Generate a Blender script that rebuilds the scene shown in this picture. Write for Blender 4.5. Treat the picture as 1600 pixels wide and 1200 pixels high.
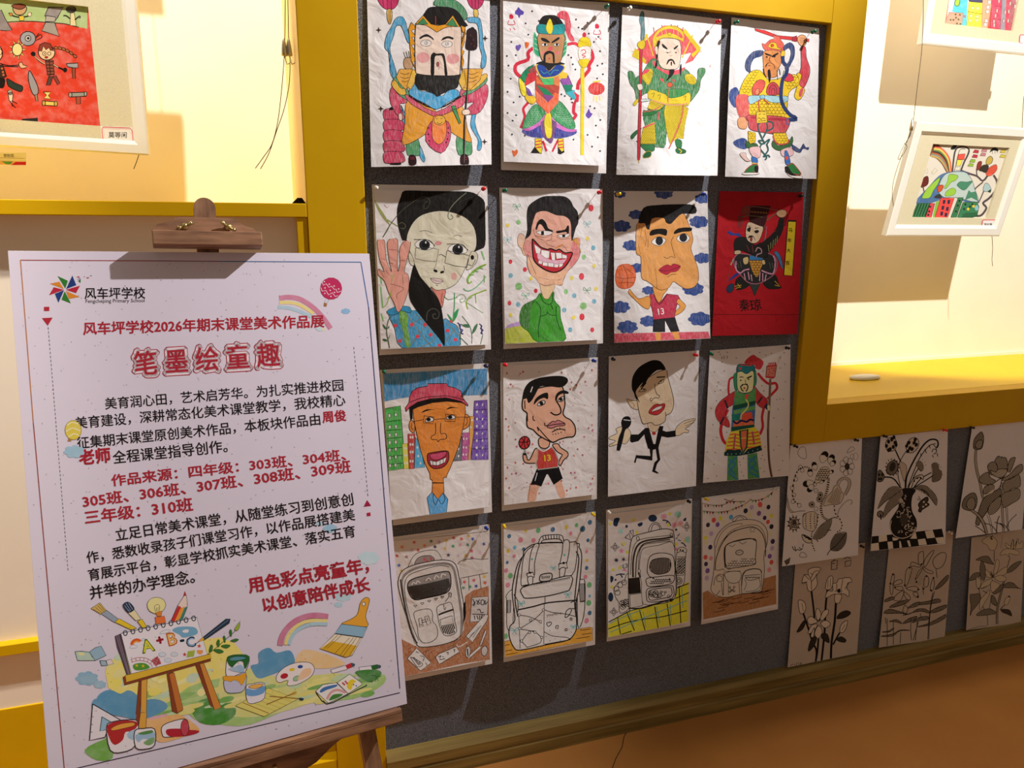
import bpy, bmesh, math, random
from mathutils import Vector, Matrix
from mathutils.geometry import tessellate_polygon
for o in list(bpy.data.objects): bpy.data.objects.remove(o)
S = bpy.context.scene; COL = S.collection; PI = math.pi
# ------------------------------------------------ camera, world, lights, exposure
H = 1.466; F = 1110.0; WY = 1.69; FY = 1.672; BY = 2.18          # eye height, focal px, felt plane, yellow front plane, niche back plane
RR = Vector((0.9535625, -0.3011679, 0.0040491)); RD = Vector((-0.0600152, -0.2031608, -0.9773044)); RF = Vector((0.2951553, 0.9316778, -0.2118012))
cam = bpy.data.cameras.new('camera'); camo = bpy.data.objects.new('camera', cam); COL.objects.link(camo)
cam.sensor_width = 36; cam.lens = 36*F/1600; cam.clip_start = .05
camo.matrix_world = Matrix(((RR.x, -RD.x, -RF.x, 0), (RR.y, -RD.y, -RF.y, 0), (RR.z, -RD.z, -RF.z, H), (0, 0, 0, 1)))
S.camera = camo
S.view_settings.view_transform = 'Standard'; S.view_settings.look = 'None'; S.view_settings.gamma = 1; S.view_settings.use_curve_mapping = False
S.view_settings.exposure = 0.0
w = bpy.data.worlds.new('world'); S.world = w; w.use_nodes = True
w.node_tree.nodes['Background'].inputs[0].default_value = (1, .80, .64, 1); w.node_tree.nodes['Background'].inputs[1].default_value = .23
def spot(name, loc, target, energy, color, angle, blend, size):
    l = bpy.data.lights.new(name, 'SPOT'); l.energy = energy; l.color = color; l.spot_size = math.radians(angle); l.spot_blend = blend; l.shadow_soft_size = size
    o = bpy.data.objects.new(name, l); COL.objects.link(o); o.location = loc
    o.rotation_euler = (Vector(target)-Vector(loc)).to_track_quat('-Z', 'Y').to_euler(); return o
spot('panel_spotlight', (2.15, .97, 3.37), (0, 1.69, 1.56), 505, (1, .965, .96), 63, 1, .022)
spot('left_niche_spotlight', (-.40, .55, 3.5), (-.33, 2.18, 2.12), 270, (1, .94, .82), 32, .3, .03)
spot('right_niche_spotlight', (1.15, -.7, 3.7), (2.45, 2.18, 1.66), 780, (1, .95, .86), 25, .25, .03)
spot('left_panel_spotlight', (-1.0, 1.05, 3.37), (-.8, 1.69, .9), 300, (1, .93, .84), 34, .8, .03)
def fill_light(name, loc, sx, sy, energy):                    # added area light under the niche ceiling, warm fill for the shadows
    l = bpy.data.lights.new(name, 'AREA'); l.shape = 'RECTANGLE'; l.size = sx; l.size_y = sy; l.energy = energy; l.color = (1, .86, .62)
    o = bpy.data.objects.new(name, l); COL.objects.link(o); o.location = loc; return o
fill_light('left_niche_fill', (-1.0, 1.93, 2.93), 1.9, .2, 15)
fill_light('right_niche_fill', (2.7, 1.93, 2.93), 2.0, .2, 14)
# ------------------------------------------------ unprojection of photo pixels on real planes
def ray(px, py): return (RR*(px-800)+RD*(py-600)+RF*F)
def U(px, py, y=WY): d = ray(px, py); p = d*(y/d.y); return Vector((p.x, p.y, p.z+H))
# ------------------------------------------------ materials
def srgb(c):
    if isinstance(c, str): c = tuple(int(c[i:i+2], 16) for i in (0, 2, 4))
    return tuple(((v/255)/12.92 if v/255 <= .04045 else ((v/255+.055)/1.055)**2.4) for v in c)
def newmat(name, rough=.6, spec=.3):
    m = bpy.data.materials.new(name); m.use_nodes = True; nt = m.node_tree; b = nt.nodes['Principled BSDF']
    b.inputs['Roughness'].default_value = rough; b.inputs['Specular IOR Level'].default_value = spec
    return m, nt, b
def N(nt, t, **kw):
    n = nt.nodes.new(t)
    for k, v in kw.items():
        if k[0] == '_': n.inputs[k[1:].replace('_', ' ')].default_value = v
        else: setattr(n, k, v)
    return n
def noisy(name, c1, c2, scale=(20, 20, 20), rough=.6, spec=.3, bump=0, bscale=None, detail=4, metal=0, bdist=.002, contrast=1.0):
    m, nt, b = newmat(name, rough, spec); b.inputs['Metallic'].default_value = metal
    tc = N(nt, 'ShaderNodeTexCoord'); mp = N(nt, 'ShaderNodeMapping', _Scale=scale); nt.links.new(tc.outputs['Object'], mp.inputs[0])
    ns = N(nt, 'ShaderNodeTexNoise', _Scale=1.0, _Detail=detail); nt.links.new(mp.outputs[0], ns.inputs['Vector'])
    cr = N(nt, 'ShaderNodeValToRGB'); cr.color_ramp.elements[0].position = .5-.25/contrast; cr.color_ramp.elements[1].position = .5+.25/contrast
    cr.color_ramp.elements[0].color = (*srgb(c1), 1); cr.color_ramp.elements[1].color = (*srgb(c2), 1)
    nt.links.new(ns.outputs[0], cr.inputs[0]); nt.links.new(cr.outputs[0], b.inputs['Base Color'])
    if bump:
        n2 = N(nt, 'ShaderNodeTexNoise', _Scale=1.0, _Detail=5.0); mp2 = N(nt, 'ShaderNodeMapping', _Scale=bscale or scale); nt.links.new(tc.outputs['Object'], mp2.inputs[0]); nt.links.new(mp2.outputs[0], n2.inputs['Vector'])
        bp = N(nt, 'ShaderNodeBump', _Strength=bump, _Distance=bdist); nt.links.new(n2.outputs[0], bp.inputs['Height']); nt.links.new(bp.outputs[0], b.inputs['Normal'])
    return m
M = {}
M['felt'] = noisy('grey_felt', '44454a', '888c96', (420, 420, 420), .95, .1, 1.0, (500, 500, 500), detail=3, bdist=.003, contrast=1.6)
fb_ = M['felt'].node_tree.nodes['Principled BSDF']; fb_.inputs['Sheen Weight'].default_value = .6; fb_.inputs['Sheen Roughness'].default_value = .35; fb_.inputs['Sheen Tint'].default_value = (.8, .9, 1, 1)
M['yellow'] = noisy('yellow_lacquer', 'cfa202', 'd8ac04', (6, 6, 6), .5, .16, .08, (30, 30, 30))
M['ledge'] = noisy('yellow_lacquer_brightened', 'e8c002', 'eec806', (6, 6, 6), .45, .3, .06, (30, 30, 30))  # same yellow lacquer brightened, the strong niche light put into its colour
M['cream'] = noisy('cream_paint', 'efe3cf', 'f4e9d6', (5, 5, 5), .6, .25, .1, (60, 60, 60), bdist=.001)
M['pale'] = noisy('pale_yellow_paint', 'efd382', 'f4dc92', (5, 5, 5), .5, .25)
M['white'] = noisy('white_lacquer', 'e6e4dc', 'eceae2', (5, 5, 5), .35, .4)
M['floor'] = noisy('brown_floor', 'b87a3c', 'cc8e4a', (3, 3, 3), .42, .35, .15, (14, 14, 14), detail=6)
M['wood'] = noisy('easel_wood', '6d4c38', 'a87c5c', (5, 60, 60), .55, .3, .3, (5, 60, 60), detail=6, contrast=1.5)
M['wood_v'] = noisy('easel_wood_upright', '6b4c38', 'a07858', (60, 60, 5), .55, .3, .3, (60, 60, 5), detail=6, contrast=1.5)
M['base'] = noisy('baseboard_wood', '75602f', '9c8448', (3, 60, 60), .5, .3, .3, (3, 60, 60), detail=5, contrast=1.4)
M['mat'] = noisy('linen_mat_board', 'cfc7a8', 'dcd4b8', (400, 400, 400), .9, .1, .5, (500, 500, 500), bdist=.0006)
M['metal'] = noisy('nickel', 'b0aca0', 'cfcabc', (50, 50, 50), .3, .5, metal=1)
M['brass'] = noisy('brass', 'a89a68', 'd8cc98', (50, 50, 50), .3, .5, metal=1)
M['wire'] = noisy('thin_wire', '1c1a14', '2a261c', (50, 50, 50), .5, .3)
M['dark'] = noisy('dark_void', '1c1812', '28221a', (50, 50, 50), .9, .1)
M['board'] = noisy('foam_board_edge', 'd6d0cc', 'e2dcd8', (30, 30, 30), .7, .2)
M['glass'] = None
PINC = {'white': 'f0ece0', 'red': 'e01a2c', 'green': '0e6a4c', 'yellow': 'f2cf10', 'blue': '1c3a9a', 'black': '14161c', 'navy': '1a2350'}
for k, c in PINC.items(): M['pin_'+k] = noisy('pin_plastic_'+k, c, c, (5, 5, 5), .25, .5)
def paper(name, attr, crumple=.35, base=('f1efef', 'e9e6e6'), streak=.75):
    m, nt, b = newmat(name, .75, .2)
    tc = N(nt, 'ShaderNodeTexCoord')
    if attr:
        at = N(nt, 'ShaderNodeVertexColor', layer_name='Ink')
        mp = N(nt, 'ShaderNodeMapping', _Scale=(420, 420, 60) if streak > .4 else (60, 60, 60), _Rotation=(0, .5, 0)); nt.links.new(tc.outputs['Object'], mp.inputs[0])
        ns = N(nt, 'ShaderNodeTexNoise', _Scale=1.0, _Detail=3.0); nt.links.new(mp.outputs[0], ns.inputs['Vector'])
        r = N(nt, 'ShaderNodeMapRange', _From_Min=.42, _From_Max=.75, _To_Max=streak); nt.links.new(ns.outputs[0], r.inputs[0])
        inv = N(nt, 'ShaderNodeMath', operation='SUBTRACT'); inv.inputs[0].default_value = 1; nt.links.new(at.outputs['Alpha'], inv.inputs[1])
        mu = N(nt, 'ShaderNodeMath', operation='MULTIPLY'); nt.links.new(inv.outputs[0], mu.inputs[0]); nt.links.new(r.outputs[0], mu.inputs[1])
        mx = N(nt, 'ShaderNodeMix', data_type='RGBA'); nt.links.new(mu.outputs[0], mx.inputs[0]); nt.links.new(at.outputs['Color'], mx.inputs[6]); mx.inputs[7].default_value = (.86, .85, .85, 1)
        nt.links.new(mx.outputs[2], b.inputs['Base Color'])
    else:
        ns = N(nt, 'ShaderNodeTexNoise', _Scale=18.0, _Detail=4.0); nt.links.new(tc.outputs['Object'], ns.inputs['Vector'])
        cr = N(nt, 'ShaderNodeValToRGB'); cr.color_ramp.elements[0].color = (*srgb(base[0]), 1); cr.color_ramp.elements[1].color = (*srgb(base[1]), 1)
        nt.links.new(ns.outputs[0], cr.inputs[0]); nt.links.new(cr.outputs[0], b.inputs['Base Color'])
    n2 = N(nt, 'ShaderNodeTexNoise', _Scale=16.0, _Detail=3.0, _Distortion=.8); nt.links.new(tc.outputs['Object'], n2.inputs['Vector'])
    bp = N(nt, 'ShaderNodeBump', _Strength=crumple, _Distance=.012); nt.links.new(n2.outputs[0], bp.inputs['Height']); nt.links.new(bp.outputs[0], b.inputs['Normal'])
    return m
M['paper'] = paper('drawing_paper', False); M['ink'] = paper('ink_on_paper', True)
M['paper_flat'] = paper('mounting_paper', False, .12, ('eeebe9', 'e6e2df'))
M['paper_warm'] = paper('aged_paper', False, .4, ('cfc2b2', 'c4b6a6')); M['red_paper'] = paper('red_paper', False, .3, ('c01824', 'a81420'))
M['poster'] = paper('printed_poster', False, .0, ('dfd7e6', 'dbd3e2')); M['print'] = paper('poster_ink', True, .0, streak=.35)
# ------------------------------------------------ mesh helpers
def obj(name, bm_or_me, mat, parent=None, smooth=False):
    if isinstance(bm_or_me, bmesh.types.BMesh):
        me = bpy.data.meshes.new(name); bmesh.ops.recalc_face_normals(bm_or_me, faces=bm_or_me.faces); bm_or_me.to_mesh(me); bm_or_me.free()
    else: me = bm_or_me
    o = bpy.data.objects.new(name, me); COL.objects.link(o)
    if mat is not None: me.materials.append(mat)
    if smooth: me.polygons.foreach_set('use_smooth', [True]*len(me.polygons))
    if parent is not None:
        o.parent = parent; o.matrix_parent_inverse = parent.matrix_world.inverted()
    return o
def tag(o, label, cat, group=None):
    o['label'] = label; o['category'] = cat
    if group: o['group'] = group
    return o
def thing(name, label, cat, loc, group=None):
    o = bpy.data.objects.new(name, None); COL.objects.link(o); o.location = loc; o.empty_display_size = .05
    o.matrix_world = Matrix.Translation(loc); return tag(o, label, cat, group)
def st(o): o['kind'] = 'structure'; return o
def box(bm, a, b, bev=0):
    vs = [bm.verts.new((x, y, z)) for x in (a[0], b[0]) for y in (a[1], b[1]) for z in (a[2], b[2])]
    fs = [bm.faces.new([vs[i] for i in q]) for q in ((0, 1, 3, 2), (4, 6, 7, 5), (0, 4, 5, 1), (2, 3, 7, 6), (0, 2, 6, 4), (1, 5, 7, 3))]
    if bev:
        es = list({e for f in fs for e in f.edges}); bmesh.ops.bevel(bm, geom=es, offset=bev, segments=2, affect='EDGES', profile=.5)
    return bm
def B(a, b, bev=0): return box(bmesh.new(), a, b, bev)
def prism(pts, fr, t0, t1):                                   # outline in a frame fr(u, v, n) extruded from n=t0 to t1
    bm = bmesh.new(); A = [bm.verts.new(fr(u, v, t0)) for u, v in pts]; Z = [bm.verts.new(fr(u, v, t1)) for u, v in pts]
    bm.faces.new(A); bm.faces.new(Z[::-1]); n = len(pts)
    for i in range(n): bm.faces.new((A[i], A[(i+1) % n], Z[(i+1) % n], Z[i]))
    return bm
def tube(bm, pts, r, seg=6):
    pts = [Vector(p) for p in pts]; rings = []
    for i, p in enumerate(pts):
        d = (pts[min(i+1, len(pts)-1)]-pts[max(i-1, 0)]).normalized(); a = d.orthogonal().normalized(); b = d.cross(a)
        if rings:
            a = (pa-d*pa.dot(d)).normalized(); b = d.cross(a)
        pa = a; rr = r[i] if isinstance(r, (list, tuple)) else r
        rings.append([bm.verts.new(p+(a*math.cos(2*PI*k/seg)+b*math.sin(2*PI*k/seg))*rr) for k in range(seg)])
    for A, Z in zip(rings, rings[1:]):
        for k in range(seg): bm.faces.new((A[k], A[(k+1) % seg], Z[(k+1) % seg], Z[k]))
    bm.faces.new(rings[0][::-1]); bm.faces.new(rings[-1]); return bm
def crom(pts, closed, sub=4):
    n = len(pts)
    if n < 3: return pts
    out = []
    for i in range(n if closed else n-1):
        p0 = pts[(i-1) % n] if closed or i > 0 else pts[0]; p1 = pts[i]; p2 = pts[(i+1) % n]; p3 = pts[(i+2) % n] if closed or i < n-2 else pts[-1]
        for k in range(sub):
            t = k/sub; out.append(tuple(.5*(2*b+(c-a)*t+(2*a-5*b+4*c-d)*t*t+(3*b-a-3*c+d)*t**3) for a, b, c, d in zip(p0, p1, p2, p3)))
    if not closed: out.append(tuple(pts[-1]))
    return out
# ------------------------------------------------ text outlines (bundled fonts, falling back to CJK glyphs)
_tc = {}
def glyphs(s, bold=0.0):
    k = (s, bold)
    if k in _tc: return _tc[k]
    c = bpy.data.curves.new('t', 'FONT'); c.body = s; c.size = 1; c.resolution_u = 2; c.fill_mode = 'FRONT'
    o = bpy.data.objects.new('t', c); COL.objects.link(o); dg = bpy.context.evaluated_depsgraph_get()
    me = bpy.data.meshes.new_from_object(o.evaluated_get(dg))
    vs = [(v.co.x, v.co.y) for v in me.vertices]; fs = [tuple(p.vertices) for p in me.polygons]; sv, sf = [], []
    if bold:                                                  # thicken: a rounded stroke along every outline edge
        cnt = {}
        for f in fs:
            for i in range(len(f)): e = (f[i-1], f[i]); k2 = tuple(sorted(e)); cnt[k2] = cnt.get(k2, 0)+1
        used = set()
        for (i, j), n in cnt.items():
            if n > 1: continue
            (x0, y0), (x1, y1) = vs[i], vs[j]; dx, dy = x1-x0, y1-y0; l = math.hypot(dx, dy)
            if l < 1e-5: continue
            dx, dy = dx/l*bold, dy/l*bold; b = len(sv); h = .6
            sv += [(x0-dy-dx*h*.0, y0+dx), (x0-dx, y0-dy), (x0+dy, y0-dx), (x1+dy, y1-dx), (x1+dx, y1+dy), (x1-dy, y1+dx)]; sf.append((b, b+1, b+2, b+3, b+4, b+5))
    r = (vs, fs, sv, sf)
    bpy.data.objects.remove(o); bpy.data.curves.remove(c); bpy.data.meshes.remove(me)
    _tc[k] = r; return r
# ------------------------------------------------ drawings: layers of flat ink shapes traced in crop coordinates
def nums(s):
    if isinstance(s, str): v = [float(t) for t in s.replace(',', ' ').split()]; return list(zip(v[::2], v[1::2]))
    return list(s)
def inside(p, poly):
    x, y = p; c = False; n = len(poly)
    for i in range(n):
        (x1, y1), (x2, y2) = poly[i], poly[i-1]
        if (y1 > y) != (y2 > y) and x < (x2-x1)*(y-y1)/(y2-y1)+x1: c = not c
    return c
K = '16120f'
class Art:
    def __init__(s, ox, oy, sc, gain=None): s.gain = gain; s.ox, s.oy, s.sc = ox, oy, sc; s.sh = []; s.rg = random.Random(int(ox*7+oy))
    def px(s, p): return (s.ox+p[0]/s.sc, s.oy+p[1]/s.sc)
    def add(s, vs, fs, col, a=1.0):
        c = srgb(col)
        if s.gain and sum(c) > .24: c = tuple(min(v*g, l) for v, g, l in zip(c, s.gain, (.84, .83, .82)))
        s.sh.append(([s.px(v) for v in vs], fs, c+(a,)))
    def P(s, col, pts, sm=1, ol=None, w=3, a=1.0):            # filled shape, smoothed, with an optional outline colour
        p = nums(pts)
        if sm: p = crom(p, True, 3)
        if col is not None:
            tri = tessellate_polygon([[Vector((x, y, 0)) for x, y in p]]); s.add(p, tri, col, a)
        if ol is not None: s.L(p+[p[0]], w, ol, 0)
        return p
    def L(s, pts, w=3, col=K, sm=1, a=1.0, taper=0):
        if s.gain and w < 7: w *= 1.5
        p = nums(pts)
        if sm: p = crom(p, False, 3)
        q = [p[0]]
        for t in p[1:]:
            if abs(t[0]-q[-1][0])+abs(t[1]-q[-1][1]) > .4: q.append(t)
        if len(q) < 2: return
        vs = []; n = len(q)
        for i, (x, y) in enumerate(q):
            x0, y0 = q[max(i-1, 0)]; x1, y1 = q[min(i+1, n-1)]; dx, dy = x1-x0, y1-y0; l = math.hypot(dx, dy) or 1; h = w/2
            if taper: h *= max(.15, 1-(i/(n-1))*taper)
            vs += [(x-dy/l*h, y+dx/l*h), (x+dy/l*h, y-dx/l*h)]
        s.add(vs, [(2*i, 2*i+1, 2*i+3, 2*i+2) for i in range(n-1)], col, a)
    def LL(s, txt, w=3, col=K, sm=1, a=1.0):                  # several strokes split by '/'
        for t in txt.split('/'): s.L(t, w, col, sm, a)
    def E(s, col, cx, cy, rx, ry=None, rot=0, ol=None, w=2.5, a=1.0, n=14):
        ry = rx if ry is None else ry; c, d = math.cos(rot), math.sin(rot)
        p = [(cx+rx*math.cos(t)*c-ry*math.sin(t)*d, cy+rx*math.cos(t)*d+ry*math.sin(t)*c) for t in (2*PI*k/n for k in range(n))]
        return s.P(col, p, 0, ol, w, a)
    def dots(s, col, txt, r, ry=None, rot=0, j=.0, a=1.0):
        for x, y in nums(txt):
            k = 1+s.rg.uniform(-j, j); s.E(col, x, y, r*k, (ry or r)*k, rot, n=10, a=a)
    def star(s, col, cx, cy, r, n=5, inner=.42, rot=-PI/2, a=1.0, ol=None, w=2):
        p = [(cx+r*(1 if k % 2 == 0 else inner)*math.cos(rot+PI*k/n), cy+r*(1 if k % 2 == 0 else inner)*math.sin(rot+PI*k/n)) for k in range(2*n)]
        s.P(col, p, 0, ol, w, a)
    def scales(s, poly, st=16, w=2, col=K, sz=None):          # small u-shaped scale marks inside a polygon
        p = nums(poly); xs = [q[0] for q in p]; ys = [q[1] for q in p]; y = min(ys); k = 0; sz = sz or st*.5
        while y < max(ys):
            x = min(xs)+(st/2 if k % 2 else 0)
            while x < max(xs):
                if inside((x, y), p): s.L([(x-sz, y-sz*.4), (x-sz*.5, y+sz*.5), (x+sz*.5, y+sz*.5), (x+sz, y-sz*.4)], w, col, 0)
                x += st
            y += st*.8; k += 1
    def hatch(s, poly, ang, st=8, w=1.5, col=K, a=1.0, jit=0):
        p = nums(poly); c, d = math.cos(ang), math.sin(ang); q = [(x*c+y*d, -x*d+y*c) for x, y in p]; ys = [t[1] for t in q]; y = min(ys)+st/2
        while y < max(ys):
            xs = []
            for i in range(len(q)):
                (x1, y1), (x2, y2) = q[i], q[i-1]
                if (y1 > y) != (y2 > y): xs.append((x2-x1)*(y-y1)/(y2-y1)+x1)
            xs.sort()
            for x1, x2 in zip(xs[::2], xs[1::2]):
                j1, j2 = s.rg.uniform(-jit, jit), s.rg.uniform(-jit, jit)
                s.L([(x1*c-(y+j1)*d, x1*d+(y+j1)*c), (x2*c-(y+j2)*d, x2*d+(y+j2)*c)], w, col, 0, a)
            y += st
    def T(s, txt, x0, y0, x1, y1, col=K, bold=0.0, hk=1.0, a=1.0):  # text from baseline start to baseline end
        vs, fs, sv, sf = glyphs(txt, bold); W = max(v[0] for v in vs) or 1; dx, dy = (x1-x0)/W, (y1-y0)/W
        for A, B_ in ((vs, fs), (sv, sf)):
            if A: s.add([(x0+v[0]*dx+v[1]*dy*hk, y0+v[0]*dy-v[1]*dx*hk) for v in A], B_, col, a)
    def cloud(s, col, cx, cy, r, a=1.0, ol=None):
        ph = cx*.37; p = []
        for k in range(42):
            t = 2*PI*k/42; q = .84+.26*abs(math.sin(3.5*t+ph))**.7; p.append((cx+r*q*math.cos(t), cy+r*.62*q*math.sin(t)))
        s.P(col, p, 0, ol, 2, a)
    def bow(s, col, x, y, r):
        for k in (-1, 1):
            s.L([(x, y), (x+k*r*.9, y-r*.8), (x+k*r, y), (x, y)], 3, col); s.L([(x, y), (x+k*r*.3, y+r*.6), (x+k*r*.6, y+r)], 3, col)
STEP = 1.2e-5
def layers(sh):
    cell = {}; out = []
    for vs, fs, c in sh:
        xs = [v[0] for v in vs]; ys = [v[1] for v in vs]; b = (min(xs), min(ys), max(xs), max(ys))
        L = 1+max((l for (q, l) in out if not (q[2] <= b[0] or q[0] >= b[2] or q[3] <= b[1] or q[1] >= b[3])), default=0)
        out.append((b, L))
    return [l for _, l in out]
def set_ink(me, cols, idx):
    at = me.color_attributes.new('Ink', 'FLOAT_COLOR', 'CORNER'); data = []
    for p in me.polygons: data += list(cols[idx[p.index]])*p.loop_total
    at.data.foreach_set('color', data)
def make_ink_flat(name, art, place, parent, mat, clip=()):             # art on a flat board: place(px, py, lift) -> world point
    V, Fc, cols, idx = [], [], [], []
    for (vs, fs, c), l in zip(art.sh, layers(art.sh)):
        b = len(V); V += [place(x, y, 2e-4+l*STEP) for x, y in vs]; cols.append(c)
        for f in fs: Fc.append(tuple(b+i for i in f)); idx.append(len(cols)-1)
    me = bpy.data.meshes.new(name); me.from_pydata(V, [], Fc); me.update()
    if clip:
        me.polygons.foreach_set('material_index', idx); bb = bmesh.new(); bb.from_mesh(me)
        for co, no in clip: bmesh.ops.bisect_plane(bb, geom=bb.verts[:]+bb.edges[:]+bb.faces[:], plane_co=co, plane_no=no, dist=1e-6, clear_outer=True)
        bb.to_mesh(me); bb.free(); idx = [p.material_index for p in me.polygons]; me.polygons.foreach_set('material_index', [0]*len(idx))
    set_ink(me, cols, idx)
    return obj(name, me, mat, parent)
class Sheet:                                                  # a sheet of paper pinned at the top, curling off the wall below
    def __init__(s, q, y0, h, nu=8, nv=12, pw=2.2, wave=0, ph=0, mid=0, tl=0, br=0):
        s.q = q; s.nu, s.nv = nu, nv; s.nodes = []
        for j in range(nv+1):
            v = j/nv
            for i in range(nu+1):
                u = i/nu; off = h*v**pw+wave*math.sin(PI*2*u*1.3+ph)*math.sin(PI*v)+mid*math.sin(PI*u)*v**2+br*u*u*v**4+tl*(1-u)**3*v**3
                px = tuple(q[0][k]*(1-u)*(1-v)+q[1][k]*u*(1-v)+q[2][k]*u*v+q[3][k]*(1-u)*v for k in (0, 1))
                s.nodes.append(U(px[0], px[1], WY-y0-max(off, 0)))
        s.nrm = []
        for j in range(nv+1):
            for i in range(nu+1):
                a = s.n(min(i+1, nu), j)-s.n(max(i-1, 0), j); b = s.n(i, min(j+1, nv))-s.n(i, max(j-1, 0)); s.nrm.append(b.cross(a).normalized() if b.cross(a).y < 0 else a.cross(b).normalized())
    def n(s, i, j): return s.nodes[j*(s.nu+1)+i]
    def uv(s, px, py):
        (x0, y0), (x1, y1), (x2, y2), (x3, y3) = s.q; u = v = .5
        for _ in range(6):
            fx = x0*(1-u)*(1-v)+x1*u*(1-v)+x2*u*v+x3*(1-u)*v-px; fy = y0*(1-u)*(1-v)+y1*u*(1-v)+y2*u*v+y3*(1-u)*v-py
            a = (x1-x0)*(1-v)+(x2-x3)*v; b = (x3-x0)*(1-u)+(x2-x1)*u; c = (y1-y0)*(1-v)+(y2-y3)*v; d = (y3-y0)*(1-u)+(y2-y1)*u; D = a*d-b*c
            u -= (fx*d-b*fy)/D; v -= (a*fy-c*fx)/D
        return u, v
    def at(s, u, v, lift=0):
        x = min(max(u*s.nu, 0), s.nu-1e-6); y = min(max(v*s.nv, 0), s.nv-1e-6); i, j = int(x), int(y); a, b = x-i, y-j; k = s.nu+1; q = j*k+i
        if a+b <= 1: f = lambda A: A[q]*(1-a-b)+A[q+1]*a+A[q+k]*b
        else: f = lambda A: A[q+k+1]*(a+b-1)+A[q+1]*(1-b)+A[q+k]*(1-a)
        nn = f(s.nrm).normalized(); return f(s.nodes)+nn*lift, nn
    def mesh(s, name, mat, parent, back=.0004):
        k = s.nu+1; V = list(s.nodes); Fc = [t for j in range(s.nv) for i in range(s.nu) for t in ((j*k+i, (j+1)*k+i, j*k+i+1), ((j+1)*k+i, (j+1)*k+i+1, j*k+i+1))]
        n0 = len(V); V += [p-m*back for p, m in zip(s.nodes, s.nrm)]; Fc += [tuple(n0+t for t in f[::-1]) for f in Fc]
        rim = [i for i in range(k)]+[j*k+s.nu for j in range(1, s.nv+1)]+[s.nv*k+i for i in range(s.nu-1, -1, -1)]+[j*k for j in range(s.nv-1, 0, -1)]
        Fc += [(rim[t], rim[(t+1) % len(rim)], n0+rim[(t+1) % len(rim)], n0+rim[t]) for t in range(len(rim))]
        me = bpy.data.meshes.new(name); me.from_pydata(V, [], Fc); me.update(); o = obj(name, me, mat, parent)
        me.polygons.foreach_set('use_smooth', [p.index < 4*s.nu*s.nv for p in me.polygons]); me.set_sharp_from_angle(angle=1.0); return o
    def ink(s, name, art, parent):
        bm = bmesh.new(); cols = []
        for (vs, fs, c), l in zip(art.sh, layers(art.sh)):
            cols.append(c); bv = []
            for x, y in vs: u, v = s.uv(x, y); bv.append(bm.verts.new((min(max(u, .002), .998), min(max(v, .002), .998), l)))
            for f in fs:
                try: g = bm.faces.new([bv[i] for i in f]); g.material_index = len(cols)-1
                except ValueError: pass
        for i in range(1, s.nu): bmesh.ops.bisect_plane(bm, geom=bm.verts[:]+bm.edges[:]+bm.faces[:], plane_co=(i/s.nu, 0, 0), plane_no=(1, 0, 0), dist=1e-7)
        for j in range(1, s.nv): bmesh.ops.bisect_plane(bm, geom=bm.verts[:]+bm.edges[:]+bm.faces[:], plane_co=(0, j/s.nv, 0), plane_no=(0, 1, 0), dist=1e-7)
        for d in range(1, s.nu+s.nv): bmesh.ops.bisect_plane(bm, geom=bm.verts[:]+bm.edges[:]+bm.faces[:], plane_co=(d/s.nu, 0, 0), plane_no=(s.nu, s.nv, 0), dist=1e-7)
        V, NN = [], []
        for i, v in enumerate(bm.verts): v.index = i; p, nn = s.at(v.co.x, v.co.y, 1.5e-4+v.co.z*STEP); V.append(p); NN.append(nn)
        Fc = []; idx = []
        for f in bm.faces: Fc.append([v.index for v in f.verts]); idx.append(f.material_index)
        bm.free(); me = bpy.data.meshes.new(name); me.from_pydata(V, [], Fc)
        me.polygons.foreach_set('use_smooth', [True]*len(me.polygons)); me.update()
        # wind every face towards the room so that its normal agrees with the sheet's
        bb = bmesh.new(); bb.from_mesh(me); bb.faces.ensure_lookup_table()
        for f in bb.faces:
            if f.normal.y > 0: f.normal_flip()
        bb.to_mesh(me); bb.free()
        me.normals_split_custom_set_from_vertices(NN); set_ink(me, cols, idx); return obj(name, me, M['ink'], parent)
# ================================================ the setting
X0, X1, X2 = .0545, .181, 1.4035; XN = 1.5123; XR = 4.6; ZT = 3.0; ZL = H+.055; ZR = H-.5027; ZB = H-.619; ZP = H+.532; ZI = H+1.35
ZI = 2.95
st(obj('floor', B((-2.6, -2.6, -.05), (XR, WY, 0)), M['floor']))
bm = bmesh.new()                                              # hairline crack in the floor
def fl_(px, py): d = ray(px, py); k = -H/d.z; return Vector((d.x*k, d.y*k, .0006))
tube(bm, [fl_(*p) for p in ((983, 1136), (975, 1152), (972, 1168), (962, 1186), (957, 1200), (950, 1225))], .0011, 4)
st(obj('trim_1', bm, M['dark']))
bm = B((X1-.01, WY, 0), (X2+.02, WY+.03, ZP+.1)); box(bm, (X2+.0201, WY, 0), (XR, WY+.03, ZB+.05)); st(obj('wall_back', bm, M['felt']))
# yellow lacquered framework standing proud of the felt
def beam(name, a, b): return st(obj(name, B(a, b, .0015), M['yellow']))
beam('trim_2', (X0, FY, 0), (X1, WY+.04, ZT))
beam('trim_3', (X1, FY, ZP), (X2, WY+.04, ZT))
beam('trim_4', (X2, FY, ZB), (XN, WY+.04, ZT))
beam('trim_5', (XN, FY, ZB), (XR, WY+.04, ZR))
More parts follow.
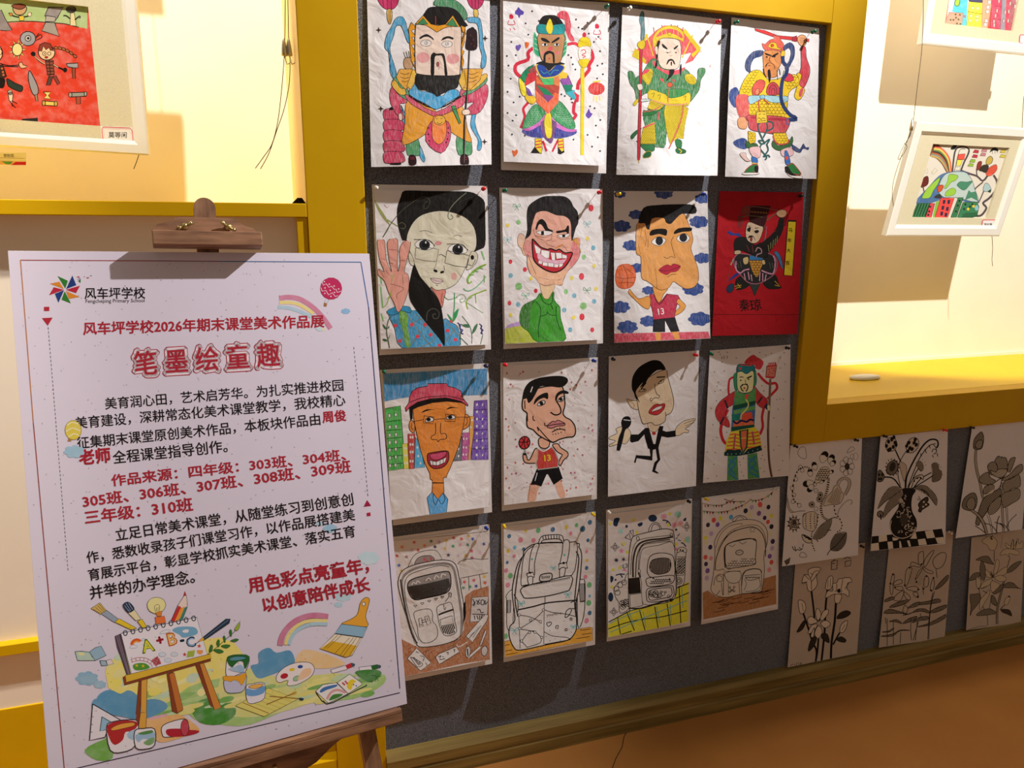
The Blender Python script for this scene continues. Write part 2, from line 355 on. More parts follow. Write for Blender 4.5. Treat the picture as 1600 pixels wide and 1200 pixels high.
# right display niche
bm = bmesh.new(); box(bm, (XN-.02, BY, ZR-.05), (XR, BY+.03, ZT)); box(bm, (XN-.03, WY+.04, ZR), (XN, BY, ZT)); box(bm, (XR, FY, 0), (XR+.03, BY, ZT)); box(bm, (XN, WY, ZI), (XR, BY, ZI+.03))
st(obj('wall_right', bm, M['cream']))
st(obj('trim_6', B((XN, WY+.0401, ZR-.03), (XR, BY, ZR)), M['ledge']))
st(obj('baseboard_right', B((XN, BY-.006, ZR), (XR, BY, ZR+.012)), M['cream']))
# left display niche above, cream panels below
bm = bmesh.new(); box(bm, (-2.6, BY, ZL-.05), (X0, BY+.03, ZT)); box(bm, (-2.6, WY, ZI), (X0-.01, BY, ZI+.03)); box(bm, (-2.63, FY, 0), (-2.6, BY, ZT)); box(bm, (-2.6, WY+.024, .39), (X0-.012, WY+.06, ZL-.028))
st(obj('wall_left', bm, M['cream']))
bm = bmesh.new()
f = [bm.verts.new(p) for p in ((X0-.0004, FY+.002, ZL), (X0-.0004, FY+.002, ZT), (X0-.02, BY, ZT), (X0-.02, BY, ZL))]; bm.faces.new(f)
f2 = [bm.verts.new(p) for p in ((X0+.02, FY+.04, ZL), (X0+.02, FY+.04, ZT), (X0+.02, BY, ZT), (X0+.02, BY, ZL))]; bm.faces.new(f2)
for a, b in ((0, 1), (1, 2), (2, 3), (3, 0)): bm.faces.new((f[a], f[b], f2[b], f2[a]))
st(obj('trim_13', bm, M['pale']))
beam('trim_7', (-2.6, FY, ZL-.0295), (X0-.0005, FY+.03, ZL))
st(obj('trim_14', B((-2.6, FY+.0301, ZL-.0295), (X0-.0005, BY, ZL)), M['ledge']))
beam('trim_8', (X0-.024, FY+.004, .30), (X0-.0005, WY+.03, ZL-.0297))
zm = U(30, 998, WY+.024).z
beam('trim_9', (-2.6, WY+.002, zm-.026), (X0-.0245, WY+.025, zm))
beam('trim_10', (-2.6, WY+.020, 0), (X0-.0005, WY+.06, U(30, 1103, WY+.024).z))
zp = U(480, 1190).z
beam('trim_11', (-2.6, WY-.016, 0), (X0-.0005, WY+.0195, zp))
# dark gap at the corner of the niche
st(obj('trim_12', prism([(0, 0), (-.03, 0), (-.018, .012), (-.008, .012)], lambda u, v, n: Vector((X0-.001+u, FY+.012+n, ZL+.0005+v)), 0, .006), M['dark']))
# stepped baseboard under the felt
prof = [(0, 0), (.030, 0), (.030, .034), (.026, .040), (.030, .046), (.030, .074), (.018, .087), (0, .091)]
bm = bmesh.new(); A = [bm.verts.new((X1, WY-y, z)) for y, z in prof]; Z = [bm.verts.new((XR, WY-y, z)) for y, z in prof]; n = len(prof)
for i in range(n): bm.faces.new((A[i], A[(i+1) % n], Z[(i+1) % n], Z[i]))
bm.faces.new(A); bm.faces.new(Z[::-1]); st(obj('baseboard_back', bm, M['base']))
# ================================================ push pins
def pin_mesh(c):
    bm = bmesh.new(); pr = [(.0105, .0046), (.0115, .005), (.0125, .0048), (.014, .0026), (.0195, .0024), (.0205, .0040), (.0228, .0043), (.024, .0038), (.0245, .001)]; seg = 12; rg = []
    for d, r in pr: rg.append([bm.verts.new((r*math.cos(2*PI*k/seg), -d, r*math.sin(2*PI*k/seg))) for k in range(seg)])
    for a, b in zip(rg, rg[1:]):
        for k in range(seg): bm.faces.new((a[k], a[(k+1) % seg], b[(k+1) % seg], b[k]))
    bm.faces.new(rg[0]); bm.faces.new(rg[-1]); bmesh.ops.recalc_face_normals(bm, faces=bm.faces)
    me = bpy.data.meshes.new('pin_head'); bm.to_mesh(me); bm.free(); me.materials.append(M['pin_'+c]); me.polygons.foreach_set('use_smooth', [True]*len(me.polygons)); return me
bm = bmesh.new(); tube(bm, [(0, .004, 0), (0, -.011, 0)], .0006, 6); needle = bpy.data.meshes.new('pin_needle'); bm.to_mesh(needle); bm.free(); needle.materials.append(M['metal'])
PM = {c: pin_mesh(c) for c in PINC}
def pin(px, py, c, where, front=0):
    p = U(px, py, WY-.021-front); r = random.Random(int(px*13+py)); t = thing('push_pin', c+' push pin '+where, 'pin', (p.x, WY-front-.002, p.z), 'push pins along the drawings')
    t.rotation_euler = (r.uniform(-.12, .05), 0, r.uniform(-.12, .12)); t.matrix_world
    for nm, me in (('pin_head', PM[c]), ('needle', needle)):
        o = bpy.data.objects.new(nm, me); COL.objects.link(o); o.parent = t
# ================================================ pinned drawings: mount sheet, paper sheet, ink
def drawing(name, label, q, art, h, y0=.0035, mount=None, hm=None, mat='paper', wave=0, ph=0, mid=0, br=0, group='pupils drawings pinned on the felt'):
    p = U(sum(a[0] for a in q)/4, max(a[1] for a in q), WY); t = thing(name, label, 'drawing', (p.x, WY, p.z), group)
    if mount:
        Sheet(mount, y0-.001, h*.8 if hm is None else hm, 6, 10, pw=2.0).mesh('mounting_sheet', M['paper_flat'], t); y0 += .0016
    s = Sheet(q, y0, h, wave=wave, ph=ph, mid=mid, br=br, nu=8 if len(art.sh) > 5 else 4)
    o = s.mesh('paper_sheet', M[mat], t); s.ink('drawn_picture', art, o); return t
# ================================================ the sixteen colour drawings
A4 = .35
# --- row 1, 1: big square headed door guardian
a = Art(560, 0, 4)
a.P('c9386a', '122 -30 240 -30 248 18 224 52 196 60 160 52 128 14', ol=K); a.LL('150 -20 158 50/178 -20 182 58/205 -20 206 58', 3)
a.P('d9b060', '180 60 206 60 212 100 200 150 186 140 178 100', ol=K); a.LL('190 64 192 142/200 64 200 146', 2)
a.P('c9386a', '684 -30 778 -30 780 14 762 44 736 60 706 48 684 10', ol=K); a.LL('706 -20 712 48/730 -20 730 58/752 -20 750 50', 3); a.P('e0c060', '722 60 744 62 750 90 738 118 722 98', ol=K)
rb = '222 496 196 440 196 340 164 296 176 220 204 172 232 116 270 104 292 130 306 180 324 250 332 270 306 262 280 190 260 158 232 170 222 220 200 280 200 330 222 400 240 470'
a.P('3aa0cc', rb, ol=K, a=.5); a.L('186 300 196 400 214 470', 3)
a.P('3aa0cc', '680 112 740 108 764 130 776 210 784 300 800 360 790 420 764 420 772 350 756 290 752 200 738 148 690 140', ol=K, a=.5)
a.P('3aa0cc', '716 700 700 780 722 830 748 876 742 934 764 936 770 886 742 820 728 760 736 706', ol=K, a=.5)
a.P('3aa0cc', '268 660 282 720 276 780 330 860 380 930 384 980 408 1014 416 990 396 930 380 900', ol=K, a=.5)
a.P('c9a27c', '288 366 336 366 334 430 288 424', ol=K); a.LL('296 364 282 326/308 364 298 322/320 364 314 320/332 366 328 324', 3)
# leg and boots
a.P('4c9a62', '304 866 372 866 384 960 366 974 306 968', ol=K, a=.6); a.P('4c9a62', '616 850 690 850 708 900 704 966 624 966', ol=K, a=.6)
a.P('301418', '318 974 354 974 360 1026 318 1030', ol=K); a.LL('322 984 350 984/324 994 352 994', 2, 'c04050'); a.P('301418', '642 970 680 970 688 1028 640 1028', ol=K); a.LL('650 984 678 984/650 996 678 996', 2, 'c04050')
# lantern pile
for k in range(5):
    y = 684+k*67; a.P('d03a62', [(158, y+8), (190, y-6), (262, y-2), (288-8*(k < 1), y+30), (282, y+62), (180, y+70), (158, y+50)], ol=K, a=.6)
a.P(K, '196 674 214 668 218 686 192 688'); a.P(K, '200 1020 262 1018 262 1030 204 1030')
# skirt
a.P('e8a022', '312 620 480 690 470 760 430 830 280 908 290 780', ol=K, a=.75); a.P('e8a022', '640 650 510 700 520 770 600 840 704 890 680 800', ol=K, a=.75)
a.P('cf3a60', '200 560 240 520 280 560 300 640 260 650 268 706 244 722 200 640', ol=K, a=.6); a.P('cf3a60', '640 560 790 520 808 600 760 700 690 716 670 690 720 640 660 640', ol=K, a=.6)
a.P('4c9a62', '240 480 310 560 310 620 260 600 208 530', ol=K, a=.6); a.P('e8b830', '228 500 262 548 290 556 296 590 256 590 206 530', ol=K, a=.7)
a.P('4c9a62', '650 590 760 500 800 480 796 520 700 586', ol=K, a=.6); a.P('e8b830', '650 560 720 560 800 490 790 460 700 520', ol=K, a=.7)
a.P('d04a66', '300 590 480 700 650 600 652 660 510 726 480 732 330 650', ol=K, a=.6); a.L('316 600 484 680 640 600', 9, K); a.dots('d04a66', '340 612 370 626 400 644 430 658 460 674 520 678 550 660 580 644 610 628', 3)
a.P('3aa5d8', '352 528 380 566 440 576 520 600 560 566 612 560 632 596 560 640 488 684 420 650 316 588', ol=K, a=.5)
a.P('d23a66', '455 760 560 760 574 870 516 958 420 880', ol=K, a=.7); a.P('ef7f22', '470 730 540 736 548 850 506 902 462 860', ol=K, a=.7); a.dots(K, '438 800 436 840 442 880 560 800 562 830 556 868 548 890', 5)
a.E('e8b24a', 508, 752, 36, 30, ol=K); a.LL('484 744 496 740/512 740 526 742/490 764 508 776 524 762', 3)
# shoulders
a.P('e8a830', '258 432 340 432 364 466 296 560 256 520 236 480', 0, ol=K, a=.7); a.LL('262 456 290 466 320 456/262 480 290 490 316 484/270 506 290 512 310 504', 3); a.P('e8b830', '340 430 376 462 330 560 302 540', 0, ol=K, a=.7)
a.P('e8a830', '650 430 780 430 760 500 700 560 640 540', 0, ol=K, a=.7); a.LL('680 456 710 466 750 450/680 480 710 490 750 474/680 506 700 514 740 500', 3); a.P('e8b830', '640 462 660 440 672 520 650 560 620 500', 0, ol=K, a=.7)
a.P(K, '374 452 510 468 632 462 630 500 618 548 580 560 520 590 490 606 470 588 420 566 380 560 352 520', a=.92)
# head
a.P('3f8a58', '470 30 500 -14 560 -10 620 10 668 60 680 110 640 130 560 60', ol=K, a=.6); a.P(K, '416 76 450 44 560 44 620 70 660 130 664 170 380 170 396 110')
a.P('e8a022', '330 140 350 160 356 180 330 190 360 230 334 232 360 280 330 280 360 330 340 330 360 380 340 385 362 440 330 380 320 260 314 180', 0, ol=K)
a.P('e8a022', '668 170 640 160 650 200 672 210 644 250 664 260 646 310 662 320 640 370 660 380 646 440 640 300', 0, ol=K)
a.P('e9d2c0', '358 160 410 152 590 158 640 170 642 300 636 440 620 470 520 474 380 464 356 420', 1, ol=K, w=5, a=.7)
a.E('e09a98', 404, 360, 42, 34, a=.6); a.E('e09a98', 590, 368, 42, 32, a=.6)
a.P('e8a022', '356 150 404 96 452 150 494 160 544 152 590 96 634 168 560 168 526 180 490 202 452 176 420 158', 0, ol=K, w=4); a.P('3f8a58', '366 154 404 112 436 152', 0, ol=K); a.P('3f8a58', '548 158 588 112 622 168', 0, ol=K); a.L('482 100 482 160', 4, 'b04030')
a.P(K, '380 238 400 222 430 214 464 236 470 252 440 232 410 232 388 244'); a.P(K, '516 254 530 236 560 226 592 236 590 248 560 240 530 250')
a.E('e8e0d8', 422, 270, 34, 20, ol=K); a.E('e8e0d8', 554, 276, 34, 20, ol=K); a.E(None, 422, 268, 10, ol=K); a.E(None, 554, 274, 10, ol=K); a.E(K, 424, 268, 3); a.E(K, 556, 274, 3)
a.P(K, '452 350 470 328 486 336 512 334 536 340 548 400 556 470 540 470 534 400 522 352 500 348 478 356 474 420 472 470 452 466 452 400'); a.E('b85a58', 496, 402, 8, 15, ol=K); a.L('508 418 498 436', 2)
# mace, sword, stars
a.L('694 300 680 560 662 760 658 1030', 9); a.L('696 306 684 520 660 1020', 2, '888080'); a.P('281014', '680 190 704 176 736 190 742 240 738 306 690 312 670 296 676 240', ol=K); a.dots('7a3030', '700 220 718 250 706 274 722 290', 4); a.E(K, 712, 178, 12, 9)
a.P('e9d2c0', '650 690 690 684 696 712 656 718', ol=K); a.P('e9d2c0', '252 712 272 712 274 748 256 750', ol=K)
a.P('4c9a62', '580 664 606 660 612 684 640 770 630 776 594 700', 0, ol=K); a.L('572 690 612 680', 5, '2a6a40')
for x, y in ((126, 188), (792, 240), (140, 680), (788, 886)): a.star('3a2a20', x, y, 20, 4, .35)
R1 = [((573, -22), (765, -18), (768, 257), (580, 261))]; art11 = a
# --- row 1, 2: patchwork guardian with yellow staff
a = Art(560, 0, 4); RDC = 'd83048'
for p in ('1045 146 1086 70 1128 130 1062 216 956 262 1010 288 928 350 984 345 938 410 952 492 932 574 1008 604 970 640 1058 640 932 706 986 720 1062 350 964 754 960 840 1040 848 1398 180 1360 122 1432 142 1376 172 1440 210 1500 230 1472 262 1510 320 1330 360 1340 402 1312 344 1356 434 1524 398 1494 410 1528 464 1492 490 1532 540 1452 578 1448 664 1476 676 1512 750 1484 785 1432 843 1496 858 1460 916 1510 944 1344 872 1330 620 1290 600 1268 590 1336 640 1332 566', ): a.dots('3c3c44', p, 6)
a.P(RDC, '1244 84 1280 66 1312 86 1330 160 1326 200 1352 254 1320 250 1290 180 1290 130 1250 110', a=.6)
a.L('1092 300 1060 330 1060 372 990 400 980 440 1000 470 1020 480', 22, RDC); a.L('1060 600 1060 640 1030 680 1040 730 1014 800', 16, RDC); a.L('1300 280 1350 270 1380 290', 18, RDC); a.L('1450 310 1466 360 1440 410 1440 440 1380 510 1370 560', 22, RDC); a.L('1350 640 1344 700 1360 720 1336 750', 20, RDC); a.L('1152 880 1176 946', 14, RDC); a.L('1250 870 1230 910 1212 948', 12, RDC)
a.P('5b46a8', '990 60 1000 44 1014 60 1034 74 1028 92 1014 94 1004 114 996 94 980 88 980 70'); a.P('6a4cae', '1430 700 1440 680 1450 704 1462 712 1440 740 1420 720'); a.P('7058b0', '985 284 1000 282 1010 276 1016 292 1000 318 984 304'); a.P('e8703a', '1040 268 1052 262 1066 268 1062 290 1046 302'); a.P('e8703a', '960 940 976 944 990 934 996 954 972 980')
for x, y in ((956, 100), (1492, 160)): a.P(RDC, [(x-10, y+16), (x-12, y-6), (x, y-12), (x+12, y), (x+10, y+16)]); a.LL('%d %d %d %d %d %d %d %d/%d %d %d %d/%d %d %d %d' % (x-14, y+26, x-22, y+52, x+22, y+52, x+14, y+26, x-8, y+76, x-4, y+90, x+14, y+74, x+24, y+88), 4, RDC)
a.E('d8342c', 1488, 554, 52, 40, a=.7); a.L('1466 512 1512 506', 9, 'f0d84a'); a.LL('1474 598 1468 634/1490 600 1490 638/1506 598 1512 630', 7, 'f4e480')
a.L('1400 420 1402 560 1398 760 1398 970', 22, 'f0d828', 0); a.L('1389 430 1390 970', 2, '807020', 0); a.P('f0d828', '1376 260 1400 232 1440 240 1450 290 1380 296', ol='907a10', w=2); a.P('f4efe8', '1378 300 1450 294 1442 372 1384 374', ol='907a10', w=2); a.P('f0d828', '1378 376 1440 370 1430 410 1410 424 1386 410', ol='907a10', w=2); a.E(RDC, 1412, 218, 12, 16); a.L('1390 318 1412 310 1420 330 1396 344 1420 352 1400 362', 5, RDC)
a.P('1a1a1a', '1076 956 1106 910 1140 912 1146 960', 0); a.P('1a1a1a', '1246 912 1280 912 1288 952 1262 966 1246 960', 0); a.P('f2d838', '1104 866 1144 866 1150 930 1140 962 1118 940 1104 920', 0, ol=K); a.P('f2d838', '1248 866 1280 866 1284 940 1270 950 1248 920', 0, ol=K); a.LL('1106 886 1142 880/1106 906 1144 898/1250 886 1280 880/1250 906 1282 902/1110 924 1144 918/1252 924 1282 920', 7, RDC)
a.P('3a3f9e', '1024 812 1150 780 1190 760 1240 780 1364 816 1330 850 1230 866 1200 846 1150 862 1060 850', a=.7); a.P('2f9858', '1108 650 1172 712 1120 770 1052 806 1024 800 1050 720', ol=K, w=2, a=.7); a.P('2f9858', '1230 640 1270 640 1340 740 1354 800 1310 806 1240 760 1200 706', ol=K, w=2, a=.7)
a.scales('1104 670 1150 720 1100 780 1046 790', 16, 2, 'a8d8b0'); a.scales('1250 650 1330 750 1330 796 1230 720', 16, 2, 'a8d8b0'); a.P('d878c8', '1024 806 1060 800 1130 760 1180 706 1230 760 1310 806 1364 808 1350 824 1290 820 1220 784 1182 730 1140 776 1070 818'); 
a.P('7a4a86', '1140 760 1236 760 1220 860 1204 896 1180 880 1156 850', a=.8); a.P('f0e040', '1170 716 1200 706 1210 780 1208 850 1190 866 1172 850 1160 770', ol=K, w=2)
a.P('b84a48', '1106 470 1260 480 1256 560 1186 640 1104 560', 0); a.P('ef6a3a', '1104 560 1180 640 1256 540 1250 640 1186 712 1112 640', 0, a=.7); a.P('1f8a5c', '1110 530 1180 560 1220 600 1160 590', 0); a.P('8a4a90', '1150 590 1222 600 1184 640', 0); a.P('c05040', '1112 520 1256 540 1250 590 1200 560', 0)
a.P('58c878', '1124 470 1222 480 1220 530 1160 530', 0); a.P('e87a48', '1110 470 1160 530 1112 524', 0); a.P('e88a58', '1220 470 1260 480 1256 540 1222 530', 0)
a.P('1f8a5c', '1030 450 1060 420 1100 400 1060 480 1044 520 1006 490', 0, ol=K, w=2); a.P('d83a42', '1060 460 1116 430 1110 500 1040 540 1046 500', 0); a.P('a85a58', '1060 440 1104 408 1110 440 1080 460', 0)
a.P('f2e03c', '1004 486 1040 530 1050 590 1030 600 1010 560', ol=K, w=2); a.P('f0c83a', '1040 600 1080 590 1112 620 1094 650 1060 640', ol=K, w=2); a.P('7a58a8', '1044 540 1070 560 1090 600 1060 600', 0)
a.P('9a5ab0', '1260 500 1310 470 1340 540 1290 560', 0, ol=K, w=2); a.P('f0c83a', '1280 450 1310 460 1300 490 1250 490 1260 460', 0); a.P('1f8a6c', '1280 530 1340 530 1330 570 1300 590', 0); a.P('48b8c8', '1296 580 1350 560 1370 620 1340 620', 0); a.P(RDC, '1344 570 1380 596 1376 636 1346 640 1360 610', 0)
a.P('2848a0', '1110 410 1160 400 1190 442 1240 400 1290 420 1250 470 1190 486 1140 480', ol='e8c848', w=8); a.L('1140 440 1160 460 1180 450 1200 466 1220 440 1250 440', 3, '50c0a0')
a.P('1a1a1c', '1110 398 1160 380 1240 384 1292 400 1230 410 1190 444 1160 412')
a.P('3aa878', '1098 200 1116 230 1130 300 1134 356 1098 330 1092 270', 1, ol='c8e8d0', w=3); a.P('3aa878', '1290 200 1302 260 1298 330 1268 364 1276 290 1282 230', 1, ol='c8e8d0', w=3); a.LL('1100 240 1130 260/1098 270 1132 290/1100 300 1132 318/1302 250 1280 270/1302 280 1278 300/1300 310 1274 330', 3, 'c8f0d8')
a.P('c08a58', '1130 210 1280 210 1278 320 1262 386 1230 396 1180 394 1146 372 1126 300', ol=K, w=3, a=.85); a.P(K, '1130 150 1150 104 1190 94 1240 100 1276 140 1270 156 1200 166')
a.P('26989c', '1116 164 1140 150 1200 158 1260 150 1288 156 1286 206 1240 216 1140 210 1118 196', ol=K, w=2); a.P('f0dc30', '1196 116 1216 166 1206 210 1184 206 1172 170', 1, ol='907a10', w=2)
a.P(K, '1140 238 1166 240 1196 262 1186 268 1150 256'); a.P(K, '1208 262 1250 232 1254 246 1216 268'); a.E('f4f0e8', 1164, 280, 20, 9, ol=K); a.E('f4f0e8', 1238, 280, 18, 9, ol=K); a.E(K, 1166, 279, 8); a.E(K, 1240, 279, 8)
a.E('e05868', 1200, 304, 14, 14); a.E('d86a60', 1160, 330, 20, 12, a=.6); a.E('d86a60', 1244, 330, 16, 12, a=.6)
a.P(K, '1156 390 1160 336 1186 318 1208 322 1224 336 1226 390 1216 390 1212 344 1196 334 1178 342 1170 350 1168 392'); a.P('d04050', '1184 362 1200 362 1193 374', 0)
art12 = a
# --- row 1, 3: green robed guardian with halberd
a = Art(920, 0, 4); GR = '2a7a3c'; YL = 'd8c028'; SC = 'c83c4c'
a.P('e04a50', '270 340 420 190 470 160 540 160 590 186 700 310 650 380 600 400 640 330 400 380 360 400 330 380', 0, a=.7); a.P(YL, '270 350 290 300 310 320 360 210 372 220 314 330 360 380 350 398', 0); a.P(YL, '600 176 700 300 690 320 650 360 640 340 674 310 590 200', 0)
a.LL('360 216 404 350/650 220 584 360/420 260 420 330', 8, YL); a.LL('270 320 320 336/276 356 310 340/700 292 690 320/706 322 680 322', 4, YL); a.LL('404 170 410 210/590 170 584 210/456 156 462 180/516 150 518 176/556 156 552 180', 5, 'c8583c')
a.P(YL, '400 240 430 190 480 164 540 164 590 200 592 260 570 250 500 236 430 256 406 300', ol='806c10', w=2, a=.9); a.P('dd4852', '420 230 450 196 500 180 550 190 584 220 580 240 540 216 490 210 440 226', a=.8); a.E(YL, 504, 212, 10, ol='806c10'); a.LL('456 190 458 220/480 180 484 212/530 182 530 212/556 190 558 222', 4, YL)
a.P(GR, '244 452 270 446 290 480 300 520 310 560 300 616 284 560 256 520', ol=K, w=2, a=.6); a.P(GR, '640 520 676 500 680 440 700 424 726 430 724 462 700 500 690 560 650 620 620 640', ol=K, w=2, a=.6)
a.P('2c7240', '296 880 340 900 400 900 410 940 370 950 350 940', ol=K, w=2); a.P('2c7240', '540 870 580 880 576 930 548 920', ol=K, w=2); a.P('1f6238', '346 960 366 946 390 950 384 980 344 988 338 976', ol='c8a020', w=3); a.P('1f6238', '544 930 570 926 606 940 600 958 560 960 544 948', ol=K, w=2); a.L('560 930 580 944 570 956', 5, YL)
a.P(GR, '290 500 330 460 384 376 420 370 470 420 540 440 600 430 640 470 660 520 640 600 630 640 560 600 460 610 380 580 330 600 300 640', ol=K, w=2, a=.6)
a.P('e0485a', '404 376 430 410 470 436 540 440 600 420 590 440 560 462 500 468 430 430 400 400', a=.8); a.P(YL, '330 470 380 430 400 450 390 500 370 530 340 500', ol='806c10', w=2); a.scales('330 470 380 430 400 450 390 500 370 530 340 500', 12, 1.5, '5a4c08'); a.P(YL, '598 480 620 462 650 470 672 500 660 526 620 520', ol='806c10', w=2); a.scales('598 480 650 470 672 500 660 526 620 520', 12, 1.5, '5a4c08'); a.P('d8485a', '330 470 350 436 376 436 370 450'); 
a.P(GR, '380 680 480 660 480 900 440 920 400 900 340 740', ol=K, w=2, a=.6); a.P(YL, '380 560 480 590 560 600 630 580 620 660 500 650 382 630', ol='806c10', w=2); a.LL('390 590 410 580 400 610/430 600 450 590 440 620/590 610 606 600 600 630', 3, '6a5808'); a.P('3a8a48', '480 560 620 560 600 590 560 606 500 610', ol=K, w=2); a.LL('520 570 520 606/550 566 552 606/580 566 576 600', 2)
a.P(YL, '480 650 590 650 596 740 560 860 506 900 482 800 470 700', 0, ol='806c10', w=2); a.P(YL, '366 680 384 626 470 656 440 690', 0, ol='806c10', w=2); a.scales('370 680 384 630 470 656 440 690', 11, 1.3, '5a4c08'); a.P(GR, '340 690 420 696 470 670 400 720 336 724', 0, ol=K, w=2); a.P(YL, '340 794 410 760 420 900 320 900 330 850', 0, ol='806c10', w=2); a.scales('340 794 410 770 416 900 324 900', 12, 1.5, '5a4c08'); a.P(YL, '584 650 622 680 600 780 590 868 540 860 576 760', 0, ol='806c10', w=2); a.scales('480 650 622 650 600 780 590 868 540 860 506 900 482 800', 11, 1.4, '5a4c08')
a.L('390 626 480 652 560 656 616 646', 8, 'd8a070'); a.L('336 700 400 690 450 660', 6, 'c86858'); a.L('590 650 584 720 540 840 500 930', 8, 'c8604c'); a.L('496 640 494 600 504 548', 5, 'c85848'); a.LL('410 770 340 800/440 700 430 750', 9, 'd85860'); a.L('330 600 312 620', 6, YL)
a.P('2a6a3c', '330 800 290 820 262 850 270 870 290 850', ol=K, w=2); a.E('d85a3a', 506, 530, 18, 16, ol=K); a.P('d8485a', '440 490 460 490 470 500 456 512', 0); a.P('d8485a', '520 494 540 500 530 520', 0); a.LL('480 520 450 500/530 530 530 600', 4, 'c85848')
a.L('326 280 324 460 320 640 312 860 312 1000', 17, 'c2303e', 0); a.LL('317 290 316 500 304 990/334 290 332 500 321 990', 2.5, K, 0); a.L('312 1000 312 1020', 5, 'c0a020'); a.P('4a7a80', '318 100 330 72 344 80 346 130 350 220 334 262 324 240 326 170 316 130', ol=K, w=2, a=.6); a.P(YL, '306 268 340 250 352 268 346 300 326 308 306 290', ol='806c10', w=3); a.P('e8dcd0', '302 530 330 526 336 556 312 562', ol=K, w=2)
a.P('c8d8d0', '330 620 384 620 380 630 330 636', ol=K, w=2); a.P(YL, '276 650 300 620 310 630 290 660', ol='806c10', w=2)
a.P('e8cdb8', '436 256 480 238 560 250 576 300 574 360 560 420 530 434 470 430 440 400 430 340', ol=K, w=3, a=.7); a.P(K, '418 296 436 256 446 262 436 300 430 350 420 380'); a.P('e8cdb8', '412 300 428 290 432 330 420 340', ol=K, w=2)
a.P(K, '456 274 470 280 492 304 484 308 462 294'); a.P(K, '530 302 556 282 556 292 536 310'); a.LL('480 326 500 330 512 322/536 326 552 328', 3); a.E(K, 492, 330, 4); a.E(K, 544, 330, 4); a.LL('500 344 510 350 522 344', 2, 'a06040')
a.P(K, '484 404 494 376 512 368 530 376 540 404 530 398 522 382 504 382 494 398'); a.P(K, '512 388 520 388 518 412 512 406'); a.P(K, '504 436 534 436 526 468 484 508 500 470'); a.P(K, '570 410 578 400 580 440 574 482 566 440'); a.P(K, '412 420 424 370 430 400 420 424'); a.LL('752 412 764 416/758 404 756 424', 3, 'e8a090')
art13 = a
# --- row 1, 4: armoured guardian swinging a red sword
a = Art(920, 0, 4); NB = '243a6e'; OL = K
a.P(NB, '1090 316 1030 320 984 370 976 430 1004 460 1010 500 1000 560 1012 582 1022 480 1010 430 1030 370 1080 350', a=.7); a.P('2c4a92', '880 570 920 544 940 580 930 620 930 660 910 672 880 630', a=.7)
a.P('2c4a92', '910 880 960 862 990 880 984 930 940 926 904 900', a=.7); a.P(NB, '1264 900 1300 920 1320 930 1340 896 1356 920 1376 920 1370 938 1340 930 1320 956 1280 940', a=.8)
a.P('d43838', '1036 178 1100 190 1180 222 1280 230 1378 244 1376 262 1290 254 1180 240 1080 206 1040 192', 0, ol=OL, w=2); a.P('a82838', '1270 232 1300 222 1300 262 1270 256', 0, ol=OL, w=2); a.P('e0a070', '1306 232 1330 218 1356 230 1358 270 1340 292 1318 280 1304 256', ol=OL, w=3); a.LL('1318 240 1350 238/1318 252 1352 250/1320 264 1350 262', 2)
a.P('cc3a48', '1326 300 1354 296 1360 360 1380 420 1378 470 1350 540 1320 560 1300 500 1326 420', ol=OL, w=3, a=.8); a.P('f0cc28', '1300 460 1330 470 1316 530 1350 560 1330 610 1306 626 1284 600 1300 540', ol=OL, w=3); a.P('d8505a', '1320 560 1340 550 1330 600 1312 600', a=.8)
a.P('e0904a', '1090 330 1130 310 1190 316 1204 360 1200 400 1180 440 1170 480 1110 484 1094 440 1090 400', ol=OL, w=3, a=.85)
a.P('dc5a44', '1082 270 1100 276 1130 250 1160 240 1150 224 1190 228 1200 250 1220 280 1224 330 1200 322 1150 312 1110 316 1090 300', ol=OL, w=2, a=.8); a.P('f0c830', '1120 290 1140 266 1170 270 1180 296 1210 310 1150 304', 1, ol=OL, w=2); a.E('e04838', 1146, 284, 9, ol=OL); a.P('f0c830', '1206 320 1224 320 1222 360 1208 372 1200 350', ol=OL, w=2)
a.P(K, '1100 330 1140 344 1140 350 1108 344'); a.P(K, '1142 350 1180 330 1182 338 1150 358'); a.E(K, 1112, 356, 7, 5); a.E(K, 1160, 354, 7, 5); a.LL('1136 350 1126 378 1136 384/1104 412 1116 396 1134 392 1150 400 1160 412 1160 430', 3.5); a.L('1116 396 1104 420', 5); a.L('1120 410 1134 410', 4, 'a04030')
a.L('1074 436 1078 470 1110 492 1160 496 1196 480 1210 440', 16, 'f4f0ec'); a.L('1064 440 1070 482 1110 504 1164 506 1206 488 1220 440', 5, '407848'); a.L('1088 430 1094 462 1110 478', 3); a.P('f0cc28', '1010 450 1070 440 1120 496 1190 490 1230 470 1300 470 1310 530 1250 580 1240 700 1240 740 1010 740 1000 600 940 600 960 520', ol=OL, w=3)
a.scales('940 600 1010 450 1060 450 1020 560 990 600', 22, 2.4); a.scales('1010 630 1230 630 1236 736 1010 730', 24, 2.6); a.scales('1230 480 1300 480 1300 540 1240 560', 22, 2.4)
a.P('d85a50', '1022 590 1024 540 1060 500 1100 510 1090 560 1050 600', ol=OL, w=3); a.P('e08a60', '1040 590 1044 560 1064 556 1060 590', ol=OL, w=2); a.P('c84450', '1114 590 1116 540 1150 512 1186 540 1188 590', ol=OL, w=3); a.LL('1128 586 1130 550 1152 530 1172 552 1174 588/1140 586 1142 562 1154 552 1162 564 1162 588', 3); a.P('d83850', '1220 500 1240 460 1270 470 1280 500 1250 510', ol=OL, w=3)
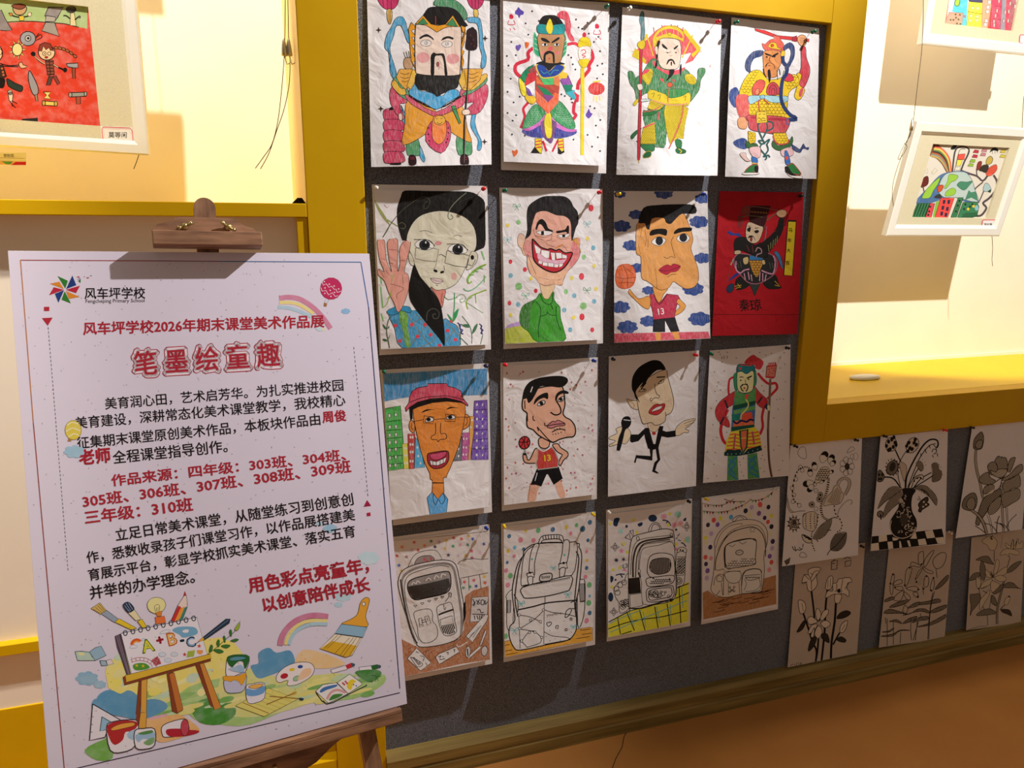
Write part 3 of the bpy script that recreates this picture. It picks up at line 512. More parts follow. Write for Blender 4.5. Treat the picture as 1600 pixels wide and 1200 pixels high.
a.P('dd5a52', '940 590 1000 600 1000 690 1010 740 980 760 940 730 920 660 920 610', ol=None, a=.7); a.P('e8a878', '934 740 970 730 990 770 980 806 940 800 930 770', ol=OL, w=2); a.P('c8404a', '1000 720 1240 736 1240 810 1200 840 1100 830 1010 810 996 760', ol=OL, w=3, a=.8)
a.L('1010 734 1100 740', 13, 'b03040'); a.L('1120 744 1240 748', 16, 'b02c40', 0); a.P('98ccd8', '1000 600 1080 598 1100 596 1180 600 1242 604 1230 640 1140 640 1090 614 1040 640 1004 650', ol=OL, w=2, a=.7); a.E('88bccc', 1084, 606, 16, 14, ol=OL); a.L('1076 620 1060 640 1068 700', 7, 'c84848'); a.L('1094 620 1124 650 1110 640', 6, 'c84848')
a.P('e8c83c', '1046 700 1110 696 1114 766 1048 770', 0, ol=OL, w=3); a.LL('1060 716 1076 712/1086 712 1102 716/1052 746 1064 736 1076 748 1088 736 1104 746/1056 758 1106 754', 3)
a.LL('1060 770 1056 800 1080 860 1100 900/1110 770 1116 800 1090 860/1114 760 1146 766 1150 800 1110 820/1090 880 1060 880 1080 900 1100 890 1130 870 1110 906/1080 900 1070 930 1110 980 1100 1000/1110 900 1120 940 1090 980 1120 970 1130 984', 10, '2c5a58')
a.P('f0cc28', '996 820 1040 830 1040 890 1010 900 996 880', 0, ol=OL, w=3); a.scales('996 820 1040 830 1040 890 1010 896', 18, 2.2); a.P('f0cc28', '1150 830 1230 830 1250 890 1200 910 1160 880', 0, ol=OL, w=3); a.scales('1150 830 1230 830 1250 890 1200 904 1160 880', 20, 2.2)
a.P('3a6a38', '984 880 1010 900 1044 896 1056 916 1020 926 984 920', ol=OL, w=2); a.P('3a6a38', '1150 880 1180 910 1240 900 1270 850 1272 900 1220 940 1170 936 1144 910', ol=OL, w=2); a.L('1150 850 1176 900 1240 896 1250 870', 7, 'c84848')
a.P('e8c0c0', '1004 924 1064 916 1074 950 1070 980 1040 990 1010 960', ol=OL, w=2); a.P('e8c0c0', '1200 940 1260 920 1280 960 1250 980 1210 976', ol=OL, w=2); a.P('e8c8c0', '942 962 980 956 984 980 1000 1000 1010 1006 980 1006', ol=OL, w=2)
a.P('3a70b8', '1018 980 1050 990 1054 1020 1022 1016', ol=OL, w=2); a.P('3a70b8', '1222 950 1240 948 1260 1020 1230 1026', ol=OL, w=2); a.E('d85040', 1236, 988, 10, 12); a.L('1020 1020 1056 1024', 8, 'd8b040')
a.P('2c7a3c', '976 1070 1010 1036 1050 1026 1056 1060 1020 1080 980 1086', ol='b03830', w=5); a.P('2c7a3c', '1240 1040 1270 1020 1300 1050 1326 1090 1290 1090 1240 1066', ol='b03830', w=5); a.P(K, '1036 1040 1058 1040 1056 1080 1036 1070'); a.P(K, '1228 1040 1246 1044 1270 1080 1310 1104 1250 1090 1226 1060'); a.P('f4f0ec', '964 1080 1058 1080 1050 1090 970 1092', ol=OL, w=2); a.P('f4f0ec', '1224 1066 1260 1096 1330 1100 1326 1116 1260 1104', ol=OL, w=2)
a.L('1210 350 1216 390 1240 420 1230 470 1210 500 1200 600 1214 660 1250 710 1280 730', 22, NB); a.P(NB, '1216 290 1256 264 1284 290 1286 350 1264 400 1240 440 1224 420 1250 380 1262 330 1250 300 1222 316', a=.8); a.L('1280 726 1296 746 1250 748', 22, NB); a.L('1246 740 1230 760 1246 782 1256 760', 6, '40609a')
a.P(K, '1118 440 1132 436 1138 480 1128 520 1120 480'); a.LL('1094 430 1094 470/1176 440 1180 500/1190 430 1196 470', 4)
art14 = a
# --- row 2, 1: long haired girl waving
a = Art(570, 280, 30/7)
a.L('66 140 110 230 165 305 120 390', 5, '8a8a48'); a.P('a0a868', '66 144 100 190 150 270 166 306 130 270 90 210'); a.L('150 270 230 320 270 326', 7, '98a060'); a.L('100 560 140 510 200 485 260 490 290 540 270 580', 4, 'a8a878')
for t in ('106 720 120 860/110 900 124 950/102 640 112 700', '780 480 800 540', '690 700 700 650 760 600 812 570'): a.LL(t, 10, '88c878')
a.P('15120f', '216 200 240 120 268 76 400 78 560 80 700 84 760 110 806 160 808 300 806 440 770 470 716 490 700 480 290 410 262 424 240 380 220 300', ol=None, a=.97)
a.L('640 150 760 100', 3, '383430'); a.L('520 100 600 160 740 240', 2, '302c28')
a.P('dcd8bf', '280 400 300 330 340 270 400 232 500 212 600 226 680 262 730 320 748 400 740 470 700 520 670 600 620 690 560 730 500 744 440 730 390 690 350 610 330 560 300 480', ol=K, w=3, a=.75)
a.P('dcd8bf', '710 490 740 486 756 510 750 550 720 590 680 608 690 560', ol=K, w=3, a=.7); a.E(K, 720, 524, 12, 16); a.P('dcd8bf', '292 500 310 500 330 550 326 580 300 560', ol=K, w=3)
a.P('d8887a', '440 720 480 744 540 740 530 800 516 860 490 800', ol=K, w=3); a.L('520 760 512 800 516 830', 3)
a.P('3a98c8', '160 900 230 860 300 860 310 880 350 884 420 960 500 1060 530 1118 500 1122 250 1130 200 1000', ol=K, w=3, a=.7); a.P('3a98c8', '526 940 580 960 624 990 634 1060 634 1116 530 1118', ol=K, w=3, a=.7)
a.LL('290 920 250 1000 300 1080/240 1090 330 960 400 930/300 1120 420 960/260 880 380 1040 440 1120/340 900 470 1060 380 1120/540 1090 620 980/546 960 630 1050', 5, '8a8468'); a.dots('e04858', '204 980 234 1084 314 974 402 974 352 1054 440 1042 554 1014 606 1074 500 1114 580 950', 13)
a.P('6aa83a', '236 880 270 880 290 940 286 1000 300 1060 304 1126 270 1110 262 1040 244 980 230 930', a=.6); a.P('3a98c8', '148 884 190 860 228 850 290 852 308 870 304 896 240 880 224 900 170 910', ol=K, w=3)
a.P('14110e', '332 574 310 640 296 720 300 800 340 870 400 950 450 1010 500 1070 534 1116 532 1000 516 880 500 820 460 760 420 710 370 650', ol=None)
HD = 'e8a290'
a.P(HD, '84 412 104 400 130 410 136 450 142 530 166 600 180 618 166 560 158 500 150 430 170 400 196 396 220 410 222 480 218 560 222 620 236 560 232 480 250 430 280 410 306 420 300 470 276 560 266 620 290 640 296 700 288 760 250 860 220 890 196 830 160 760 130 680 90 640 92 600 130 620 100 540 88 470', 1, ol=K, w=3, a=.75)
a.LL('110 530 136 540/160 560 190 566/160 470 218 476/240 540 270 546/140 610 160 640/170 700 260 730 216 770 214 800/92 600 130 660/216 560 222 620/252 640 256 700', 2.5, '5a2a20'); a.LL('86 404 120 400/160 398 200 394/280 404 304 418', 5, 'f0e8e0')
for x, y in ((400, 440), (622, 470)):
    a.P('efece4', [(x-66, y), (x-40, y-30), (x, y-36), (x+40, y-26), (x+64, y+14), (x+20, y+34), (x-30, y+28)], ol=K, w=3); a.E('26282c', x, y, 37, 35); a.E('0c0c0e', x+4, y+2, 22, 20); a.E('e8e8e8', x+8, y-16, 5, 8); a.L([(x-72, y-36), (x-30, y-36), (x+20, y-34), (x+70, y+6)], 4)
a.LL('366 350 410 344 452 362/590 384 620 374 650 384', 3); a.P('e89aa0', '470 430 490 416 514 428 492 440', ol='b05060', w=2)
a.LL('340 460 336 530 400 546 480 552 494 470 430 458 340 460/550 478 536 560 600 580 684 590 700 512 620 490 550 478/494 510 510 502 540 520/684 570 720 580 740 540', 3.5, '3a3a3c', 0); a.LL('480 560 470 590 460 610/530 580 534 610', 2.5)
a.E(K, 474, 614, 14, 9, .4); a.E(K, 518, 622, 14, 8, -.3); a.P('e8d0cc', '440 664 470 664 500 668 524 684 490 700 460 690', ol=K, w=2.5); a.L('440 664 480 682 524 684', 2.5); a.L('474 710 490 712', 2.5); a.E('e0a8a0', 596, 650, 22, 24, a=.4)
a.LL('120 390 180 290 260 200 360 130 410 120 436 150 420 190 396 196 400 160 420 150', 5, '4a4a3c'); a.LL('680 90 620 140 570 200 556 250 572 270 590 256 576 238', 6, '788068'); a.LL('230 300 250 290 272 310 262 332 240 326', 5, '5a5a44'); a.LL('414 950 420 890 460 866 496 890 490 930 460 930 456 906 476 904', 6, '4a4c48')
a.P('3aa060', '552 900 580 930 588 956 570 940'); a.P('3aa060', '590 956 596 900 628 866 616 920'); a.LL('590 940 600 840 600 760', 6, '48a868'); a.LL('610 790 650 770 678 800 650 826 636 806 656 800/530 780 560 806 620 790/670 820 720 850 790 896', 4, '689858')
a.LL('812 570 760 590 700 640 686 680 700 696 716 684/816 740 760 760 700 790 680 830 690 870', 8, '90b838'); a.LL('812 650 770 700 720 740 680 746 660 730', 7, '80c090'); a.LL('700 640 730 640/730 612 760 620/760 592 790 600/800 640 800 690/740 770 745 830/720 790 700 800', 5, '78b050')
a.LL('650 916 700 980 716 1040 716 1100/700 990 640 970/716 1040 752 970/640 1060 690 1110/790 1040 774 1106/640 1020 640 1110', 5, '406a50'); a.P('4a7a58', '650 976 690 970 700 992 670 990'); a.P('4a7a58', '718 1036 730 990 756 966 744 1010')
a.LL('620 960 640 980 636 1000 656 1010 644 1030 660 1036/766 968 784 984 774 1000 792 1010 776 1030 790 1036/630 966 648 1030/778 976 784 1034', 7, '3a3878')
a.LL('166 1130 156 1080 146 1020 156 950 176 920', 6, '3a5a40'); a.P('3a6a48', '120 970 140 990 146 1006 128 996'); a.P('3a6a48', '150 1000 164 980 162 996'); a.P('3a6a48', '118 1070 140 1070 152 1084 130 1084'); a.P('3a6a48', '156 1070 170 1040 164 1064'); a.LL('120 860 150 830 180 740/180 690 184 650/150 800 180 770', 5, 'a0b848'); a.LL('180 650 170 640/180 650 200 640', 4, 'a0c060')
a.L('82 1142 108 1138 824 1108', 2, '504848', 0); a.LL('130 170 150 190 160 180', 3, 'd898a8'); art21 = a
# --- row 2, 2: grinning man in a green jacket
a = Art(770, 280, 40/9); SK = 'e8b8a4'
a.dots('e03044', '123 573 298 775 116 860', 13, 16, a=.8); a.dots('e03044', '682 200 616 675 619 956', 18, 24, a=.8); a.dots('e03044', '223 627 690 1046', 14, 17, a=.8)
a.dots('70b8d0', '124 669 565 808 496 908 703 848 537 1045 698 476 176 870', 15, 17, a=.5); a.dots('f0dc50', '105 320 264 690 124 942 656 412 704 602 548 686 560 960 716 762', 13, 15, a=.6); a.dots('90d080', '178 298 632 540 508 780', 15, 18, a=.5); a.dots('88c878', '180 744 628 880', 24, 26, a=.6)
for x, y, c in ((166, 190, '58b888'), (102, 420, '88d0d8'), (655, 310, '80ccd4'), (228, 808, '58b888'), (654, 770, '48a068')): a.bow(c, x, y, 24)
a.P('c8a8e0', '84 1042 110 1010 186 990 190 1020 130 1030 84 1050'); a.P('c0cc48', '82 1052 120 1030 200 1020 240 1040 270 1090 302 1134 200 1136 90 1144', a=.7)
a.P('3a9a20', '190 1000 188 940 210 880 260 850 300 830 330 790 360 820 420 780 424 830 440 860 466 890 470 960 494 1050 494 1122 310 1130 250 1060 210 1030', ol='1a5a14', w=4, a=.85); a.P('2f7a1c', '190 1000 188 940 210 880 260 850 300 832 262 900 256 1000 252 1040 212 1026', a=.7)
a.LL('300 850 330 890 330 950 316 1040 320 1100/330 800 350 850 390 870 414 850 412 790/400 860 416 904/440 880 440 960 470 1050/330 952 370 940 380 920 392 940 436 946', 6, '1c5a1c')
a.P('efcfa6', '330 700 430 730 404 800 380 832 346 810', ol='905a30', w=2); a.P('e9c8b0', '172 410 190 376 216 390 230 440 236 520 214 524 196 480 176 460', ol='906050', w=3); a.P('eac4a0', '200 440 226 450 230 520 210 520'); a.P('e0a040', '556 420 590 408 604 430 600 470 610 500 596 524 570 470', ol='80501c', w=3, a=.6); a.P('e8a8a0', '588 406 606 412 606 460 596 440')
a.P('e9ae98', '232 400 220 440 212 480 236 530 240 600 262 656 300 690 330 726 370 740 430 730 480 736 490 700 520 640 560 600 600 540 600 490 560 430 552 400 540 300 500 240 420 210 340 200 280 250', ol='604030', w=3, a=.8)
a.P('edb993', '240 540 262 656 300 690 330 726 430 732 482 732 490 690 520 640 480 640 400 650 330 620 290 580', a=.6); a.P('e08c84', '216 470 240 420 270 440 280 520 250 540 226 520', a=.5); a.P('e08080', '552 440 590 460 602 510 580 570 540 610 530 560', a=.5)
a.P('1c1818', '226 414 240 350 236 260 246 190 290 150 350 120 420 116 500 120 540 150 560 190 590 230 594 300 576 340 552 426 544 400 540 300 500 258 440 250 370 222 310 230 290 260 270 330 262 384', ol=None, a=.95)
a.P(K, '296 344 310 296 340 276 368 300 384 340 416 356 410 368 370 362 340 318 320 316 306 350'); a.P(K, '442 360 500 350 516 324 528 326 528 370 520 386 508 366 450 376')
a.P('f4f0ee', '300 366 360 358 412 366 400 384 350 390', ol=K, w=2.5); a.P('f4f0ee', '450 388 500 384 534 376 520 400 480 408', ol=K, w=2.5); a.P(K, '334 362 354 360 356 386 336 388', 0); a.P(K, '482 386 502 384 502 402 482 404', 0); a.LL('280 350 300 400 350 420/290 390 360 404 410 384/440 400 480 418 530 410/410 380 404 420 372 424/372 440 380 456 430 470/480 450 520 500', 2.5, '6a4038'); a.L('432 480 486 454', 8, 'd88828')
a.P('c8303c', '274 426 282 420 330 470 380 488 400 482 440 496 460 486 500 512 548 508 544 540 500 610 440 646 380 636 320 600 286 560 276 500', 1, ol=K, w=9); a.P('e8b4c8', '320 510 400 560 500 556 520 540 480 590 400 598 330 570 310 540', a=.7)
a.P('f6f4f2', '286 450 334 486 326 520 300 514', 0, ol='806870', w=2.5); a.P('f6f4f2', '336 490 394 500 390 548 366 548 334 524', 0, ol='806870', w=2.5)
for p in ('400 508 432 512 432 562 410 562', '436 510 476 512 480 548 442 554', '480 520 514 530 512 550 482 550', '318 560 342 572 340 592 316 584', '346 574 380 580 380 604 346 600', '384 578 420 584 422 610 384 606', '426 588 456 592 452 612 426 612', '460 584 488 588 480 606 460 612'): a.P('f6f4f2', p, 0, ol='806870', w=2.5)
a.LL('320 680 380 696 470 700/450 700 480 690/240 520 300 660', 2, '8a5a48'); art22 = a
# --- row 2, 3: basketball player among blue clouds
a = Art(940, 280, 40/9); OR = 'e8a456'
for x, y, r in ((126, 104, 40), (432, 96, 62), (700, 134, 52), (240, 246, 50), (138, 326, 62), (206, 460, 56), (676, 296, 64), (700, 548, 56), (250, 616, 50), (326, 772, 44), (130, 888, 64), (636, 762, 70), (326, 986, 58), (180, 1026, 68), (680, 970, 74)): a.cloud('2c4c94', x, y, r, .75)
a.P('d8485e', '80 1072 740 1058 760 1106 90 1138', 0, a=.6); a.P(OR, '370 1066 410 1062 412 1120 380 1122', 0); a.P(OR, '486 1060 530 1056 544 1112 510 1112', 0)
a.P('26242a', '360 980 430 964 508 956 520 1000 540 1056 482 1060 440 980 440 1060 356 1060', 0, ol=K, w=3); a.P('c02c4c', '334 800 366 796 400 862 452 796 530 806 544 830 520 880 508 960 360 976 350 900 330 850', 0, ol=K, w=3, a=.85); a.LL('362 800 400 870 456 796', 8, '80202c'); a.T('13', 384, 944, 436, 936, 'f0e8e8', .01, 1.1)
a.P(OR, '194 764 216 790 260 830 334 812 332 896 290 890 230 836 188 792', ol='603810', w=3); a.P(OR, '534 830 560 850 584 880 560 920 512 946 516 916 544 884 520 856', ol='603810', w=3); a.P(OR, '360 740 460 752 430 800 400 858 370 810', ol='603810', w=3)
a.P('e8703a', '110 616 140 594 190 592 224 620 236 680 214 740 160 760 110 740 96 680', ol='d85828', w=5, a=.7); a.LL('150 600 176 660 180 750/172 620 220 660/100 680 160 690 236 680/150 690 130 750/120 720 180 716 224 720', 2.5, '603010')
a.P(OR, '250 310 300 240 440 230 540 230 580 250 600 300 622 360 634 420 620 480 640 540 668 620 672 700 640 750 580 760 530 730 496 712 470 750 420 770 380 756 320 710 276 680 272 540 240 510 240 340', ol='5a3410', w=3, a=.8)
a.LL('260 320 250 420 270 520/280 330 270 400/300 350 310 420 300 470/324 400 320 480/372 620 380 700 384 756', 2.5, '7a4c1c'); a.L('250 330 246 470', 16, 'e8b070', a=.6)
a.P('1c1c1e', '256 300 290 200 380 180 520 174 640 180 654 236 560 240 520 270 480 310 446 300 430 270 350 274 332 346 310 340 300 306', 1, ol=None, a=.97); a.P(K, '336 392 350 352 446 346 448 392 400 380'); a.P(K, '500 380 530 342 620 336 620 360 560 366')
a.P('f4f2ee', '346 436 390 400 446 420 420 458 380 460', ol=K, w=3); a.E('26262c', 400, 428, 26, 31); a.P('f4f2ee', '520 410 570 376 612 406 590 436 550 438', ol=K, w=3); a.E('26262c', 567, 406, 27, 30)
a.LL('500 400 482 440 510 540/430 540 460 550 480 536 510 548', 3); a.P('b82c44', '396 632 450 594 480 602 500 588 548 604 520 640 480 646 450 664', ol='802030', w=3); a.LL('400 632 460 636 546 606/456 680 490 660 516 662', 3); art23 = a
# --- row 2, 4: red sheet with a crowned guardian
a = Art(1100, 285, 4.8); G = '20201e'
a.L('64 990 706 992', 3, '5a0c14', 0); a.P('2a4490', '174 372 190 366 230 384 262 380 280 410 230 396 200 396'); a.P('3c80a8', '526 526 550 520 580 570 592 640 580 640 556 580', ol='203060', w=3); a.P('2a3a88', '180 740 240 680 260 690 220 720')
a.LL('196 640 186 700 170 750/210 600 230 560', 6, '88403c'); a.LL('200 620 224 570', 10, 'a8a090')
a.P(G, '240 730 290 700 330 720 340 770 290 800 240 800', ol=K); a.P(G, '440 740 500 700 540 700 560 760 580 790 520 800 470 790', ol=K); a.LL('230 780 280 770/236 796 270 784/250 760 276 790/530 740 560 770/530 770 570 780', 5, 'd0a830'); a.P('283c58', '170 790 200 760 226 770 210 820 176 824', ol=K, w=3)
a.P('34403c', '346 760 420 750 400 800 380 848 360 800', ol=K); a.P('282a2a', '232 640 226 570 262 536 330 540 400 560 470 530 530 560 548 610 530 680 470 730 400 760 330 750 280 700', ol='a86878', w=7)
a.L('240 590 240 650 270 680 300 660 340 650', 10, 'd89ab8'); a.L('520 550 534 600 520 680 480 680 430 660', 10, 'd89ab8'); a.dots(K, '240 600 240 624 250 656 276 672 310 660 526 570 532 600 530 640 510 680 470 676', 3)
a.LL('300 680 310 730/330 670 340 730/352 690 360 740/440 680 440 740/466 690 456 740/420 670 416 740', 7, 'd8a0b8'); a.LL('250 600 262 640/270 590 280 640', 4, '606858'); a.LL('490 600 500 650/510 600 516 640', 4, '606858')
a.P('d0983c', '340 570 440 570 430 640 400 710 370 690 350 630', ol=K); a.scales('340 580 440 580 430 640 400 700 370 690', 24, 4, K); a.P('3a78b0', '340 548 440 548 440 584 340 584', 0, ol=K, w=3); a.P('d0b880', '292 570 330 560 330 606 300 614', ol=K); a.P('d0b880', '430 590 450 580 460 610 440 616', ol=K)
a.P('1e1c1a', '232 426 300 410 340 440 380 470 440 450 470 500 476 560 400 560 330 530 280 510 230 514', ol=K); a.P('1e1c1a', '440 450 500 400 550 330 566 270 596 276 592 350 560 420 500 510 470 520', ol=K); a.LL('500 450 500 500/520 430 514 490/536 420 530 470/550 400 546 450/480 470 488 520', 5, '8a8a58'); a.LL('480 400 540 360/320 470 340 520/360 470 370 530', 3, 'a03848')
a.L('386 520 400 490 426 500 430 530 400 540 392 560', 8, 'b08a90'); a.P('c8b090', '230 514 270 510 274 534 232 540', ol=K)
a.P('d8c0a0', '314 350 330 300 380 306 440 330 436 380 410 440 370 458 330 440 312 400', ol=K, w=4, a=.85); a.P(K, '322 350 340 336 350 340 344 370 326 366'); a.P(K, '376 366 400 356 412 370 390 382'); a.P(K, '326 420 340 400 364 400 380 420 386 440 370 412 350 410 336 416'); a.P('a03838', '346 412 360 412 358 440 348 440', ol=K, w=3); a.LL('330 326 346 330/380 344 410 340', 5)
a.L('450 320 466 380 450 440', 8, '6a5050'); a.LL('470 330 456 430', 4, 'c07888'); a.P('3a1416', '346 180 480 178 496 182 476 240 460 300 440 330 380 310 346 290 340 240', ol=K); a.L('344 220 474 230', 12, '8a5a38', 0); a.LL('350 214 350 232/370 214 370 232/392 216 392 236/414 216 414 236/436 218 436 238/458 220 458 240', 4, K)
a.LL('330 190 380 182 480 196 560 212', 5, '8a6058'); a.P('8a3a30', '284 210 306 180 340 180 340 240 280 232', ol='60484a', w=4); a.P('8a2a28', '256 260 290 250 290 300 270 346 258 310', ol='584040', w=4); a.LL('280 260 340 250 440 260/470 290 500 260 550 230', 7, '6a6048'); a.P('c8a078', '540 230 570 206 610 210 618 240 590 264 556 256', ol=K); a.L('600 260 612 290 606 324', 10, '5a1c24')
a.P('e0c828', '630 290 690 292 662 700 598 694', 0, ol=K, w=5); a.L('628 288 692 290', 12, K, 0)
for i, t in enumerate('马年大吉'): x, y = 652-i*10, 370+i*[0, 78, 77, 80][i] if i < 2 else (0, 0, 524, 616)[i]; a.T(t, x-22+(i*3), y, x+10+(i*3), y, K, .02)
a.T('秦', 268, 962, 344, 950, K, .008, 1.2); a.T('琼', 346, 962, 434, 946, K, .008, 1.0); art24 = a
# --- row 3, 1: man in a red cap before a coloured town
a = Art(585, 555, 40/9, (1.25, 1.3, 1.35)); OR = 'd4802e'
a.P('3a84b4', '60 128 400 110 784 88 784 274 640 280 540 270 240 290 180 300 66 322', 0, a=.5)
a.P('3fa845', '68 372 180 350 200 600 202 786 94 804', 0, ol='1c4a1c', w=3, a=.6); a.P('6a44a4', '694 318 782 310 794 724 672 728', 0, ol='301c50', w=3, a=.6); a.P('ccc848', '192 616 230 612 240 788 204 790', 0, ol='605a18', w=2, a=.6); a.P('b83a34', '232 548 282 544 276 788 240 790', 0, ol='501818', w=2, a=.6); a.P('4aa4cc', '284 570 310 600 350 778 278 784', 0, ol='184858', w=2, a=.6)
a.P('5a5a64', '606 560 612 640 606 732 548 736 570 650', 0, ol=K, w=2, a=.6); a.P('b04a8a', '612 540 664 536 654 726 606 732', 0, ol='501840', w=2, a=.6); a.P('e09a38', '660 424 692 424 690 530 664 728 652 728 660 600', 0, ol='704810', w=2, a=.6)
a.LL('72 464 184 450/80 522 186 516/84 580 190 570/88 650 194 640/90 706 196 694/94 760 200 748', 3, '1c4a1c', 0); a.LL('690 380 784 376/688 440 786 450/684 520 788 516/682 590 790 580/680 650 792 650', 2.5, '301c50', 0)
for x, y in ((104, 420), (148, 414), (106, 500), (150, 496), (106, 556), (150, 552), (106, 608), (148, 604), (106, 660), (148, 654), (108, 714), (148, 708), (108, 768), (146, 764)): a.P('e8eee8', [(x-9, y-12), (x+8, y-13), (x+9, y+10), (x-7, y+11)], 0, ol='1c4a1c', w=2.5)
for k in range(8): a.P('e8e4f0', [(712-k*.6-6, 338+k*50), (718-k*.6, 332+k*50), (718, 350+k*50), (706, 352+k*50)], 0); a.P('e8e4f0', [(748, 338+k*50), (756, 332+k*50), (754, 350+k*50), (745, 352+k*50)], 0)
for x in (250, 266): a.dots('e8e0d8', '%d 570 %d 620 %d 672 %d 736' % (x, x, x, x), 6, 10)
for x in (208, 222): a.dots('f0ecd8', '%d 646 %d 696 %d 750' % (x, x+1, x+3), 5, 8)
for x in (620, 640): a.dots('f0e0e8', '%d 580 %d 640 %d 690' % (x, x-2, x-3), 5, 9)
for x, y in ((298, 640), (304, 700), (320, 750), (564, 680), (584, 700), (584, 650), (670, 500), (678, 450)): a.E('e8e8e8', x, y, 6, 9)
a.P('4a98cc', '366 990 400 950 440 990 478 954 510 1000 500 1100 386 1108', 0, ol=K, w=3, a=.6); a.LL('410 960 408 1000 424 1040 440 1000/478 960 490 1000 466 1034 446 1000', 3, K); a.P(OR, '404 880 480 880 484 948 440 1000 400 950', 0, ol=K, w=3, a=.85)
a.P(OR, '256 450 240 480 246 520 276 540 280 480', ol=K, w=3, a=.8); a.P(OR, '612 430 640 410 664 440 660 480 640 506 606 510', ol=K, w=3, a=.8); a.LL('260 470 256 500 270 520/620 440 640 430 644 470 626 490', 2.5)
a.P(OR, '262 340 400 310 560 310 630 330 632 400 616 500 590 620 560 700 528 780 504 830 500 848 480 850 478 886 404 884 400 864 388 862 384 820 350 750 320 660 296 560 276 460', 0, ol=K, w=3, a=.85)
a.P(K, '244 400 240 356 300 316 400 304 540 296 630 320 646 350 600 330 500 322 400 332 300 362 264 380 266 440 250 452', 0); a.P('c23c56', '220 392 214 366 240 330 244 290 262 250 300 226 370 214 370 198 500 196 512 216 560 226 600 250 616 300 650 344 650 354 600 320 500 296 400 300 300 326 244 362', 0, ol=K, w=3, a=.7); a.LL('248 326 330 296 430 286 520 284 620 310', 3)
a.P(K, '326 400 360 376 420 378 380 382'); a.P(K, '496 380 530 358 588 368 540 366'); a.P('eeeae2', '352 462 370 434 400 432 412 450 390 462', ol=K, w=3); a.P('eeeae2', '498 440 516 420 550 418 562 436 530 446', ol=K, w=3); a.E(K, 376, 446, 15, 13); a.E(K, 526, 430, 15, 13)
a.LL('344 420 340 470 408 476 414 430 344 420/494 410 490 460 560 460 566 414 494 410/414 446 492 440/276 460 344 446/566 430 660 430', 2.5, K, 0); a.LL('424 470 424 544 398 560 398 584 432 586 442 602 456 586 496 580 500 556 486 542 460 542 460 470', 3)
a.P('9a2c38', '368 690 400 676 500 664 516 690 510 740 470 780 410 786 374 750', ol=K, w=4); a.P('c04a68', '386 690 440 680 496 668 490 700 440 726 400 720', ol=K, w=2.5); a.P('f0ece8', '384 730 430 740 500 708 490 744 440 766 392 762', 0, ol=K, w=2.5); a.LL('404 734 406 764/430 740 430 768/456 732 456 764/478 720 478 752', 2.5); a.LL('390 862 404 868/404 888 480 888', 2.5)
a.LL('120 1144 480 1094 800 1054/796 1042 802 1000', 2, '6a6058', 0); art31 = a
# --- row 3, 2: player 13 in red on dotted paper
a = Art(770, 550, 60/13, (1.1, 1.15, 1.2)); rg = random.Random(5); SK = 'e0aa8c'
for col in ('c85a48', 'd08a80', 'a84a5a', 'c86a90'):
    pts = []
    for _ in range(42): pts.append((rg.uniform(95, 730), rg.uniform(110, 1030)))
    for k, (x, y) in enumerate(pts): a.E(col, x, y, 4+3*(k % 2), 4+4*(k % 2), n=7, a=.7)
a.P(SK, '270 960 340 950 320 1010 306 1072 252 1076', ol=None, a=.8); a.P(SK, '446 940 490 930 524 1040 480 1044', ol=None, a=.8); a.LL('270 962 252 1076', 2, '805040')
a.P('121012', '318 846 474 828 502 912 480 926 440 956 400 880 386 880 348 968 310 956 274 958', 0, ol=K, w=3); a.LL('320 870 304 930', 4, 'd0d0d0')
a.P(SK, '218 740 222 780 240 800 284 802 320 790 320 700 300 706 270 770 250 776 240 740', ol=K, w=5); a.P(SK, '430 670 470 662 490 690 536 720 542 750 510 780 500 800 484 820 474 800 490 760 500 740 466 720', ol=K, w=5)
a.P('c03a30', '324 690 370 706 420 680 446 710 474 780 468 830 326 848 310 800 322 770', 0, ol='a8a8a0', w=5, a=.85); a.LL('324 690 368 716 424 680', 7, 'f0ece8'); a.T('13', 362, 788, 418, 782, 'f0c828', .03, 1.0)
a.P(K, '218 728 238 724 240 744 220 742'); a.L('230 700 232 730', 12, '909090'); a.E('c8383c', 228, 654, 40, 46, .2, ol=K, w=5); a.LL('232 610 226 660 236 696/190 650 240 650 268 640/200 620 222 640 200 686/262 620 246 650 258 680', 4)
a.P(SK, '336 620 404 630 404 680 370 696 334 676', ol=K, w=5); a.P(SK, '216 340 240 330 330 260 480 244 510 280 520 380 506 440 524 470 560 490 590 530 596 580 580 610 540 614 480 630 440 650 400 640 330 600 290 560 250 540 244 480 246 440 214 410', ol=K, w=6, a=.85)
a.P(K, '212 340 226 270 260 220 320 190 400 176 480 172 530 184 542 210 520 240 480 256 400 246 340 250 310 300 280 350 256 368 246 340 230 330'); a.LL('286 250 272 290', 5, 'e8e8e8'); a.LL('230 350 232 410/248 440 250 500/290 460 290 486 304 496/372 510 376 530 400 530/320 540 330 570/320 540 400 630 440 654', 5)
a.P(K, '296 380 306 340 350 304 396 294 396 340 370 330 330 346'); a.P(K, '448 342 460 300 500 276 540 284 544 300 500 300 470 320 460 350'); a.P('f0ece8', '320 380 346 354 374 352 372 374 340 388', ol=K, w=4); a.E(K, 350, 370, 14); a.P('f0ece8', '468 350 490 326 512 322 508 346 490 358', ol=K, w=4); a.E(K, 490, 340, 13)
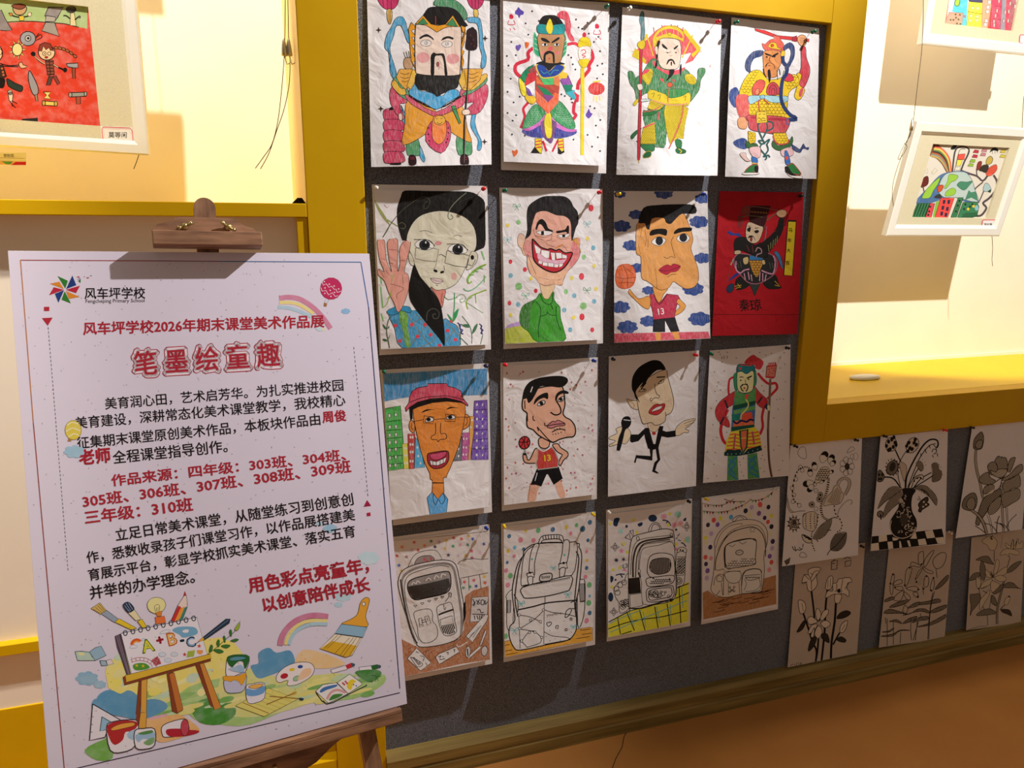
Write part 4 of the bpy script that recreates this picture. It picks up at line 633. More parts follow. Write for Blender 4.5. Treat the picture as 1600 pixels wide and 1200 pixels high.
a.LL('456 350 486 400 488 440 450 454 416 434', 10); a.P('cc8080', '390 536 430 500 450 504 470 492 520 516 510 530 460 536 420 550', ol=K, w=4); a.L('392 534 450 522 516 516', 4); a.LL('426 578 460 560 496 556 524 564', 5); a.LL('430 590 436 596/450 586 456 594/470 582 474 590/490 576 494 584/440 556 446 560/460 550 466 556/480 546 486 552', 4)
a.L('84 1106 740 1028', 2, '605850', 0); art32 = a
# --- row 3, 3: singer in a black suit
a = Art(935, 535, 4.8, (1.5, 1.6, 1.7)); SK = 'c2ab8c'
a.P('121012', '290 846 390 852 384 800 372 796 350 720 344 690 300 740 250 752 236 740 244 690 300 690 350 642 376 640 410 740 428 760 440 690 452 626 488 628 482 660 510 670 576 660 580 706 520 714 474 704 450 790 464 880 440 910 426 960 454 980 440 984 402 968 420 900 442 880 430 800 408 806 404 886 288 868 278 904 266 902 282 844', 0)
a.P('e8e4e0', '382 650 450 650 424 764 412 760', 0); a.E('a03028', 416, 682, 15, 13); a.P(SK, '372 606 456 606 450 650 420 672 384 656', ol=K, w=2, a=.9)
a.P('c8b090', '578 660 590 630 640 590 720 570 722 586 690 620 650 648 676 660 670 678 640 676 610 696 580 696', ol=K, w=2.5, a=.9); a.LL('640 610 720 580/650 626 716 600', 2); a.P('c8b090', '160 634 200 630 240 670 236 720 200 762 170 756 90 780 84 766 130 740 80 724 90 706 140 680 130 650', ol=K, w=2.5, a=.9)
a.P('121012', '136 804 150 720 176 650 170 600 190 560 230 556 246 590 240 620 224 640 200 660 186 720 162 808 146 810'); a.L('188 580 240 586', 4, 'c0c0c0')
a.P(SK, '212 424 250 436 290 440 300 500 270 500 240 480', ol=K, w=2.5, a=.9); a.L('250 450 270 470 262 490', 2)
a.P(SK, '270 380 300 330 380 260 500 204 520 260 540 330 564 430 560 490 540 530 506 550 500 590 460 616 420 620 396 600 340 612 320 580 300 500 290 440', ol=K, w=3, a=.92)
a.P('100e10', '250 340 256 260 300 190 370 146 420 132 470 146 504 204 440 208 380 260 350 310 310 340 340 290 290 350 280 380 292 410 310 452 284 420 266 380')
a.LL('436 262 500 258/320 350 358 300', 6); a.LL('300 374 320 352 354 350 350 366 310 370/446 316 460 292 492 276 484 300 450 312', 3); a.E(K, 342, 354, 6); a.E(K, 470, 290, 6)
a.LL('424 310 424 350 440 390 458 400 450 418 430 414 410 424 396 440 388 420 404 418/506 550 502 520', 3); a.P('a82c2c', '376 524 410 476 440 462 460 466 498 460 490 500 450 540 410 542', ol='5a1818', w=3); a.P('e8dcd4', '394 520 430 488 476 474 470 496 430 512', ol='5a3030', w=2.5)
art33 = a
# --- row 3, 4: guardian in red sleeves with a lantern staff
a = Art(1090, 530, 868/170, (1.6, 1.7, 1.8)); RDC = 'a8242c'
a.dots('4a4034', '410 102 496 106 544 126 588 114 690 108 308 150 196 184 212 254 134 260 522 254 660 146 696 200 166 342 156 374 184 406 140 416 150 492 248 460 110 552 512 372 528 412 632 482 656 476 684 478 642 558 240 620 122 682 608 628 672 722 628 780 650 848 232 742 154 784 124 804 608 884 142 904 76 900 130 998 678 970 506 954 336 980 534 962 500 1030 650 1046 82 1110 152 1090 340 1004 350 1060 366 1090 532 1056 366 950 516 926 700 340 660 230', 4)
a.dots('a85a3a', '108 552 236 686 538 860', 5); a.LL('160 106 180 100/176 116 186 126/186 140 200 150 190 156/204 132 216 150 210 158/226 134 240 140 232 156/230 100 244 110', 2.5, '40382e')
a.L('300 300 256 320 246 400 254 470', 16, RDC); a.L('240 560 206 640 184 720 200 800 230 836', 24, RDC); a.L('480 270 520 320 570 356 620 350 634 390 600 430 556 476', 20, RDC); a.L('530 540 514 620 520 700 496 760', 20, RDC)
a.L('580 316 572 520 562 720 570 960 592 1104', 18, '6a5244'); a.L('558 716 566 960 590 1100', 4, '3a2c24'); a.P('b86a5c', '552 214 630 206 616 300 600 312 544 304', 0, ol='7a2a24', w=4); a.P(RDC, '566 190 624 184 630 214 558 220', 0); a.LL('570 196 572 208/584 194 586 208/598 192 600 206/612 192 612 204', 4, 'd8c8b8', 0); a.P(RDC, '544 294 614 300 610 312 542 306', 0); a.dots('5a2420', '570 240 590 230 606 250 576 264 596 276 610 230 566 284', 4)
a.P('3a7a3c', '240 930 318 926 326 1128 234 1134', 0, a=.8); a.P('3a7a3c', '396 920 474 906 496 1108 400 1116', 0, a=.8); a.LL('246 960 300 1000 250 1060 320 1120/310 940 250 1010 300 1080/404 950 466 990 410 1050 490 1100/466 930 410 1000 480 1060', 14, '2a6a8c')
a.P(RDC, '310 410 300 470 284 520 240 548 222 600 252 660 250 704 200 680 156 640 140 570 176 500 240 450', ol='501018', w=2, a=.85); a.P(RDC, '448 376 500 430 554 480 556 520 520 550 462 500', ol='501018', w=2, a=.85); a.LL('216 486 240 552/180 680 210 620', 16, '3a3238'); a.L('480 510 516 460', 14, '3a3238'); a.P('1c3a58', '530 540 550 510 566 530 556 566', 0); a.P('d8c090', '556 530 574 528 576 566 560 566')
a.P('2a5a8a', '276 560 300 420 450 390 466 400 460 560 452 700 266 740', 0, a=.85); a.P('3f8040', '296 410 380 440 466 390 464 490 380 540 290 540', 0, a=.8); a.P('1c5a48', '284 530 460 490 460 520 284 566', 0); a.P('4a8a3a', '286 570 456 530 458 560 290 600', 0, a=.7); a.P('1c6a60', '270 600 340 600 330 650 276 660', 0)
a.P('c84830', '360 590 432 580 440 640 350 650', 0); a.P('d05a34', '290 650 440 650 450 680 280 700', 0, a=.8); a.LL('284 650 310 672 350 650 390 660 420 640 448 650', 14, '141c50'); a.P('1a5a4c', '270 700 450 680 456 700 266 738', 0)
a.P('c84434', '380 440 410 440 396 480 376 470', 0); a.L('384 480 406 520 380 570 350 600 344 640', 10, 'd8b868')
a.P('e0b428', '264 738 456 700 490 740 512 850 516 880 216 900 230 810', 0, a=.85)
for k in range(5): a.L([(256-k*8, 762+k*30), (300, 756+k*30), (340, 766+k*29), (400, 752+k*28), (450, 746+k*29), (490+k*5, 738+k*28)], 11, 'c05030')
a.LL('300 760 286 880/436 736 452 840', 14, '984a5a'); a.P('2a5a3c', '330 730 406 716 398 860 362 920 340 860', 0); a.P('c85a34', '346 736 392 726 386 850 364 896 350 850', 0, a=.8); a.L('346 792 390 786', 5, 'e0b040')
a.P('163c40', '212 904 240 880 300 884 340 876 362 920 400 876 440 866 500 846 516 884 440 910 330 930 212 930', 0); a.dots('6a9088', '240 916 270 916 306 914 340 912 404 902 440 890 478 878', 5)
a.P('2a7a54', '286 300 300 270 320 280 320 400 296 396', 1, ol='184838', w=2); a.P('2a7a54', '446 260 464 256 470 340 450 376', 1, ol='184838', w=2); a.P(RDC, '376 196 390 160 440 124 470 140 526 180 500 240 460 230 452 206', a=.9)
a.P('dcc488', '316 260 340 254 380 262 440 252 450 300 444 390 420 420 370 430 330 416 314 370', ol=K, w=3, a=.9); a.P('1c6468', '312 262 316 216 340 200 430 206 452 216 456 256 430 250 390 276 350 256', ol='0c3034', w=3); a.LL('330 224 340 244 346 222', 5, 'c03028'); a.L('340 206 430 210', 7, 'b03028')
a.P(K, '326 308 350 296 372 308 350 304'); a.P(K, '390 308 428 290 432 298 400 314'); a.E(K, 344, 328, 8, 5); a.E(K, 406, 320, 8, 5); a.L('380 320 382 356 370 360', 3)
a.L('362 366 344 376 350 400 366 416', 9); a.L('386 360 400 372 396 400 384 416', 9); a.L('352 362 398 358', 7); a.E('a84c40', 373, 390, 9); art34 = a
# --- row 4, 1: sketched backpack on a brown table
a = Art(600, 810, 60/13, (1.5, 1.65, 1.8))
ST = [(130, 206, 'c87038'), (218, 172, 'b04838'), (292, 196, 'c87a48'), (340, 164, '2f6a58'), (398, 170, 'a88890'), (368, 204, '2c2c40'), (450, 160, 'c09a38'), (502, 140, 'b04a38'), (558, 148, 'c04a38'), (610, 126, 'c89848'), (640, 148, '28488a'), (604, 190, '38785a'), (498, 200, '2f8060'), (550, 190, 'c08a90'), (720, 184, '284488'), (440, 218, 'd0a050'), (202, 228, 'b89898'), (246, 228, 'b85048'), (94, 270, 'b04838'), (162, 276, '98686a'), (108, 338, '2858a0'), (128, 378, 'd89a38'), (464, 264, '2c3c5c'), (536, 268, 'b8a8b0'), (590, 266, 'd8a040'), (632, 234, 'd84858'), (634, 284, 'a04060'), (694, 246, 'c8a8b8'), (580, 458, 'd04a48'), (648, 446, 'c85058'), (722, 418, 'd8a840'), (728, 464, 'c04838'), (664, 488, '284488'), (620, 492, '388a58'), (572, 500, '388060')]
for k, (x, y, c) in enumerate(ST): a.star(c, x, y, 17, 5, .4, k*1.3, .8)
a.P('9a6038', '106 860 240 928 400 920 540 870 576 800 584 560 640 520 754 486 764 1018 560 1048 300 1120 110 1148', 0, a=.55)
for k in range(34): x = 150+a.rg.random()*560; y = 900+a.rg.random()*200-(x-150)*.12; a.L([(x, y), (x+50, y-26)], 3, '7a4420', 0, .5)
PG = 'cfc6bc'
a.P(PG, '180 366 190 310 230 256 300 232 370 230 400 260 410 300 300 320', ol=K, w=2.5); a.P('8a7a74', '222 334 240 290 280 270 340 270 364 300 300 316', ol=K, w=2.5); a.dots('b04848', '290 296 340 290 310 306', 9); a.P(PG, '540 320 580 296 750 290 752 390 560 430', 0, ol=None); a.LL('530 330 560 304 640 290 700 296 752 290/556 430 750 392/610 420 614 520/690 404 700 510/550 430 560 480', 2.5)
a.P(PG, '104 440 130 380 200 340 300 316 400 300 480 306 520 340 536 400 556 520 576 640 570 760 540 860 420 910 280 928 230 900 180 760 140 640 104 500', ol=K, w=4)
a.L('230 900 180 760 150 620 130 500 130 440 170 390 260 350 400 326 470 330 500 360 520 440 546 600 560 720 556 840', 18, '7a726c', a=.8); a.L('250 880 200 760 160 600 148 480 180 410 280 370 400 340 470 350', 3); a.L('118 440 150 640 200 830 240 900', 9, '2a2624')
a.P('8a827c', '170 480 200 440 300 410 440 382 476 400 480 490 440 540 300 574 220 586 180 540', ol=K, w=5)
a.hatch('172 490 300 470 470 430 476 490 440 540 300 572 220 584 184 540', .8, 8, 2.6, K); a.hatch('172 490 300 470 470 430 476 490 440 540 300 572 220 584 184 540', -.7, 9, 2.4, K); a.LL('200 480 210 460 230 470 240 450 260 464/300 450 320 430 340 446/360 440 376 410 396 430/410 430 420 400 446 410', 6, 'd8d0c8')
for x, y in ((226, 632), (276, 614), (326, 596), (374, 580), (420, 566)): a.LL('%d %d %d %d %d %d %d %d %d %d' % (x, y+8, x-12, y-4, x, y-6, x+12, y-6, x, y+8), 2.5)
a.P('d6cec4', '214 686 260 660 330 654 350 690 350 740 380 780 384 850 340 890 280 896 248 850 240 780', ol=K, w=3); a.P(None, '250 724 270 716 282 776 258 784', 0, K, 3); a.P(None, '292 710 320 702 338 756 310 768', 0, K, 3); a.LL('268 736 300 730/262 764 274 770/310 716 316 740/270 750 310 744', 3)
a.P('d6cec4', '382 640 440 614 480 606 500 660 510 740 524 810 490 840 440 844 410 800 390 720', ol=K, w=3); a.L('392 696 440 676 502 656', 12, '2a2624'); a.P(None, '404 730 490 700 500 760 412 776', 0, K, 3); a.hatch('412 780 504 762 516 820 470 838 430 826', 1.2, 12, 5, K); a.LL('430 620 436 660 446 640/440 600 470 560 466 536 486 540 480 570', 3); a.P(K, '570 640 586 600 590 690 576 740')
a.P('b8b0aa', '634 570 752 562 746 690 700 740 620 748', 0, ol=K, w=2.5); a.LL('640 580 656 620 640 626 660 600/664 590 690 612 670 616 690 584/700 590 700 620 720 620 720 590 700 590/730 590 730 622 746 600/636 690 740 694/672 660 690 656 700 680 720 676/650 700 656 730/670 700 680 730/690 700 690 730/710 690 700 720', 4)
a.P('c4bcb6', '590 850 730 690 754 700 740 740 640 892', 0, ol=K, w=2.5); a.LL('620 850 650 820/640 860 700 770/610 870 680 790', 2); a.P('c4bcb6', '690 910 730 800 740 820 700 920', 0, ol=K, w=2.5); a.P('c4bcb6', '600 1000 690 920 700 934 610 1014', 0, ol=K, w=2); a.P('b8b0aa', '590 940 610 920 624 950 610 1000 590 990', ol=K, w=2.5); a.LL('600 940 606 990', 8); a.P('b0a49c', '704 940 730 918 748 950 730 990 706 980', ol=K, w=2.5)
a.P('cfc8c2', '166 1012 236 934 340 1040 264 1100', 0, ol=K, w=3); a.LL('190 1000 240 1070 280 1050 220 1010 190 1000/230 960 250 970/260 990 290 1000 280 1030/300 1040 310 1060', 3); a.hatch('200 1000 250 1060 270 1050 215 1000', .9, 8, 3); a.P('cfc8c2', '370 1000 400 974 520 924 544 964 400 1052', 0, ol=K, w=3); a.LL('390 1000 410 990 400 1010/420 996 430 1000/450 970 462 966 460 984/500 950 510 944 506 966/400 1020 440 1010', 3.5); a.LL('524 906 540 926 604 890', 5, 'e8e0d8')
a.LL('75 160 400 130 750 92', 2, '605448', 0); art41 = a
# --- row 4, 2: big flap backpack with bows
a = Art(770, 790, 60/13, (1.5, 1.65, 1.8)); PG = 'cdc2b8'
for c, t, r in (('2a5a78', '118 220 222 314 432 172 648 168 676 450 698 774 104 410 686 250 700 120', 15), ('d8a838', '110 328 238 182 530 156 680 394', 14), ('c07080', '200 248 294 250 96 468 154 364 108 572 676 330 676 830 668 514 562 200', 15), ('5a9a60', '126 506 92 942 328 178 692 702 696 572 604 140', 14), ('5a9ab0', '158 302 698 652', 10)): a.dots(c, t, r, r*1.2, .3, .3, .7)
a.P('cc8a20', '78 980 130 970 700 876 718 880 720 976 500 1010 300 1050 88 1094', 0, ol='6a4810', w=2, a=.7); a.LL('84 1010 120 1000/90 1050 140 1040/630 900 700 890/640 930 712 920/600 960 700 944/96 1076 180 1060', 3, '4a3210', 0)
a.P(PG, '100 680 96 650 130 610 150 640 140 900 104 880 100 780', ol=K, w=3); a.P('948c88', '104 684 130 680 128 770 104 776', 0, ol=K, w=3); a.P(PG, '612 550 640 534 664 550 662 740 640 850 612 860', ol=K, w=4); a.P('8a827c', '620 566 660 560 664 690 630 696', 0, ol=K, w=3); a.L('630 694 664 688', 8)
a.P(PG, '160 820 140 640 150 540 180 420 220 360 230 320 330 270 600 268 620 300 636 330 640 400 620 600 600 700 604 860 590 920 540 970 400 1000 200 1042 150 1020 118 940 124 870', ol=K, w=5)
a.P(PG, '204 570 208 480 220 380 250 320 336 274 500 268 560 264 606 270 604 380 570 500 420 540 240 572', ol=K, w=4); a.P(PG, '330 272 350 224 400 212 490 212 510 250 504 276 480 240 370 246 346 270', ol=K, w=4); a.LL('360 220 364 244/380 216 384 242/400 214 402 240/420 214 422 238/440 214 442 238/460 214 462 238/478 216 480 240', 4)
for t in ('300 280 270 360 262 500 300 500 300 420 320 330 334 280', '510 256 550 254 548 340 520 450 480 450 500 340'): a.P('d2c8be', t, ol=K, w=4)
a.P(PG, '244 490 290 480 300 514 252 522', 0, ol=K, w=5); a.P(PG, '250 520 286 512 284 570 262 574', ol=K, w=4); a.P(PG, '476 420 530 410 538 450 474 458', 0, ol=K, w=5); a.P(PG, '484 456 522 450 510 516 484 520', ol=K, w=4); a.E(K, 270, 484, 8); a.E(K, 510, 414, 9)
a.P(PG, '212 590 400 540 566 506 556 600 520 620 400 650 250 668 216 650', ol=K, w=5); a.L('215 580 400 548 560 516', 3); a.hatch('225 576 400 546 555 516 555 530 400 560 228 590', 1.4, 12, 2.5)
a.L('180 770 180 690 150 640', 4); a.LL('180 752 300 726 400 700 600 682', 10, '2a2422'); a.LL('376 650 376 710/370 710 368 1000/186 780 190 850 196 1030', 3); a.LL('214 370 190 440 170 560 160 680 180 800/600 330 620 380 606 520 590 690 600 800', 9, '3a3230'); a.LL('190 790 260 800 330 830 350 850/370 750 300 820 196 886/200 890 300 910 350 950/206 980 260 910 300 904/210 980 250 1024/350 950 340 990 250 1020/372 750 430 770 520 780 600 800/370 910 430 940 530 950 560 966/374 1000 560 966', 3)
for x, y in ((190, 788), (272, 826), (342, 836), (364, 752), (194, 886), (264, 914), (304, 912), (352, 950), (206, 976)): a.E('d6ccc2', x, y, 9, ol=K)
a.T('yourtime', 388, 800, 496, 782, '38302c', 0, 1.0); a.LL('520 806 530 760 560 740 566 760 540 800 520 806/400 840 388 850 400 872 424 850 410 838 404 848/454 890 456 868 472 866 466 892/516 900 530 886 536 900 520 904/560 700 590 690 590 740 570 740', 4, '2a2422'); a.star(None, 564, 818, 13, ol=K, w=3)
a.P('b8aea4', '336 530 346 500 380 490 420 488 428 512 412 540 350 546', ol=K, w=5); a.T('Emay', 352, 528, 414, 518, K, .02, 1.0)
for x, y, r in ((436, 450, 18), (540, 640, 24), (204, 706, 24), (156, 900, 26), (580, 874, 18)): a.bow('5aa0a0', x, y, r)
a.dots('4a9a90', '282 386 516 356', 8); a.dots(K, '514 832 412 898 566 912 382 944 448 960 486 972 412 974', 3); art42 = a
# --- row 4, 3: backpack on a yellow check cloth
a = Art(935, 770, 5, (1.8, 2.0, 2.2)); BL = '243c5c'
a.P('d8b820', '76 1030 150 970 260 912 420 880 590 820 600 760 704 690 704 1000 660 1016 400 1070 80 1128', 0, a=.8); a.LL('150 976 172 1106/220 930 282 1076/320 912 364 1076/440 890 466 1058/536 866 562 1040/630 740 644 1018', 5, '1a1814'); a.LL('76 1064 200 1020 330 990 500 968 690 920/80 1010 250 920/600 826 706 780/180 1106 260 1080/620 740 706 708', 5, '1a1814'); a.LL('90 1020 240 950 330 920/90 1090 300 1000 500 920 690 842/240 930 280 1040/350 930 370 1050/454 890 480 1020/560 870 570 1010/650 740 660 900', 4, '58888a')
a.E(BL, 424, 198, 34, 28); a.P(BL, '126 200 166 198 156 230 144 262 116 250'); a.E(BL, 220, 262, 10, 12); a.P(BL, '306 244 340 230 344 250 320 264'); a.P(BL, '660 214 684 192 682 220'); a.E(BL, 607, 288, 9); a.E(BL, 96, 814, 20, 36); a.P(BL, '94 650 118 660 112 690 96 700'); a.E(BL, 134, 680, 8)
a.P(None, '208 350 240 316 252 368', 0, BL, 7); a.P(None, '244 300 270 290 276 346', 0, BL, 7); a.LL('500 214 540 220 566 256/530 236 540 220/646 390 664 396 684 420/136 644 170 634 206 638/170 636 186 656 180 660/184 396 190 410 202 404', 6, BL); a.star(BL, 140, 526, 22, 8, .4); a.star(BL, 196, 520, 20, 6, .35)
for c, t, r in (('d8b030', '92 240 274 212 556 164 546 250 680 376 606 402 196 400 224 464 166 586 116 600 106 736 640 250 300 310', 13), ('7aa898', '622 168 700 366', 26), ('88b0b0', '174 300', 20)): a.dots(c, t, r, a=.7)
a.star('c87088', 180, 454, 22, 5, .5); a.star('c87088', 606, 440, 20, 5, .5); a.P('c87088', '182 606 206 590 226 614', 0)
for x, y in ((512, 186), (594, 250), (640, 240)):
    for k in range(5): a.E(None, x+12*math.cos(k*1.26), y+12*math.sin(k*1.26), 9, ol='b86878', w=3)
for x, y, r in ((130, 424, 34), (690, 264, 36), (120, 930, 34)): a.star(None, x, y, r, 4, .5, ol='3a302c', w=3); a.star(None, x, y, r*.5, 4, .5, ol='3a302c', w=3)
a.LL('600 360 620 350/616 340 636 320/620 366 644 376/196 560 190 580 206 590/214 552 226 570 214 588', 5, '406070')
PG = 'b9ada2'
a.P(None, '396 304 410 250 440 232 470 240 490 290', 1, K, 3); a.LL('410 300 424 254 450 244 474 262 480 290', 3)
a.P(PG, '612 470 630 430 670 428 690 450 680 500 670 700 630 730 596 736 604 560', ol=K, w=3); a.LL('614 470 650 456 686 470/616 500 684 500/604 650 672 640', 3); a.hatch('616 510 680 504 672 630 608 640', .9, 13, 4); a.hatch('616 510 680 504 672 630 608 640', -.7, 17, 3); a.dots(K, '640 446 636 574 660 450', 7)
for r in (10, 18, 28): a.E(None, 626, 688, r, ol=K, w=3)
a.P(PG, '120 760 140 720 170 690 200 700 214 650 234 640 240 780 240 900 170 940 160 860 136 820', ol=K, w=3); 
for x, y in ((140, 750), (170, 720), (200, 700), (150, 780), (186, 860), (216, 850), (190, 890)): a.E(None, x, y, 20, ol=K, w=3)
a.hatch('170 840 236 830 236 890 180 900', .6, 14, 5)
a.P(PG, '234 660 240 480 260 360 300 330 396 306 500 282 570 290 590 330 600 560 610 660 590 830 400 880 280 912 240 900', ol=K, w=4); a.P('c0b4a8', '318 620 330 480 360 430 470 410 580 390 600 560 596 820 500 850 350 870 336 700', ol=K, w=3)
a.LL('270 660 270 540 290 440 330 390 400 368 500 358 584 342', 14, '3a332e'); a.LL('250 640 262 470 300 380 400 350 580 330/310 640 318 480 350 410 450 390 580 376', 3); a.L('290 660 300 500 340 410 400 386 560 364', 6, '4a423c'); a.P('4c443e', '236 670 320 660 330 780 240 790', 0, ol=K, w=3); a.hatch('236 670 320 660 330 780 240 790', .8, 7, 3); a.P(PG, '244 796 336 784 344 880 250 900', 0, ol=K, w=3); a.E(PG, 318, 610, 10, 14, ol=K); a.LL('312 620 320 660/324 620 330 660', 3)
a.P('c6bab0', '390 640 380 600 400 500 470 470 560 480 590 520 596 640 560 660 420 660', ol=K, w=4); a.P('8a7e76', '400 570 420 526 480 510 550 516 566 570 540 620 460 636 410 610', ol=K, w=4); a.hatch('400 570 420 526 480 510 550 516 566 570 540 620 460 636 410 610', 1.5, 12, 5, '2a2420')
a.P('c6bab0', '376 670 460 656 586 646 580 700 520 720 400 732 376 710', ol=K, w=4); a.P('c6bab0', '376 760 420 740 560 726 584 740 580 820 470 850 390 850 376 820', ol=K, w=4); a.L('390 772 430 752 550 740 570 750 566 806 470 830 400 836 390 772', 4)
for k in range(16): x = 400+a.rg.random()*155; y = 770+a.rg.random()*50; a.E(None, x, y, 6+a.rg.random()*12, ol=K, w=3, n=8)
a.scales('400 680 570 662 560 700 410 716', 18, 4); a.P(K, '556 826 580 840 556 850', 0); a.P(K, '556 660 566 690 550 676', 0); a.P(K, '420 660 440 664 424 676', 0); a.P(None, '296 350 310 340 320 360 304 374', 1, K, 3); a.P(None, '560 320 574 314 580 336 564 340', 1, K, 3); a.L('240 900 340 900 500 850 590 830', 6); art43 = a
# --- row 4, 4: backpack under bunting
a = Art(1080, 750, 817/160, (2.2, 2.5, 2.8)); PG = 'a89888'
for c, t in (('a03a30', '180 320 114 616 612 334 640 656'), ('24203a', '134 358 434 246 616 216 640 372'), ('8a7890', '160 428 482 218 646 544 124 782'), ('5a3a70', '210 356 540 266 626 608 130 724'), ('342a60', '152 536 118 670 586 302 650 490'), ('3a78a0', '318 296'), ('c8a028', '234 306 114 462 640 286'), ('b86a6a', '158 624 622 716'), ('c0a878', '470 278 266 340 118 500 632 430')): a.dots(c, t, 16, 20, .3, .1, .9)
a.E('a84038', 549, 196, 19, 22); a.LL('262 150 320 170 430 172', 4, '6a3a30'); a.LL('470 160 540 160 610 130 654 90/94 188 170 200 260 196 340 150/94 246 200 256 320 240 430 190 480 150', 4, '6a5a40'); bc = ('4a7a50', '5a2c40', '8a4030', '3a3060', 'b08a60')
for k in range(15): x = 104+k*23; y = 250+6*math.sin(k*.4)-max(0, k-8)*9; a.P(bc[k % 5], [(x-8, y), (x+8, y-2), (x+1, y+22)], 0)
for k in range(7): x = 112+k*22; a.P(bc[(k+2) % 5], [(x-8, 200), (x+8, 200), (x+1, 222)], 0)
for k in range(5): x = 284+k*28; a.P(bc[(k+1) % 5], [(x-9, 172), (x+9, 172), (x, 194)], 0)
for k in range(7): x = 490+k*25; y = 162-k*k*1.6; a.P(bc[k % 5], [(x-9, y), (x+9, y-2), (x, y+22)], 0)
a.P('80542e', '92 900 130 880 200 930 280 936 400 910 540 870 566 790 676 758 680 990 400 1050 260 1080 96 1114', 0, a=.75)
for k in range(26): x = 110+a.rg.random()*480; y = 960+a.rg.random()*110-(x-110)*.2; a.L([(x, y), (x+50, y-8), (x+86, y-22)], 3, '4a2c16')
a.P(None, '332 330 350 296 390 282 430 296 436 316', 1, K, 3); a.LL('350 330 370 300 400 294 420 312', 2.5)
a.P(PG, '180 720 190 560 184 500 220 420 300 350 400 318 500 318 570 350 606 410 606 500 580 600 584 720 566 860 540 894 400 910 280 936 200 920 158 880 164 820', ol='2a241e', w=3)
a.LL('190 716 200 620 250 500 320 420 420 384 500 376 560 420 590 500 592 610', 7, '3a322c'); a.LL('196 540 230 440 300 370 400 346 400 360/240 520 300 420 400 370 520 360 580 420 600 520/210 560 260 470 350 400', 2.5, '2a241e'); a.star('b0a090', 488, 396, 26, 5, .45, ol='2a241e', w=2.5)
a.P('b0a090', '280 700 270 560 290 510 370 486 480 468 520 490 510 620 510 670 420 690 340 700', ol='2a241e', w=4); a.L('270 700 262 580 280 520 360 484 470 466 516 486', 8, '3a322c'); a.LL('300 520 330 530 350 510/380 490 410 510 440 490', 2.5); a.E('b0a090', 384, 578, 30, 20, -.1, ol='2a241e', w=4); a.T('UMLY', 364, 586, 404, 576, '2a241e', .01, 1)
a.scales('290 660 340 630 380 650 420 620 460 630 500 610 506 670 400 690 290 700', 22, 3, '2a241e'); a.LL('190 716 220 720 250 710 262 720/258 740 256 920/180 840 190 780 230 750 270 770/200 790 220 760 250 780 240 810 210 806 200 790/230 880 200 920/240 820 252 920', 3, '2a241e')
a.P('b0a090', '270 742 388 730 390 800 340 824 290 806', ol='2a241e', w=3); a.LL('296 820 296 916/380 810 388 910/260 730 392 726', 2.5, '2a241e'); a.LL('310 870 340 890/310 892 340 866', 4, '2a241e')
for x, y in ((308, 858), (342, 854), (308, 890), (342, 886)): a.E(None, x, y, 7, ol='2a241e', w=3)
a.P('b0a090', '402 890 404 780 430 726 500 708 548 716 560 750 556 860 520 890 420 906', ol='2a241e', w=3); a.L('402 840 408 770 436 724 500 708 550 716 560 740', 8, '3a322c'); a.LL('424 764 480 758 548 754/430 780 460 800 520 790 544 776', 3, '2a241e'); a.scales('430 766 546 756 544 782 436 786', 24, 4, '2a241e', 9); a.LL('424 790 440 830 420 880/540 780 550 840 510 880 430 890', 2.5, '2a241e'); art44 = a
# ================================================ ink drawings of flowers on the lower felt
a = Art(1225, 690, 6, (1.8, 1.9, 2.0))
a.P(None, '128 110 150 60 190 50 206 90 206 156 160 152', 1, '4a443c', 2.5); a.P(None, '590 106 610 66 640 48 662 70 630 92', 1, '4a443c', 2.5); a.E(None, 670, 140, 24, 34, ol='5a5248', w=2); a.E(None, 640, 140, 18, 26, ol='5a5248', w=2)
for k in range(7): a.E(None, 590+44*math.cos(k*.9), 232+60*math.sin(k*.9), 26, 30, ol='3a342c', w=2.5)
a.E('3a362e', 592, 234, 23, 32)
def petal(x, y, r, ang, dark=1):
    c, s = math.cos(ang), math.sin(ang); f = lambda u, v: (x+u*c-v*s, y+u*s+v*c)
    a.P('c4b7a6', [f(0, 0), f(r*.4, -r*.34), f(r*.9, -r*.22), f(r*1.05, 0), f(r*.9, r*.26), f(r*.4, r*.32)], 1, '2a241e', 2.5)
    if dark: a.P('1c1814', [f(r*.62, -r*.28), f(r*.9, -r*.22), f(r*1.05, 0), f(r*.9, r*.26), f(r*.6, r*.26), f(r*.7, 0)])
for x, y, r, t in ((352, 200, 110, -1.2), (424, 210, 90, -1.2), (436, 230, 66, -.9), (300, 270, 78, -1.9), (250, 330, 74, -1.7), (280, 380, 100, 2.9), (270, 400, 80, 2.1), (420, 300, 50, -.6), (330, 390, 60, -.7), (290, 420, 44, -1.5)): petal(x, y, r, t)
a.P('b8ab9a', '290 370 320 290 360 240 420 250 410 340 350 370 300 390', 1, K, 3); a.scales('290 370 320 290 360 240 420 250 410 340 350 370', 24, 7, K)
def rope(pts, w=13, n=22):
    p = crom(nums(pts), False, 8); a.L(p, w, 'b8ab9a', 0); k = max(1, len(p)//n)
    for i in range(0, len(p)-k, 2*k): a.L(p[i:i+k+1], w, K, 0)
rope('250 262 220 240 180 240 140 260 110 310 86 400 80 500 100 560 140 590'); rope('418 340 410 420 390 500 356 560 346 640 370 710 420 740', 24, 26); rope('470 600 480 670 520 720 544 780 526 830 490 850', 11, 18); rope('320 680 300 800 260 860 262 950 290 1030', 12, 22)
for x, y in ((154, 240), (170, 268), (110, 352), (76, 436), (92, 500), (84, 560), (144, 598), (300, 460), (300, 630), (250, 590)): a.E(None, x, y, 18, 20, ol='3a342c', w=2.5)
for x, y in ((330, 540), (262, 590), (340, 500), (200, 700)): a.E('8a8072', x, y, 24, 28, ol=K, w=3); a.E(K, x, y, 11)
